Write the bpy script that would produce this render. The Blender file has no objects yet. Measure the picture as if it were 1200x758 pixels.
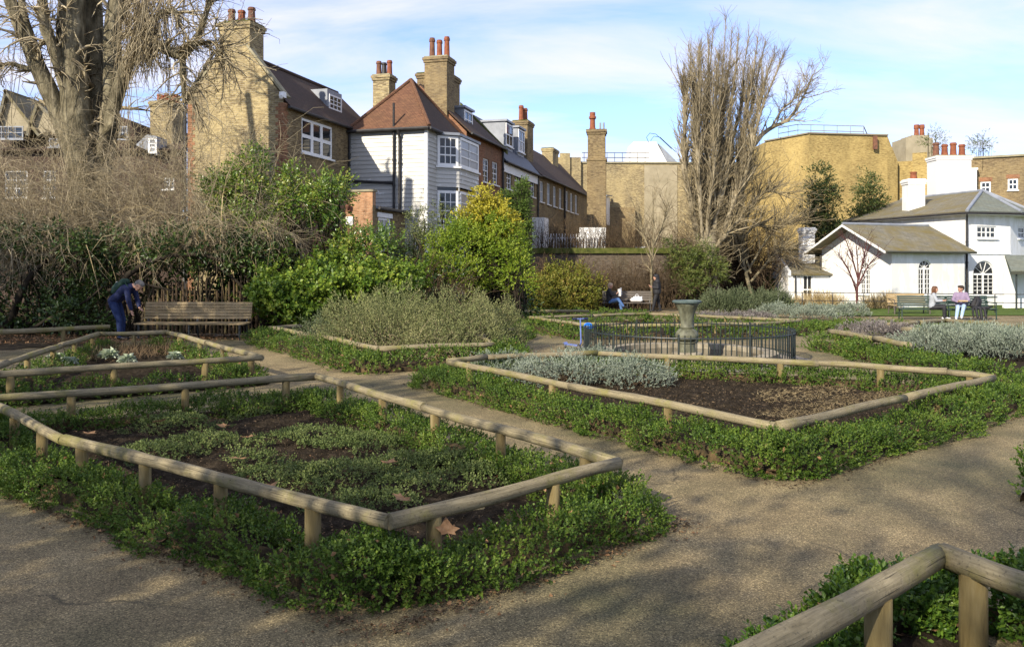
import bpy, math, random
import numpy as np
from mathutils import Vector, Matrix
random.seed(7)
rng = np.random.default_rng(7)
R = math.radians
SC = bpy.context.scene
COL = SC.collection
PI = math.pi

# ------------------------------------------------------------------ camera, sky, sun, exposure
FPX, HY, CAMH = 973.0, 312.0, 1.75          # focal length in picture pixels, horizon row, eye height
cam_data = bpy.data.cameras.new('camera')
cam_data.sensor_width = 36.0
cam_data.lens = 36.0 * FPX / 1200.0
cam_data.shift_y = -(379.0 - HY) / 1200.0
cam_data.clip_start = 0.05
cam_data.clip_end = 3000.0
cam = bpy.data.objects.new('camera', cam_data)
COL.objects.link(cam)
cam.location = (0, 0, CAMH)
cam.rotation_euler = (R(90), 0, 0)
SC.camera = cam

SUN_AZ, SUN_EL = R(37), R(29)               # light travels towards +Y turned SUN_AZ to +X
sun_data = bpy.data.lights.new('sun', 'SUN')
sun_data.energy = 4.0
sun_data.angle = R(0.6)
sun_data.color = (1.0, 0.905, 0.75)
sun = bpy.data.objects.new('sun', sun_data)
COL.objects.link(sun)
sun_dir = Vector((math.sin(SUN_AZ) * math.cos(SUN_EL), math.cos(SUN_AZ) * math.cos(SUN_EL), -math.sin(SUN_EL)))
sun.rotation_euler = sun_dir.to_track_quat('-Z', 'Y').to_euler()
sun.location = (-20, -30, 30)

world = bpy.data.worlds.new('World')
SC.world = world
world.use_nodes = True
wn, wl = world.node_tree.nodes, world.node_tree.links
wn.clear()
w_out = wn.new('ShaderNodeOutputWorld')
w_bg = wn.new('ShaderNodeBackground')
w_bg.inputs['Strength'].default_value = 0.15
w_sky = wn.new('ShaderNodeTexSky')
w_sky.sky_type = 'NISHITA'
w_sky.sun_disc = False
w_sky.sun_elevation = SUN_EL
w_sky.sun_rotation = SUN_AZ + PI            # the sun stands opposite to where its light goes
w_sky.altitude = 60
w_sky.air_density = 0.75
w_sky.dust_density = 0.0
w_sky.ozone_density = 6.0
# thin high cloud over the whole sky: noise stretched by the projection on a flat cloud layer
w_tc = wn.new('ShaderNodeTexCoord')
w_sep = wn.new('ShaderNodeSeparateXYZ')
wl.new(w_tc.outputs['Generated'], w_sep.inputs[0])
w_z = wn.new('ShaderNodeMath'); w_z.operation = 'MAXIMUM'; w_z.inputs[1].default_value = 0.0
wl.new(w_sep.outputs['Z'], w_z.inputs[0])
w_z2 = wn.new('ShaderNodeMath'); w_z2.operation = 'ADD'; w_z2.inputs[1].default_value = 0.16
wl.new(w_z.outputs[0], w_z2.inputs[0])
w_dx = wn.new('ShaderNodeMath'); w_dx.operation = 'DIVIDE'
w_dy = wn.new('ShaderNodeMath'); w_dy.operation = 'DIVIDE'
wl.new(w_sep.outputs['X'], w_dx.inputs[0]); wl.new(w_z2.outputs[0], w_dx.inputs[1])
wl.new(w_sep.outputs['Y'], w_dy.inputs[0]); wl.new(w_z2.outputs[0], w_dy.inputs[1])
w_com = wn.new('ShaderNodeCombineXYZ')
wl.new(w_dx.outputs[0], w_com.inputs[0]); wl.new(w_dy.outputs[0], w_com.inputs[1])
w_map = wn.new('ShaderNodeMapping')
w_map.inputs['Rotation'].default_value = (0, 0, R(28))
w_map.inputs['Scale'].default_value = (0.55, 1.5, 1.0)
w_map.inputs['Location'].default_value = (1.7, 0.4, 0)
wl.new(w_com.outputs[0], w_map.inputs['Vector'])
w_no = wn.new('ShaderNodeTexNoise')
w_no.inputs['Scale'].default_value = 1.25
w_no.inputs['Detail'].default_value = 9
w_no.inputs['Roughness'].default_value = 0.58
w_no.inputs['Distortion'].default_value = 0.5
wl.new(w_map.outputs[0], w_no.inputs['Vector'])
w_rm = wn.new('ShaderNodeValToRGB')
w_rm.color_ramp.elements[0].position = 0.37
w_rm.color_ramp.elements[0].color = (0.20, 0.20, 0.20, 1)
w_rm.color_ramp.elements[1].position = 0.63
w_rm.color_ramp.elements[1].color = (0.92, 0.92, 0.92, 1)
wl.new(w_no.outputs['Fac'], w_rm.inputs['Fac'])
w_mix = wn.new('ShaderNodeMixRGB')
w_mix.inputs['Color2'].default_value = (3.35, 3.52, 3.95, 1)
wl.new(w_rm.outputs['Color'], w_mix.inputs['Fac'])
wl.new(w_sky.outputs['Color'], w_mix.inputs['Color1'])
w_tint = wn.new('ShaderNodeMixRGB'); w_tint.blend_type = 'MULTIPLY'       # winter air: a little less green in the blue
w_tint.inputs['Fac'].default_value = 1.0
w_tint.inputs['Color2'].default_value = (1.03, 0.972, 1.0, 1)
wl.new(w_mix.outputs['Color'], w_tint.inputs['Color1'])
wl.new(w_tint.outputs['Color'], w_bg.inputs['Color'])
wl.new(w_bg.outputs[0], w_out.inputs['Surface'])

SC.view_settings.view_transform = 'Standard'
SC.view_settings.look = 'None'
SC.view_settings.exposure = 1.0
SC.view_settings.gamma = 1.0
SC.view_settings.use_curve_mapping = False
SC.cycles.max_bounces = 5
SC.cycles.diffuse_bounces = 3
SC.cycles.glossy_bounces = 2
SC.cycles.transmission_bounces = 3
SC.cycles.transparent_max_bounces = 6
SC.cycles.caustics_reflective = False
SC.cycles.caustics_refractive = False

# ------------------------------------------------------------------ where things stand
def sstep(a, b, v):
    t = min(1.0, max(0.0, (v - a) / (b - a)))
    return t * t * (3 - 2 * t)
def gz(x, y):
    "height of the ground: level near the entrance, falling 0.38 m towards the back of the garden"
    return -0.38 * sstep(15.0, 36.0, y)
def gzv(y):
    t = np.clip((y - 15.0) / 21.0, 0, 1)
    return -0.38 * t * t * (3 - 2 * t)
def at(px, py, Y):
    return Vector(((px - 600) / FPX * Y, Y, CAMH - (py - HY) / FPX * Y))
def gp(px, py, z=0.0):
    "the point z above the ground seen at this place of the picture"
    Y = 20.0
    for _ in range(40):
        Y = 0.5 * Y + 0.5 * FPX * (CAMH - z - gz(0, Y)) / max(3.0, py - HY)
    return Vector(((px - 600) / FPX * Y, Y, gz(0, Y) + z))

# ------------------------------------------------------------------ objects
def tag(o, label=None, cat=None, group=None, kind=None):
    if label: o['label'] = label
    if cat: o['category'] = cat
    if group: o['group'] = group
    if kind: o['kind'] = kind
    return o
def empty(name, loc=(0, 0, 0), rz=0.0):
    o = bpy.data.objects.new(name, None)
    o.empty_display_size = 0.2
    COL.objects.link(o)
    o.location = loc
    o.rotation_euler = (0, 0, rz)
    return o
def link(name, me, parent=None, loc=None, rz=None):
    o = bpy.data.objects.new(name, me)
    COL.objects.link(o)
    if parent is not None: o.parent = parent
    if loc is not None: o.location = loc
    if rz is not None: o.rotation_euler = (0, 0, rz)
    return o
def copy_tree(o, parent=None):
    c = o.copy(); COL.objects.link(c); c.parent = parent
    for ch in o.children: copy_tree(ch, c)
    return c

def auto_uv(me):
    "metres along the wall, metres up the wall (or up the slope)"
    uvl = me.uv_layers.new(name='UVMap').data
    vs = me.vertices
    for p in me.polygons:
        n = p.normal
        if abs(n.z) > 0.97:
            a, b = Vector((1, 0, 0)), Vector((0, 1, 0))
        else:
            a = Vector((-n.y, n.x, 0)).normalized()
            b = n.cross(a)
        for li in p.loop_indices:
            co = vs[me.loops[li].vertex_index].co
            uvl[li].uv = (co.dot(a), co.dot(b))

class MB:
    "collects shapes; build() makes ONE mesh object of them"
    def __init__(s):
        s.v, s.f, s.m = [], [], []
    def add(s, vs, fs, mi=0):
        o = len(s.v)
        s.v += [tuple(p) for p in vs]
        s.f += [tuple(i + o for i in f) for f in fs]
        s.m += [mi] * len(fs)
        return s
    def box(s, x0, x1, y0, y1, z0, z1, mi=0):
        return s.add([(x0, y0, z0), (x1, y0, z0), (x1, y1, z0), (x0, y1, z0), (x0, y0, z1), (x1, y0, z1), (x1, y1, z1), (x0, y1, z1)],
                     [(0, 3, 2, 1), (4, 5, 6, 7), (0, 1, 5, 4), (1, 2, 6, 5), (2, 3, 7, 6), (3, 0, 4, 7)], mi)
    def obox(s, c, ax, ay, az, mi=0):
        "box at centre c with half-axis vectors"
        c, ax, ay, az = map(Vector, (c, ax, ay, az))
        vs = [c + sx * ax + sy * ay + sz * az for sz in (-1, 1) for sx, sy in ((-1, -1), (1, -1), (1, 1), (-1, 1))]
        return s.add(vs, [(0, 3, 2, 1), (4, 5, 6, 7), (0, 1, 5, 4), (1, 2, 6, 5), (2, 3, 7, 6), (3, 0, 4, 7)], mi)
    def prism(s, poly, axis_vec, mi=0):
        "extrude a polygon (list of 3d points) along a vector"
        n = len(poly); a = Vector(axis_vec)
        vs = [Vector(p) for p in poly] + [Vector(p) + a for p in poly]
        fs = [tuple(range(n - 1, -1, -1)), tuple(range(n, 2 * n))]
        fs += [(i, (i + 1) % n, n + (i + 1) % n, n + i) for i in range(n)]
        return s.add(vs, fs, mi)
    def tube(s, pts, rad, seg=8, cap=True, mi=0):
        pts = [Vector(p) for p in pts]
        if not hasattr(rad, '__len__'): rad = [rad] * len(pts)
        vs, fs = [], []
        ref = None
        for i, p in enumerate(pts):
            d = (pts[min(i + 1, len(pts) - 1)] - pts[max(i - 1, 0)]).normalized()
            if ref is None:
                ref = d.orthogonal().normalized()
            ref = (ref - d * ref.dot(d)).normalized()
            b = d.cross(ref)
            for k in range(seg):
                a = 2 * PI * k / seg
                vs.append(p + rad[i] * (math.cos(a) * ref + math.sin(a) * b))
        for i in range(len(pts) - 1):
            for k in range(seg):
                k2 = (k + 1) % seg
                fs.append((i * seg + k, i * seg + k2, (i + 1) * seg + k2, (i + 1) * seg + k))
        if cap:
            fs.append(tuple(range(seg - 1, -1, -1)))
            e = (len(pts) - 1) * seg
            fs.append(tuple(range(e, e + seg)))
        return s.add(vs, fs, mi)
    def lathe(s, prof, seg=20, c=(0, 0, 0), mi=0, sx=1.0, sy=1.0):
        vs, fs = [], []
        for r, z in prof:
            for k in range(seg):
                a = 2 * PI * k / seg
                vs.append((c[0] + sx * r * math.cos(a), c[1] + sy * r * math.sin(a), c[2] + z))
        n = len(prof)
        for i in range(n - 1):
            for k in range(seg):
                k2 = (k + 1) % seg
                fs.append((i * seg + k, i * seg + k2, (i + 1) * seg + k2, (i + 1) * seg + k))
        fs.append(tuple(range(seg - 1, -1, -1)))
        fs.append(tuple(range((n - 1) * seg, n * seg)))
        return s.add(vs, fs, mi)
    def mesh(s, name, mats, uv=False, smooth=False, bevel=0):
        me = bpy.data.meshes.new(name)
        me.from_pydata(s.v, [], s.f)
        for m in (mats if isinstance(mats, (list, tuple)) else [mats]):
            me.materials.append(m)
        me.polygons.foreach_set('material_index', s.m)
        if smooth:
            me.polygons.foreach_set('use_smooth', [True] * len(me.polygons))
        me.update()
        if uv: auto_uv(me)
        return me
    def build(s, name, mats, parent=None, uv=False, smooth=False, loc=None, rz=None):
        return link(name, s.mesh(name, mats, uv, smooth), parent, loc, rz)

def np_mesh(name, V, T, mats, midx=None, smooth=False):
    "mesh from numpy: V (n,3), T (m,k) faces"
    me = bpy.data.meshes.new(name)
    k = T.shape[1]
    me.vertices.add(len(V)); me.vertices.foreach_set('co', np.ascontiguousarray(V, dtype=np.float32).ravel())
    me.loops.add(T.size); me.loops.foreach_set('vertex_index', np.ascontiguousarray(T, dtype=np.int32).ravel())
    me.polygons.add(len(T)); me.polygons.foreach_set('loop_start', np.arange(0, T.size, k, dtype=np.int32))
    for m in (mats if isinstance(mats, (list, tuple)) else [mats]): me.materials.append(m)
    if midx is not None: me.polygons.foreach_set('material_index', midx.astype(np.int32))
    if smooth: me.polygons.foreach_set('use_smooth', np.ones(len(T), dtype=bool))
    me.update(calc_edges=True)
    return me

# ------------------------------------------------------------------ materials
def new_mat(name):
    m = bpy.data.materials.new(name); m.use_nodes = True
    nt = m.node_tree; b = nt.nodes['Principled BSDF']
    return m, nt, b
def ramp(nt, fac, cols, lo=0.3, hi=0.7):
    r = nt.nodes.new('ShaderNodeValToRGB')
    e = r.color_ramp.elements
    n = len(cols)
    while len(e) < n: e.new(0.5)
    for i, c in enumerate(cols):
        e[i].position = lo + (hi - lo) * i / (n - 1)
        e[i].color = (*c, 1)
    nt.links.new(fac, r.inputs['Fac'])
    return r.outputs['Color']
def noise(nt, scale, detail=4, rough=0.55, vec=None, dist=0.0):
    n = nt.nodes.new('ShaderNodeTexNoise')
    n.inputs['Scale'].default_value = scale
    n.inputs['Detail'].default_value = detail
    n.inputs['Roughness'].default_value = rough
    n.inputs['Distortion'].default_value = dist
    if vec is not None: nt.links.new(vec, n.inputs['Vector'])
    return n.outputs['Fac']
def objco(nt, scale=(1, 1, 1), which='Object'):
    t = nt.nodes.new('ShaderNodeTexCoord'); m = nt.nodes.new('ShaderNodeMapping')
    m.inputs['Scale'].default_value = scale
    nt.links.new(t.outputs[which], m.inputs['Vector'])
    return m.outputs['Vector']
def mixc(nt, a, b, fac, mode='MIX'):
    m = nt.nodes.new('ShaderNodeMixRGB'); m.blend_type = mode
    for s, v in (('Fac', fac), ('Color1', a), ('Color2', b)):
        if isinstance(v, (int, float)): m.inputs[s].default_value = v
        elif isinstance(v, tuple): m.inputs[s].default_value = (*v[:3], 1)
        else: nt.links.new(v, m.inputs[s])
    return m.outputs['Color']
def bump(nt, b, h, strength=0.3, dist=0.02):
    n = nt.nodes.new('ShaderNodeBump')
    n.inputs['Strength'].default_value = strength
    n.inputs['Distance'].default_value = dist
    nt.links.new(h, n.inputs['Height'])
    nt.links.new(n.outputs['Normal'], b.inputs['Normal'])
def plain(name, cols, scale=6.0, rough=0.75, bs=0.0, bscale=60.0, spec=0.3, stretch=(1, 1, 1), metal=0.0, lo=0.32, hi=0.68, bd=0.01):
    "colour wandering between cols by noise, with fine relief"
    m, nt, b = new_mat(name)
    if isinstance(cols[0], (int, float)): cols = [cols, tuple(min(1, c * 1.25) for c in cols)]
    v = objco(nt, stretch)
    nt.links.new(ramp(nt, noise(nt, scale, 5, 0.6, v), cols, lo, hi), b.inputs['Base Color'])
    b.inputs['Roughness'].default_value = rough
    b.inputs['Specular IOR Level'].default_value = spec
    b.inputs['Metallic'].default_value = metal
    if bs: bump(nt, b, noise(nt, bscale, 4, 0.6, v), bs, bd)
    return m
def leafm(name, cols, trans=0.28, rough=0.45, spec=0.35, patch=1.2):
    "leaves: each one its own tone (island), with slow drift over the plant"
    m, nt, b = new_mat(name)
    g = nt.nodes.new('ShaderNodeNewGeometry')
    nz = noise(nt, patch, 2, 0.5, objco(nt))
    a = nt.nodes.new('ShaderNodeMath'); a.operation = 'MULTIPLY_ADD'
    nt.links.new(g.outputs['Random Per Island'], a.inputs[0]); a.inputs[1].default_value = 0.65
    s = nt.nodes.new('ShaderNodeMath'); s.operation = 'MULTIPLY_ADD'
    nt.links.new(nz, s.inputs[0]); s.inputs[1].default_value = 1.1; s.inputs[2].default_value = -0.38
    nt.links.new(s.outputs[0], a.inputs[2])
    c = ramp(nt, a.outputs[0], cols, 0.05, 0.95)
    nt.links.new(c, b.inputs['Base Color'])
    b.inputs['Roughness'].default_value = rough
    b.inputs['Specular IOR Level'].default_value = spec
    t = nt.nodes.new('ShaderNodeBsdfTranslucent')
    nt.links.new(c, t.inputs['Color'])
    mx = nt.nodes.new('ShaderNodeMixShader'); mx.inputs[0].default_value = trans
    out = nt.nodes['Material Output']
    nt.links.new(b.outputs[0], mx.inputs[1]); nt.links.new(t.outputs[0], mx.inputs[2])
    nt.links.new(mx.outputs[0], out.inputs['Surface'])
    return m
def brickm(name, c1, c2, mortar, stain=(0.12, 0.10, 0.07), stain_amt=0.35, patch=0.5):
    m, nt, b = new_mat(name)
    uv = objco(nt, (1, 1, 1), 'UV')
    br = nt.nodes.new('ShaderNodeTexBrick')
    nt.links.new(uv, br.inputs['Vector'])
    br.inputs['Scale'].default_value = 1.0
    br.inputs['Brick Width'].default_value = 0.225
    br.inputs['Row Height'].default_value = 0.075
    br.inputs['Mortar Size'].default_value = 0.006
    br.inputs['Mortar Smooth'].default_value = 0.2
    br.inputs['Bias'].default_value = -0.1
    br.inputs['Color1'].default_value = (*c1, 1)
    br.inputs['Color2'].default_value = (*c2, 1)
    br.inputs['Mortar'].default_value = (*mortar, 1)
    col = mixc(nt, br.outputs['Color'], tuple(0.45 * c for c in c2), ramp(nt, noise(nt, 9, 3, 0.7, objco(nt, (0.5, 1.5, 1), 'UV')), [(0, 0, 0), (0.9, 0.9, 0.9)], 0.46, 0.68))
    col = mixc(nt, col, tuple(min(1, 1.35 * c) for c in c1), ramp(nt, noise(nt, 0.5, 5, 0.6, uv), [(0, 0, 0), (patch, patch, patch)], 0.45, 0.7))
    col = mixc(nt, col, stain, ramp(nt, noise(nt, 0.35, 6, 0.65, objco(nt, (1.6, 0.6, 1), 'UV')), [(0, 0, 0), (stain_amt * 2, stain_amt * 2, stain_amt * 2)], 0.48, 0.75))
    nt.links.new(col, b.inputs['Base Color'])
    b.inputs['Roughness'].default_value = 0.9
    b.inputs['Specular IOR Level'].default_value = 0.15
    bump(nt, b, br.outputs['Color'], 0.5, 0.012)
    return m
def tilem(name, c1, c2, tw=0.17, th=0.11, moss=(0.10, 0.10, 0.04), moss_amt=0.3, rough=0.85, bs=0.6):
    m, nt, b = new_mat(name)
    uv = objco(nt, (1, 1, 1), 'UV')
    br = nt.nodes.new('ShaderNodeTexBrick')
    nt.links.new(uv, br.inputs['Vector'])
    br.inputs['Scale'].default_value = 1.0
    br.inputs['Brick Width'].default_value = tw
    br.inputs['Row Height'].default_value = th
    br.inputs['Mortar Size'].default_value = 0.006
    br.inputs['Color1'].default_value = (*c1, 1)
    br.inputs['Color2'].default_value = (*c2, 1)
    br.inputs['Mortar'].default_value = (*[0.35 * x for x in c2], 1)
    col = mixc(nt, br.outputs['Color'], moss, ramp(nt, noise(nt, 0.9, 6, 0.68, uv), [(0, 0, 0), (moss_amt * 2,) * 3], 0.42, 0.72))
    nt.links.new(col, b.inputs['Base Color'])
    b.inputs['Roughness'].default_value = rough
    b.inputs['Specular IOR Level'].default_value = 0.2
    bump(nt, b, br.outputs['Fac'], -bs, 0.015)
    return m

M = {}
def build_materials():
    # path: resin-bound gravel, grey-buff, mottled with damp and moss
    m, nt, b = new_mat('path_gravel')
    v = objco(nt)
    big = noise(nt, 0.33, 5, 0.6, v)
    mid = noise(nt, 1.7, 6, 0.65, v, 0.6)
    base = ramp(nt, mid, [(0.140, 0.110, 0.060), (0.200, 0.158, 0.086), (0.255, 0.204, 0.113)], 0.3, 0.7)
    base = mixc(nt, base, (0.075, 0.074, 0.036), ramp(nt, big, [(0, 0, 0), (0.85, 0.85, 0.85)], 0.44, 0.64))
    vo = nt.nodes.new('ShaderNodeTexVoronoi'); vo.inputs['Scale'].default_value = 150
    nt.links.new(v, vo.inputs['Vector'])
    wn_ = nt.nodes.new('ShaderNodeSeparateColor'); nt.links.new(vo.outputs['Color'], wn_.inputs[0])
    base = mixc(nt, base, ramp(nt, wn_.outputs[0], [(0.35, 0.33, 0.30), (1.0, 0.98, 0.92), (1.05, 1.03, 0.97), (2.6, 2.5, 2.3)], 0.05, 1.0), 0.85, 'MULTIPLY')
    # hairline cracks where the surface has aged
    ed = nt.nodes.new('ShaderNodeTexVoronoi'); ed.feature = 'DISTANCE_TO_EDGE'; ed.inputs['Scale'].default_value = 0.55
    wv = nt.nodes.new('ShaderNodeMixRGB'); wv.blend_type = 'ADD'; wv.inputs['Fac'].default_value = 0.35
    nn = nt.nodes.new('ShaderNodeTexNoise'); nn.inputs['Scale'].default_value = 3.0; nn.inputs['Detail'].default_value = 6
    nt.links.new(v, nn.inputs['Vector']); nt.links.new(v, wv.inputs['Color1']); nt.links.new(nn.outputs['Color'], wv.inputs['Color2'])
    nt.links.new(wv.outputs['Color'], ed.inputs['Vector'])
    ck = ramp(nt, ed.outputs['Distance'], [(0.75, 0.75, 0.75), (0, 0, 0)], 0.0, 0.009)
    ck = mixc(nt, (0, 0, 0), ck, ramp(nt, noise(nt, 0.8, 2, 0.5, v), [(0, 0, 0), (1, 1, 1)], 0.5, 0.62))
    base = mixc(nt, base, (0.045, 0.04, 0.025), ck)
    nt.links.new(base, b.inputs['Base Color'])
    b.inputs['Roughness'].default_value = 0.85
    b.inputs['Specular IOR Level'].default_value = 0.25
    bump(nt, b, vo.outputs['Distance'], 0.55, 0.006)
    M['path'] = m
    # soil
    m, nt, b = new_mat('garden_soil')
    v = objco(nt)
    c = ramp(nt, noise(nt, 14, 8, 0.7, v), [(0.010, 0.008, 0.005), (0.034, 0.026, 0.017), (0.085, 0.066, 0.044)], 0.3, 0.75)
    nt.links.new(c, b.inputs['Base Color']); b.inputs['Roughness'].default_value = 0.95; b.inputs['Specular IOR Level'].default_value = 0.05
    bump(nt, b, noise(nt, 40, 8, 0.7, v), 0.9, 0.03)
    M['soil'] = m
    M['litter'] = plain('leaf_litter', [(0.022, 0.017, 0.011), (0.05, 0.037, 0.02), (0.11, 0.075, 0.035)], 9, 0.95, 0.9, 30, 0.1)
    M['yard'] = plain('yard_ground', [(0.10, 0.09, 0.06), (0.16, 0.14, 0.09)], 2, 0.95, 0.4, 30, 0.1)
    M['lawn'] = plain('lawn', [(0.045, 0.072, 0.014), (0.075, 0.115, 0.022), (0.11, 0.145, 0.034)], 5, 0.9, 0.8, 70, 0.1)
    M['paving'] = plain('stone_paving', [(0.16, 0.14, 0.11), (0.24, 0.21, 0.165)], 4, 0.85, 0.3, 40)
    # timber
    m, nt, b = new_mat('weathered_log')
    v = objco(nt)
    uvl = objco(nt, (3.0, 0.7, 1.0), 'UV')
    g = noise(nt, 5, 8, 0.72, uvl, 0.8)
    c = ramp(nt, g, [(0.110, 0.092, 0.055), (0.215, 0.180, 0.108), (0.32, 0.272, 0.168)], 0.3, 0.7)
    c = mixc(nt, c, (0.17, 0.16, 0.03), ramp(nt, noise(nt, 2.3, 5, 0.65, v), [(0, 0, 0), (0.85, 0.85, 0.85)], 0.5, 0.68))
    c = mixc(nt, c, (0.05, 0.045, 0.035), ramp(nt, noise(nt, 55, 3, 0.7, v), [(0, 0, 0), (0.7, 0.7, 0.7)], 0.58, 0.7))
    sp = noise(nt, 9, 5, 0.6, objco(nt, (4.5, 0.22, 1.0), 'UV'), 0.4)           # drying splits along the grain
    c = mixc(nt, c, (0.025, 0.02, 0.014), ramp(nt, sp, [(0, 0, 0), (0.9, 0.9, 0.9)], 0.60, 0.66))
    kn = nt.nodes.new('ShaderNodeTexVoronoi'); kn.inputs['Scale'].default_value = 2.6; nt.links.new(objco(nt, (0.45, 1.0, 1.0), 'UV'), kn.inputs['Vector'])
    c = mixc(nt, c, (0.06, 0.042, 0.022), ramp(nt, kn.outputs['Distance'], [(0.9, 0.9, 0.9), (0.25, 0.25, 0.25), (0, 0, 0)], 0.02, 0.11))
    nt.links.new(c, b.inputs['Base Color']); b.inputs['Roughness'].default_value = 0.8
    b.inputs['Specular IOR Level'].default_value = 0.2
    bump(nt, b, noise(nt, 60, 5, 0.7, v), 0.5, 0.01)
    M['log'] = m
    M['post'] = plain('post_timber', [(0.095, 0.070, 0.028), (0.155, 0.118, 0.048), (0.20, 0.160, 0.078)], 5, 0.8, 0.5, 40, 0.2, (3, 3, 0.5))
    M['slat'] = plain('bench_slat', [(0.20, 0.145, 0.070), (0.32, 0.235, 0.118), (0.41, 0.31, 0.172)], 3, 0.65, 0.3, 40, 0.3, (0.6, 6, 6))
    M['darkslat'] = plain('dark_bench_slat', [(0.07, 0.06, 0.05), (0.13, 0.11, 0.09)], 3, 0.7, 0.3, 40, 0.3, (0.6, 6, 6))
    M['greenslat'] = plain('green_bench_paint', [(0.012, 0.028, 0.020), (0.022, 0.045, 0.032)], 6, 0.4, 0.2, 50, 0.5)
    M['iron'] = plain('black_iron', [(0.010, 0.012, 0.012), (0.03, 0.032, 0.03)], 12, 0.5, 0.2, 60, 0.5)
    M['railing'] = plain('railing_paint', [(0.008, 0.013, 0.012), (0.020, 0.028, 0.025)], 9, 0.45, 0.2, 60, 0.5)
    M['pipe'] = plain('dark_pipe', [(0.018, 0.017, 0.018), (0.04, 0.038, 0.036)], 5, 0.55)
    # stone and bronze
    M['stone'] = plain('basin_stone', [(0.15, 0.125, 0.085), (0.25, 0.215, 0.15), (0.34, 0.30, 0.22)], 5, 0.85, 0.5, 30)
    M['urn'] = plain('urn_bronze', [(0.045, 0.046, 0.028), (0.10, 0.100, 0.062), (0.155, 0.160, 0.108)], 7, 0.6, 0.4, 40, 0.4, (1.5, 1.5, 0.6))
    M['urnrim'] = plain('urn_rim', [(0.05, 0.075, 0.07), (0.10, 0.13, 0.12)], 7, 0.55, 0.3, 40)
    m, nt, b = new_mat('murky_water')
    b.inputs['Base Color'].default_value = (0.035, 0.030, 0.014, 1); b.inputs['Roughness'].default_value = 0.08
    bump(nt, b, noise(nt, 9, 3, 0.5, objco(nt)), 0.15, 0.01)
    M['water'] = m
    # walls
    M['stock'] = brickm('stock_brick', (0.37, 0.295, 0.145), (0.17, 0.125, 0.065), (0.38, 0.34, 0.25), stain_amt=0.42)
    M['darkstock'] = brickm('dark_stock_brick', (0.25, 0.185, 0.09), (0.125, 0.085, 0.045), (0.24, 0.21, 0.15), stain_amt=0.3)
    M['golden'] = brickm('golden_brick', (0.41, 0.305, 0.115), (0.27, 0.190, 0.068), (0.38, 0.30, 0.15), (0.16, 0.12, 0.05), 0.33)
    M['redbrick'] = brickm('red_brick', (0.26, 0.12, 0.06), (0.17, 0.075, 0.042), (0.27, 0.21, 0.15), stain_amt=0.35)
    M['pink'] = brickm('old_pink_brick', (0.40, 0.22, 0.12), (0.30, 0.16, 0.085), (0.38, 0.30, 0.2), stain_amt=0.15)
    M['mauve'] = brickm('old_wall_brick', (0.115, 0.090, 0.066), (0.075, 0.06, 0.045), (0.18, 0.15, 0.12), (0.07, 0.07, 0.03), 0.3)
    M['quoin'] = brickm('red_quoin', (0.27, 0.13, 0.065), (0.19, 0.085, 0.045), (0.30, 0.22, 0.15), stain_amt=0.1)
    M['board'] = plain('white_board', [(0.46, 0.45, 0.41), (0.62, 0.62, 0.59), (0.71, 0.71, 0.69)], 1.7, 0.6, 0.2, 30, 0.3, (1.0, 1.0, 2.5), 0.28, 0.6)
    M['white'] = plain('white_paint', [(0.70, 0.70, 0.68), (0.78, 0.78, 0.76)], 3, 0.5, 0.0)
    m = plain('white_stucco', [(0.74, 0.735, 0.70), (0.80, 0.80, 0.785), (0.82, 0.82, 0.81), (0.83, 0.83, 0.82)], 1.6, 0.8, 0.25, 14, 0.2, (1.6, 1.6, 0.6), 0.25, 0.48)
    M['stucco'] = m
    M['stained'] = plain('stained_render', [(0.74, 0.74, 0.72), (0.72, 0.72, 0.69), (0.48, 0.49, 0.45), (0.26, 0.28, 0.23)], 1.5, 0.85, 0.2, 20, 0.2, (1.7, 1.7, 0.4), 0.38, 0.62)
    M['render'] = plain('grey_render', [(0.25, 0.215, 0.14), (0.36, 0.31, 0.21)], 1.2, 0.9, 0.3, 20)
    M['coping'] = plain('stone_coping', [(0.20, 0.18, 0.11), (0.30, 0.27, 0.18)], 3, 0.9, 0.3, 20)
    M['moss'] = plain('mossy_coping', [(0.035, 0.045, 0.012), (0.075, 0.085, 0.02), (0.12, 0.115, 0.04)], 3, 0.95, 0.9, 25, 0.1)
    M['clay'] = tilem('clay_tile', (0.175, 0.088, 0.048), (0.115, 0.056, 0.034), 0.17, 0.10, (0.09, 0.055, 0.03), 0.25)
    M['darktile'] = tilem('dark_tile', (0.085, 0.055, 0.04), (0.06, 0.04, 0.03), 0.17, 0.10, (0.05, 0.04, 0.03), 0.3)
    M['slate'] = tilem('blue_slate', (0.055, 0.065, 0.085), (0.04, 0.047, 0.062), 0.25, 0.2, (0.06, 0.06, 0.05), 0.15, 0.5, 0.4)
    M['mossslate'] = tilem('mossy_slate', (0.19, 0.175, 0.13), (0.14, 0.13, 0.10), 0.28, 0.2, (0.15, 0.118, 0.040), 0.6, 0.8, 0.4)
    M['greenslate'] = tilem('green_grey_slate', (0.17, 0.185, 0.15), (0.13, 0.145, 0.12), 0.28, 0.2, (0.12, 0.10, 0.04), 0.2, 0.7, 0.4)
    M['lead'] = plain('lead_sheet', [(0.17, 0.185, 0.21), (0.26, 0.28, 0.31)], 2, 0.5, 0.1, 20, 0.4)
    M['pot'] = plain('terracotta_pot', [(0.15, 0.048, 0.024), (0.27, 0.090, 0.042)], 5, 0.8, 0.2, 20)
    M['darkpot'] = plain('sooty_pot', [(0.10, 0.05, 0.035), (0.20, 0.09, 0.05)], 5, 0.85, 0.2, 20)
    m, nt, b = new_mat('window_glass')
    b.inputs['Base Color'].default_value = (0.018, 0.021, 0.024, 1); b.inputs['Roughness'].default_value = 0.04
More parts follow.
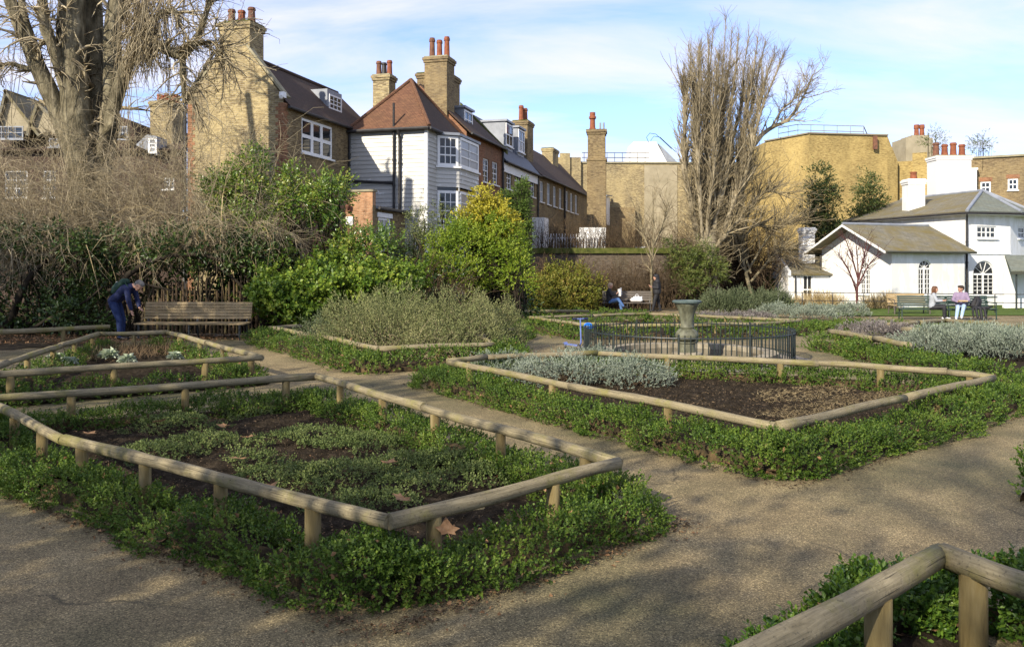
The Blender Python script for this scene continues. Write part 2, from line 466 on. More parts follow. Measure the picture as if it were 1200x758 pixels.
    b.inputs['Specular IOR Level'].default_value = 0.55
    bump(nt, b, noise(nt, 2.2, 2, 0.5, objco(nt)), 0.10, 0.02)
    M['glass'] = m
    M['curtain'] = plain('net_curtain', [(0.14, 0.15, 0.16), (0.34, 0.35, 0.36)], 5, 0.3, 0, 10, 0.5, (5, 5, 0.4))
    # bark and twigs
    M['bark'] = plain('plane_bark', [(0.055, 0.048, 0.030), (0.14, 0.122, 0.078), (0.26, 0.228, 0.15)], 5, 0.9, 1.0, 9, 0.1, (1, 1, 0.45), bd=0.08)
    M['limb'] = plain('pale_limb', [(0.115, 0.098, 0.062), (0.195, 0.165, 0.10), (0.26, 0.22, 0.14)], 4, 0.9, 0.8, 20, 0.1)
    M['poplar'] = plain('poplar_bark', [(0.12, 0.100, 0.066), (0.23, 0.195, 0.13), (0.36, 0.31, 0.215)], 3, 0.9, 0.9, 12, 0.1, (1, 1, 0.3))
    M['twig'] = leafm('tan_twig', [(0.13, 0.105, 0.064), (0.27, 0.222, 0.135), (0.42, 0.35, 0.22)], 0.05, 0.8, 0.15)
    M['cane'] = leafm('straw_cane', [(0.16, 0.13, 0.082), (0.31, 0.258, 0.165), (0.48, 0.41, 0.275)], 0.05, 0.8, 0.15)
    M['browntwig'] = leafm('brown_twig', [(0.05, 0.035, 0.022), (0.10, 0.07, 0.042), (0.17, 0.12, 0.07)], 0.05, 0.85, 0.1)
    M['redtwig'] = leafm('plum_twig', [(0.06, 0.022, 0.022), (0.11, 0.045, 0.04)], 0.0, 0.8, 0.2)
    M['darkstem'] = plain('dark_stem', [(0.018, 0.015, 0.011), (0.05, 0.04, 0.028)], 6, 0.9, 0.6, 30, 0.1)
    # foliage
    M['box'] = leafm('box_leaf', [(0.031, 0.068, 0.010), (0.064, 0.118, 0.016), (0.112, 0.176, 0.024), (0.185, 0.24, 0.038)], 0.3, 0.5, 0.25, 2.5)
    M['boxnear'] = leafm('young_box_leaf', [(0.020, 0.055, 0.010), (0.050, 0.105, 0.014), (0.10, 0.18, 0.02), (0.17, 0.25, 0.035)], 0.25, 0.42, 0.3, 3.0)
    M['thyme'] = leafm('thyme_leaf', [(0.060, 0.090, 0.026), (0.115, 0.155, 0.044), (0.19, 0.22, 0.075)], 0.2, 0.6, 0.2, 3.0)
    M['silver'] = leafm('silver_leaf', [(0.115, 0.145, 0.105), (0.20, 0.235, 0.175), (0.32, 0.35, 0.275)], 0.15, 0.8, 0.1, 2.0)
    M['rosemary'] = leafm('rosemary_leaf', [(0.085, 0.105, 0.038), (0.17, 0.185, 0.072), (0.28, 0.27, 0.125)], 0.15, 0.65, 0.15, 1.2)
    M['lavender'] = leafm('lavender_leaf', [(0.055, 0.075, 0.035), (0.10, 0.125, 0.06), (0.155, 0.175, 0.10)], 0.15, 0.7, 0.15, 1.2)
    M['purple'] = leafm('grey_purple_leaf', [(0.10, 0.09, 0.085), (0.17, 0.15, 0.14), (0.25, 0.23, 0.21)], 0.1, 0.8, 0.1, 2.0)
    M['straw'] = leafm('dry_grass', [(0.13, 0.095, 0.05), (0.25, 0.19, 0.10), (0.37, 0.30, 0.17)], 0.25, 0.7, 0.15, 2.0)
    M['tawny'] = leafm('tawny_grass', [(0.26, 0.19, 0.09), (0.42, 0.33, 0.17), (0.56, 0.46, 0.27)], 0.25, 0.7, 0.15, 2.0)
    M['camellia'] = leafm('camellia_leaf', [(0.042, 0.095, 0.014), (0.095, 0.175, 0.022), (0.18, 0.25, 0.036), (0.31, 0.31, 0.06)], 0.25, 0.3, 0.5, 1.1)
    M['laurel'] = leafm('bright_ivy_leaf', [(0.035, 0.085, 0.010), (0.10, 0.17, 0.018), (0.18, 0.255, 0.028), (0.29, 0.33, 0.045)], 0.3, 0.45, 0.3, 1.4)
    M['golden_leaf'] = leafm('yellow_green_leaf', [(0.075, 0.14, 0.010), (0.175, 0.255, 0.018), (0.31, 0.36, 0.04)], 0.3, 0.5, 0.3, 1.2)
    M['yellow_leaf'] = leafm('golden_yellow_leaf', [(0.20, 0.19, 0.02), (0.40, 0.355, 0.03), (0.57, 0.51, 0.07)], 0.3, 0.5, 0.3, 1.4)
    M['photinia'] = leafm('olive_leaf', [(0.075, 0.100, 0.014), (0.15, 0.17, 0.022), (0.23, 0.22, 0.035), (0.28, 0.19, 0.045)], 0.28, 0.5, 0.3, 1.3)
    M['cypress'] = leafm('cypress_leaf', [(0.045, 0.085, 0.018), (0.09, 0.145, 0.028), (0.15, 0.20, 0.045)], 0.15, 0.6, 0.2, 1.2)
    M['darkleaf'] = leafm('dark_evergreen_leaf', [(0.012, 0.030, 0.008), (0.028, 0.058, 0.012), (0.06, 0.10, 0.02), (0.10, 0.155, 0.03)], 0.2, 0.4, 0.4, 0.8)
    M['pittosporum'] = leafm('grey_green_leaf', [(0.07, 0.09, 0.03), (0.13, 0.155, 0.05), (0.21, 0.225, 0.09)], 0.25, 0.5, 0.3, 1.5)
    M['treeleaf'] = leafm('dark_tree_leaf', [(0.030, 0.048, 0.012), (0.062, 0.088, 0.020), (0.12, 0.14, 0.036)], 0.2, 0.5, 0.3, 0.5)
    M['bamboo'] = leafm('fresh_bamboo_leaf', [(0.055, 0.085, 0.016), (0.11, 0.145, 0.03), (0.19, 0.20, 0.05)], 0.3, 0.5, 0.3, 1.0)
    M['deadleaf'] = leafm('dead_leaf', [(0.12, 0.065, 0.030), (0.24, 0.135, 0.065), (0.38, 0.235, 0.125)], 0.2, 0.7, 0.2, 4)
    M['cabbage'] = leafm('pale_brassica_leaf', [(0.22, 0.28, 0.16), (0.42, 0.48, 0.34), (0.58, 0.62, 0.50)], 0.25, 0.5, 0.3, 3)
    # people and kit
    M['skin'] = plain('skin', [(0.42, 0.23, 0.16), (0.50, 0.29, 0.20)], 12, 0.55, 0, 10, 0.4)
    M['greyhair'] = plain('grey_hair', [(0.13, 0.115, 0.10), (0.25, 0.23, 0.20)], 40, 0.7, 0.5, 90, 0.2)
    M['fairhair'] = plain('fair_hair', [(0.35, 0.24, 0.15), (0.52, 0.40, 0.28)], 30, 0.7, 0.4, 90, 0.2)
    M['brownhair'] = plain('brown_hair', [(0.055, 0.022, 0.010), (0.13, 0.055, 0.022)], 30, 0.5, 0.5, 60, 0.3, (6, 6, 0.6))
    M['darkhair'] = plain('dark_hair', [(0.022, 0.014, 0.009), (0.06, 0.036, 0.02)], 40, 0.65, 0.6, 60, 0.3)
    M['navy'] = plain('navy_jacket', [(0.008, 0.012, 0.045), (0.018, 0.026, 0.085)], 14, 0.7, 0.4, 50)
    M['jeans'] = plain('dark_jeans', [(0.010, 0.019, 0.065), (0.018, 0.035, 0.11)], 10, 0.85, 0.4, 70)
    M['bluejeans'] = plain('blue_jeans', [(0.05, 0.11, 0.26), (0.09, 0.17, 0.36)], 10, 0.85, 0.4, 70)
    M['palejeans'] = plain('pale_jeans', [(0.22, 0.32, 0.46), (0.34, 0.44, 0.57)], 10, 0.85, 0.4, 70)
    M['black'] = plain('black_cloth', [(0.010, 0.010, 0.012), (0.026, 0.026, 0.03)], 10, 0.7, 0.3, 60)
    M['greenbag'] = plain('green_rucksack_cloth', [(0.010, 0.032, 0.020), (0.022, 0.055, 0.036)], 10, 0.7, 0.3, 60)
    M['lilac'] = plain('lilac_sweater', [(0.19, 0.145, 0.22), (0.25, 0.195, 0.28)], 12, 0.9, 0.5, 60)
    M['whitecloth'] = plain('white_cloth', [(0.55, 0.55, 0.55), (0.70, 0.70, 0.70)], 10, 0.85, 0.3, 50)
    M['greycloth'] = plain('pale_grey_cloth', [(0.24, 0.26, 0.29), (0.34, 0.36, 0.39)], 10, 0.85, 0.3, 50)
    M['shoe'] = plain('dark_shoe', [(0.012, 0.011, 0.010), (0.03, 0.027, 0.024)], 10, 0.5)
    M['tray'] = plain('brown_card', [(0.30, 0.22, 0.12), (0.4, 0.3, 0.17)], 10, 0.8)
    M['blue'] = plain('bright_blue_plastic', [(0.010, 0.14, 0.55), (0.02, 0.20, 0.65)], 6, 0.3, 0, 10, 0.5)
    M['scooterblue'] = plain('slate_blue_metal', [(0.10, 0.14, 0.36), (0.15, 0.20, 0.45)], 6, 0.35, 0, 10, 0.5)
    M['rubber'] = plain('rubber', [(0.012, 0.012, 0.013), (0.025, 0.025, 0.026)], 6, 0.8)
    M['alu'] = plain('brushed_alloy', [(0.4, 0.42, 0.45), (0.5, 0.52, 0.55)], 6, 0.35, 0, 10, 0.5, metal=0.8)
build_materials()
# ------------------------------------------------------------------ plant geometry (numpy)
def unit(a):
    return a / np.maximum(np.linalg.norm(a, axis=-1, keepdims=True), 1e-9)
def rdir(n):
    return unit(rng.normal(size=(n, 3)))
def perp(D):
    a = np.where(np.abs(D[..., 2:3]) < 0.9, np.array([0, 0, 1.0]), np.array([1.0, 0, 0]))
    u = unit(np.cross(D, a)); return u, np.cross(D, u)
class Leaves:
    "collects leaf blades; each is a folded diamond (two triangles) or, fine=True, a five-point blade"
    def __init__(s, fine=False):
        s.V, s.T, s.n, s.fine = [], [], 0, fine
    def add(s, P, D, N, L, W, fold=0.15):
        n = len(P)
        if n == 0: return s
        D = unit(D); S = unit(np.cross(D, N)); N = np.cross(S, D)
        L = np.broadcast_to(np.asarray(L, float), (n,))[:, None]; W = np.broadcast_to(np.asarray(W, float), (n,))[:, None]
        f = N * W * fold
        if s.fine:
            mid = P + D * L * 0.45
            v = np.stack([P, mid + S * W * .5 + f, P + D * L * .8 + S * W * .33 + f * .6, P + D * L - f * .8,
                          P + D * L * .8 - S * W * .33 + f * .6, mid - S * W * .5 + f, mid], 1)
            t = np.array([(0, 1, 6), (1, 2, 6), (2, 3, 6), (3, 4, 6), (4, 5, 6), (5, 0, 6)])
        else:
            v = np.stack([P, P + D * L * .45 + S * W * .5 + f, P + D * L, P + D * L * .45 - S * W * .5 + f], 1)
            t = np.array([(0, 1, 2), (0, 2, 3)])
        k = v.shape[1]
        s.V.append(v.reshape(-1, 3))
        s.T.append((t[None] + (s.n + np.arange(n) * k)[:, None, None]).reshape(-1, 3))
        s.n += n * k
        return s
    def sprigs(s, P, D, length, k, L, W, ang=0.9, jit=0.35, t0=0.15):
        "k leaves up each sprig, turning round it"
        n = len(P); D = unit(D); u, v = perp(D)
        length = np.broadcast_to(np.asarray(length, float), (n,))
        for j in range(k):
            t = t0 + (1 - t0) * (j + 0.5) / k
            a = j * 2.4 + rng.uniform(0, 6.28, n) * 0.25 + np.arange(n)
            rad = np.cos(a)[:, None] * u + np.sin(a)[:, None] * v
            an = ang * (1.15 - 0.5 * t)
            d = D * math.cos(an) + rad * math.sin(an) + rng.normal(size=(n, 3)) * jit * 0.5
            s.add(P + D * (length * t)[:, None], d, D * 1.0 - rad * 0.4 + rng.normal(size=(n, 3)) * 0.25,
                  L * rng.uniform(.7, 1.2, n), W * rng.uniform(.75, 1.2, n))
        return s
    def build(s, name, mat, parent=None, kind='stuff', loc=None):
        me = np_mesh(name, np.concatenate(s.V), np.concatenate(s.T), mat)
        o = link(name, me, parent)
        if parent is not None and parent.type == 'EMPTY':
            o.location = -Vector(parent.location)
        if kind: o['kind'] = kind
        return o

def tubes(P, Rr, seg=3):
    "tubes round n polylines of m points: P (n,m,3), Rr (n,m)"
    n, m, _ = P.shape
    T = unit(np.gradient(P, axis=1))
    u, v = perp(T)
    a = 2 * PI * np.arange(seg) / seg
    V = P[:, :, None, :] + Rr[:, :, None, None] * (np.cos(a)[None, None, :, None] * u[:, :, None, :] + np.sin(a)[None, None, :, None] * v[:, :, None, :])
    idx = np.arange(n * m * seg).reshape(n, m, seg)
    F = np.stack([idx[:, :-1, :], np.roll(idx, -1, 2)[:, :-1, :], np.roll(idx, -1, 2)[:, 1:, :], idx[:, 1:, :]], -1).reshape(-1, 4)
    return V.reshape(-1, 3), F
class Twigs:
    def __init__(s): s.V, s.F, s.n = [], [], 0
    def add(s, P, Rr, seg=3):
        if len(P) == 0: return s
        V, F = tubes(P, Rr, seg)
        s.V.append(V); s.F.append(F + s.n); s.n += len(V)
        return s
    def build(s, name, mat, parent=None, kind=None, smooth=True):
        me = np_mesh(name, np.concatenate(s.V), np.concatenate(s.F), mat, smooth=smooth)
        o = link(name, me, parent)
        if parent is not None and parent.type == 'EMPTY': o.location = -Vector(parent.location)
        if kind: o['kind'] = kind
        return o
def canes(B, D, L, m=7, droop=0.0, wig=0.12, r0=0.01, r1=0.003):
    "grow n canes from B along D with gravity droop and wander; returns points and radii"
    n = len(B); L = np.broadcast_to(np.asarray(L, float), (n,)); d = unit(np.asarray(D, float))
    P = [np.asarray(B, float)]
    for i in range(m - 1):
        d = unit(d + rng.normal(size=(n, 3)) * wig + np.array([0, 0, -1.0]) * np.asarray(droop).reshape(-1, 1) * (i + 0.5) / m)
        P.append(P[-1] + d * (L / (m - 1))[:, None])
    P = np.stack(P, 1)
    r0 = np.broadcast_to(np.asarray(r0, float), (n,)); r1 = np.broadcast_to(np.asarray(r1, float), (n,))
    t = np.linspace(0, 1, m)[None]
    return P, r0[:, None] * (1 - t) + r1[:, None] * t
def spawn(P, Rr, n, tmin=0.3, tmax=1.0, ang=(0.4, 0.9), ln=(0.3, 0.6), ratio=0.6, up=0.3, m=6, wig=0.12, droop=0.0, rmin=0.003, lens=None):
    "n side branches sprouting from random points on the polylines P"
    N, m0, _ = P.shape
    seglen = np.linalg.norm(np.diff(P, axis=1), axis=2).sum(1)
    pr = seglen / seglen.sum()
    i = rng.choice(N, n, p=pr); t = rng.uniform(tmin, tmax, n) * (m0 - 1)
    k = np.minimum(t.astype(int), m0 - 2); f = (t - k)[:, None]
    B = P[i, k] * (1 - f) + P[i, k + 1] * f
    T = unit(P[i, k + 1] - P[i, k]); r = Rr[i, k] * (1 - f[:, 0]) + Rr[i, k + 1] * f[:, 0]
    u, v = perp(T); a = rng.uniform(0, 2 * PI, n); w = rng.uniform(*ang, n)
    D = T * np.cos(w)[:, None] + (np.cos(a)[:, None] * u + np.sin(a)[:, None] * v) * np.sin(w)[:, None]
    D = unit(D + np.array([0, 0, up]))
    L = (seglen[i] if lens is None else 1.0) * rng.uniform(*ln, n)
    if lens is None: L = L * (1.15 - 0.6 * t / (m0 - 1))
    return canes(B, D, L, m, droop, wig, np.maximum(r * ratio, rmin), rmin * 0.7)

def blob_pts(n, c, rad, shell=0.75, lump=0.18, seed=0, flat=False):
    "points through the outer part of a lumpy ellipsoid, with outward directions"
    r = np.random.default_rng(seed + 11)
    d = unit(r.normal(size=(n, 3)))
    if flat: d[:, 2] = np.abs(d[:, 2]) * 1.0
    ph = r.uniform(0, 6.28, (6, 3)); k = r.uniform(1.5, 5.0, (6, 3))
    lum = np.zeros(n)
    for a in range(6): lum += np.sin(d @ k[a] * 1.6 + ph[a, 0]) * np.cos(d @ np.roll(k[a], 1) + ph[a, 1])
    rr = (shell + (1 - shell) * r.uniform(0, 1, n) ** 0.5) * (1 + lump * lum / 2.4)
    P = np.asarray(c) + d * rr[:, None] * np.asarray(rad)
    return P, unit(d / np.asarray(rad) * np.mean(rad))
def clumps(n_clump, per, c, rad, cr, shell=0.55, lump=0.2, seed=0, gap=0.0):
    "points gathered in twiggy clumps all over a lumpy ellipsoid"
    C, N = blob_pts(n_clump, c, rad, shell, lump, seed)
    i = np.repeat(np.arange(n_clump), per)
    s = cr * rng.uniform(.6, 1.3, n_clump)[i][:, None]
    off = rng.normal(size=(len(i), 3)) * s * 0.55
    return C[i] + off, unit(N[i] + unit(off) * 0.9 + np.array([0, 0, .35]))

# ------------------------------------------------------------------ ground
def sheet(name, xs, ys, mat, dz=0.0, kind='structure'):
    V = np.array([(x, y, gz(x, y) + dz) for y in ys for x in xs])
    nx = len(xs); F = np.array([(j * nx + i, j * nx + i + 1, (j + 1) * nx + i + 1, (j + 1) * nx + i) for j in range(len(ys) - 1) for i in range(nx - 1)])
    o = link(name, np_mesh(name, V, F, mat, smooth=True)); o['kind'] = kind
    return o
sheet('ground', [-700, -60, -20, 0, 20, 60, 700], [-200, -20, 0, 8, 15, 17, 19, 21, 23, 25, 27, 29, 31, 33, 35, 36, 60, 200, 1500], M['yard'], -0.012)
sheet('gravel_path', [-14, -6, 0, 6, 12, 22], [-6, 0, 8, 15, 17, 19, 21, 23, 25, 27, 29, 31, 33, 35, 36, 40], M['path'], 0.0)

def poly_inside(poly, X, Y):
    c = np.zeros(X.shape, bool); n = len(poly)
    for i in range(n):
        x0, y0 = poly[i][:2]; x1, y1 = poly[(i + 1) % n][:2]
        if y0 == y1: continue
        hit = ((y0 > Y) != (y1 > Y)) & (X < (x1 - x0) * (Y - y0) / (y1 - y0) + x0)
        c ^= hit
    return c
def patch(name, poly, mat, step=0.08, dz=0.03, amp=0.02, kind='structure', parent=None):
    "an uneven sheet filling a polygon, just above the path"
    xs = np.arange(min(p[0] for p in poly), max(p[0] for p in poly) + step, step)
    ys = np.arange(min(p[1] for p in poly), max(p[1] for p in poly) + step, step)
    X, Y = np.meshgrid(xs, ys)
    Z = gzv(Y) + dz + amp * (np.sin(X * 5.1 + np.sin(Y * 3.7) * 2) * np.sin(Y * 4.3 + 1.1) * .5 + np.sin(X * 13.7 + Y * 7.1) * np.sin(Y * 15.3 - X * 3.3) * .4 + rng.normal(size=X.shape) * .35)
    idx = np.arange(X.size).reshape(X.shape)
    ins = poly_inside(poly, X[:-1, :-1] + step / 2, Y[:-1, :-1] + step / 2)
    F = np.stack([idx[:-1, :-1], idx[:-1, 1:], idx[1:, 1:], idx[1:, :-1]], -1)[ins]
    used = np.unique(F); remap = np.full(X.size, -1); remap[used] = np.arange(len(used))
    V = np.stack([X, Y, Z], -1).reshape(-1, 3)[used]
    o = link(name, np_mesh(name, V, remap[F], mat, smooth=True), parent)
    if kind: o['kind'] = kind
    return o

# ------------------------------------------------------------------ log rails
def log_mesh(a, b, r, seed, seg=10):
    "one weathered log from a to b: slightly crooked, thicker at one end"
    q = random.Random(seed); a, b = Vector(a), Vector(b); n = max(4, int((b - a).length / 0.25))
    mb = MB(); pts, rad = [], []
    side = (b - a).cross(Vector((0, 0, 1))).normalized(); ph = q.uniform(0, 6)
    for i in range(n + 1):
        t = i / n
        pts.append(a.lerp(b, t) + side * 0.008 * math.sin(ph + t * 5) + Vector((0, 0, 0.006 * math.sin(ph * 2 + t * 7))))
        rad.append(r * (1.06 - 0.16 * t) * q.uniform(.94, 1.06))
    mb.tube(pts, rad, seg)
    me = mb.mesh('rail', M['log'])
    for v_ in me.vertices:                       # flats and swellings left by the drawknife
        v_.co += Vector((q.uniform(-1, 1), q.uniform(-1, 1), q.uniform(-1, 1))) * r * .035
    uvl = me.uv_layers.new(name='UVMap').data; L_ = (b - a).length; off = q.uniform(0, 20)
    for p in me.polygons:
        vi = [me.loops[l].vertex_index for l in p.loop_indices]; ks = [v_ % seg for v_ in vi]
        wrap = len(vi) == 4 and max(ks) - min(ks) > seg / 2
        for l, v_, k_ in zip(p.loop_indices, vi, ks):
            k_ = k_ + seg if wrap and k_ < seg / 2 else k_
            uvl[l].uv = (k_ / seg + off, (v_ // seg) / n * L_ + off)
    return me
def rail_fence(label, pts, rz, closed=False, r=0.05, spacing=1.15, group=None, skip=(), post_r=0.048, postcap=99, t0=0.32):
    "a low rail of round logs on short posts round a bed"
    root = empty('log_rail_fence', (pts[0][0], pts[0][1], gz(0, pts[0][1])))
    tag(root, label, 'fence', group)
    org = Vector(root.location)
    n = len(pts); segs = [(i, (i + 1) % n) for i in range(n if closed else n - 1) if i not in skip]
    posts = []
    for i, j in segs:
        A, B = Vector(pts[i][:2]), Vector(pts[j][:2]); L = (B - A).length
        nlog = max(1, round(L / 2.6))
        for k in range(nlog):
            p, q = A.lerp(B, k / nlog), A.lerp(B, (k + 1) / nlog)
            e = 0.0
            pa = Vector((p.x, p.y, gz(0, p.y) + rz + 0.004 * ((i + k) % 3))) - org
            qa = Vector((q.x, q.y, gz(0, q.y) + rz + 0.004 * ((i + k) % 3))) - org
            me = log_mesh(pa, qa, r, hash((i, k, round(L * 100))) & 0xffff)
            me.polygons.foreach_set('use_smooth', [len(p_.vertices) == 4 for p_ in me.polygons])
            link('rail', me, root)
        npost = max(1, round(L / spacing))
        for k in range(npost):
            t = (k + t0) / npost if npost > 1 else 0.5
            posts.append(A.lerp(B, t))
    for q in posts[:postcap]:
        mb = MB(); z0 = gz(0, q.y) - 0.05; jr = post_r * random.uniform(.92, 1.1)
        mb.tube([(q.x - org.x, q.y - org.y, z0 - org.z), (q.x - org.x, q.y - org.y, gz(0, q.y) + rz - r * .55 - org.z)], [jr, jr * .97], 10)
        o = mb.build('post', M['post'], root)
        o.data.polygons.foreach_set('use_smooth', [len(p_.vertices) == 4 for p_ in o.data.polygons])
    return root

def offset_poly(pts, d, closed=True):
    "push a polyline outwards (to its right when it runs clockwise seen from above) by d"
    n = len(pts); P = [Vector(p[:2]) for p in pts]; out = []
    for i in range(n):
        a, b, c = P[i - 1], P[i], P[(i + 1) % n]
        if not closed and i == 0: a = b - (c - b)
        if not closed and i == n - 1: c = b + (b - a)
        t1, t2 = (b - a).normalized(), (c - b).normalized()
        n1, n2 = Vector((t1.y, -t1.x)), Vector((t2.y, -t2.x))
        m = (n1 + n2); m = m / max(0.5, m.length_squared / 2) if m.length > 0.2 else n1
        out.append(b + m * d)
    return out
def area2(pts):
    return sum(pts[i - 1][0] * pts[i][1] - pts[i][0] * pts[i - 1][1] for i in range(len(pts)))

def hedge(label, pts, width, height, mat, closed=True, dens=420, k=7, L=0.03, W=0.016, spr=0.085, fine=False, group=None, seed=1, ragged=0.25, cat='hedge', core=True, wild=0.35, inside=0.0, thin=None):
    "a low clipped hedge along a line: woody core, shoots all over it"
    q = np.random.default_rng(seed)
    P = [Vector(p[:2]) for p in pts]; n = len(P)
    # walk the line in 4 cm steps and round its corners
    dense = []
    for i in range(n if closed else n - 1):
        a_, b_ = P[i], P[(i + 1) % n]; m_ = max(2, int((b_ - a_).length / 0.04))
        dense += [tuple(a_.lerp(b_, t / m_)) for t in range(m_)]
    if not closed: dense.append(tuple(P[-1]))
    LN = np.array(dense); hw_ = 7
    pad = np.concatenate([LN[-hw_:], LN, LN[:hw_]]) if closed else np.concatenate([np.repeat(LN[:1], hw_, 0), LN, np.repeat(LN[-1:], hw_, 0)])
    ker = np.ones(2 * hw_ + 1) / (2 * hw_ + 1)
    LN = np.stack([np.convolve(pad[:, c_], ker, 'valid') for c_ in (0, 1)], 1)
    if closed: LN = np.concatenate([LN, LN[:1]])
    stp = np.linalg.norm(np.diff(LN, axis=0), axis=1); cum = np.concatenate([[0], np.cumsum(stp)]); tot = cum[-1]
    TG = np.gradient(LN, axis=0); TG /= np.linalg.norm(TG, axis=1, keepdims=True) + 1e-9
    NR = np.stack([TG[:, 1], -TG[:, 0]], 1)
    def pos(u):
        f = lambda A: np.stack([np.interp(u, cum, A[:, 0]), np.interp(u, cum, A[:, 1])], 1)
        nn_ = f(NR)
        return f(LN), nn_ / (np.linalg.norm(nn_, axis=1, keepdims=True) + 1e-9)
    ph = q.uniform(0, 6.28, 8); fr = q.uniform(1.2, 9.0, 8)
    def bulge(u, o=0.0):
        s = 0
        for a in range(8): s = s + np.sin(u * fr[a] + ph[a] + o) / (1 + .25 * fr[a])
        return 1 + ragged * s * 0.55
    root = empty('box_hedge', (P[0].x, P[0].y, gz(0, P[0].y)))
    tag(root, label, cat, group)
    org = np.array(root.location)
    ns = int(tot * dens * .78); L, W = L * 1.1, W * 1.12
    cv_ = np.linalg.norm(np.gradient(NR, axis=0), axis=1) / np.maximum(np.gradient(cum), 1e-6)
    wt = np.concatenate([[0], np.cumsum((1 + np.minimum(cv_, 6) * width * .9)[1:] * stp)])
    ns = int(ns * wt[-1] / tot)
    u = np.interp(q.uniform(0, wt[-1], ns), wt, cum)
    c, nrm = pos(u)
    fi = q.uniform(-0.12, PI + 0.12, ns)
    rr = q.uniform(0.55, 1.0, ns) ** 0.6
    hw = width / 2 * bulge(u) * rr; hh = height * bulge(u, 2.0) * rr
    sx = np.sign(np.cos(fi)) * np.abs(np.cos(fi)) ** 0.7
    sz = np.abs(np.sin(fi)) ** 0.7
    X = c + nrm * (sx * hw)[:, None]
    Z = gzv(X[:, 1]) + np.maximum(0.015, sz * hh - 0.01)
    PT = np.concatenate([X, Z[:, None]], 1)
    tang = np.stack([-nrm[:, 1], nrm[:, 0]], 1)
    D = np.concatenate([nrm * (sx * .9)[:, None] + tang * q.normal(size=(ns, 1)) * .35, (sz * .9 + .25)[:, None]], 1) + q.normal(size=(ns, 3)) * wild
    cov = .74 + .5 * np.sin(u * 3.1 + ph[0]) * np.sin(fi * 2.3 + u * 1.7 + ph[1]) + .3 * np.sin(u * 8.3 + ph[2]) * np.sin(fi * 5 + ph[3])
    keep = q.uniform(size=ns) < np.clip(cov, .30, 1)          # thinner and fuller places
    PT, D, ns = PT[keep], D[keep], int(keep.sum())
    nd = max(6, ns // 45)                                      # dead leaves caught in it
    di = q.integers(0, ns, nd); dl = Leaves()
    dl.add(PT[di] + q.normal(size=(nd, 3)) * .02, q.normal(size=(nd, 3)), q.normal(size=(nd, 3)), L * 1.5 * q.uniform(.7, 1.4, nd), W * 1.8, .3)
    dl.build('dead_leaves', M['deadleaf'], root)
    lg = q.uniform(size=ns) < .05                              # stray long shoots
    PT[lg] += unit(D[lg]) * spr * .45
    lv = Leaves(fine)
    lv.sprigs(PT - unit(D) * spr * .5, D, spr * q.uniform(.6, 1.35, len(PT)), k, L, W)
    lv.build('foliage', mat, root)
    if core:
        m = max(8, int(tot / 0.12)); uu = np.linspace(0, tot - 1e-6, m)
        cc, nn = pos(uu)
        b = bulge(uu); V = []
        for a in np.linspace(0, PI, 7):
            x = cc + nn * (np.cos(a) * width / 2 * .42 * b)[:, None]
            V.append(np.concatenate([x, (gzv(x[:, 1]) + math.sin(a) * height * .45 * b + 0.002)[:, None]], 1))
        V = np.stack(V, 1)
        idx = np.arange(m * 7).reshape(m, 7)
        F = np.stack([idx[:-1, :-1], idx[1:, :-1], idx[1:, 1:], idx[:-1, 1:]], -1).reshape(-1, 4)
        o = link('woody_core', np_mesh('woody_core', V.reshape(-1, 3) - org, F, M['litter'], smooth=True), root)
    return root

# ------------------------------------------------------------------ the beds
def P2(lst, z): return [tuple(gp(x, y, z)[:2]) for x, y in lst]
BED1 = P2([(455, 612), (725, 543), (370, 442), (-18, 469), (75, 515)], 0.40)
BED2 = P2([(306, 419), (197, 390), (115, 392), (8, 425), (-30, 441)], 0.40)
BED3 = P2([(353, 382), (316, 384), (444, 409), (579, 404), (562, 395), (604, 385)], 0.35)
BED4 = P2([(910, 500), (1165, 443), (1110, 436), (960, 426), (700, 414), (569, 419), (525, 424)], 0.35)
BED5 = [(0.28, 2.38), tuple(gp(1105.6, 651, 0.42)[:2]), (2.75, 2.1), (1.6, 1.2)]
BED6 = P2([(620, 372), (681, 380.5), (792, 381.5), (885, 380), (940, 376), (760, 368)], 0.35)
BED7 = P2([(972, 388), (1025, 397), (1066, 405), (1260, 437), (1300, 405), (1153, 393), (1058, 386)], 0.35)
BED9 = P2([(1041, 381), (1108, 375.5), (1230, 387)], 0.35)

def cw(p): return list(p) if area2(p) < 0 else list(reversed(p))
def sub(name, poly, mat, d=0.1, **kw):
    pts = offset_poly(cw(poly), -d) if d else poly
    # offset_poly pushes to the right of travel; a clockwise loop has its outside on the left
    return patch(name, [tuple(p) for p in pts], mat, **kw)
def outward(p, d):
    q = cw(p); return [tuple(v) for v in offset_poly(q, -d)]

for nm, poly in (('bed_soil', BED1), ('bed_soil', BED2), ('bed_soil', BED4), ('bed_soil', BED5)):
    patch(nm, outward(poly, 0.12), M['soil'], step=0.05, dz=0.035, amp=0.036)
for poly in (BED3 + [(0.3, 21.0), (-5.0, 20.5)], BED6, BED7):
    patch('bed_soil', poly, M['soil'], step=0.15, dz=0.03, amp=0.02)
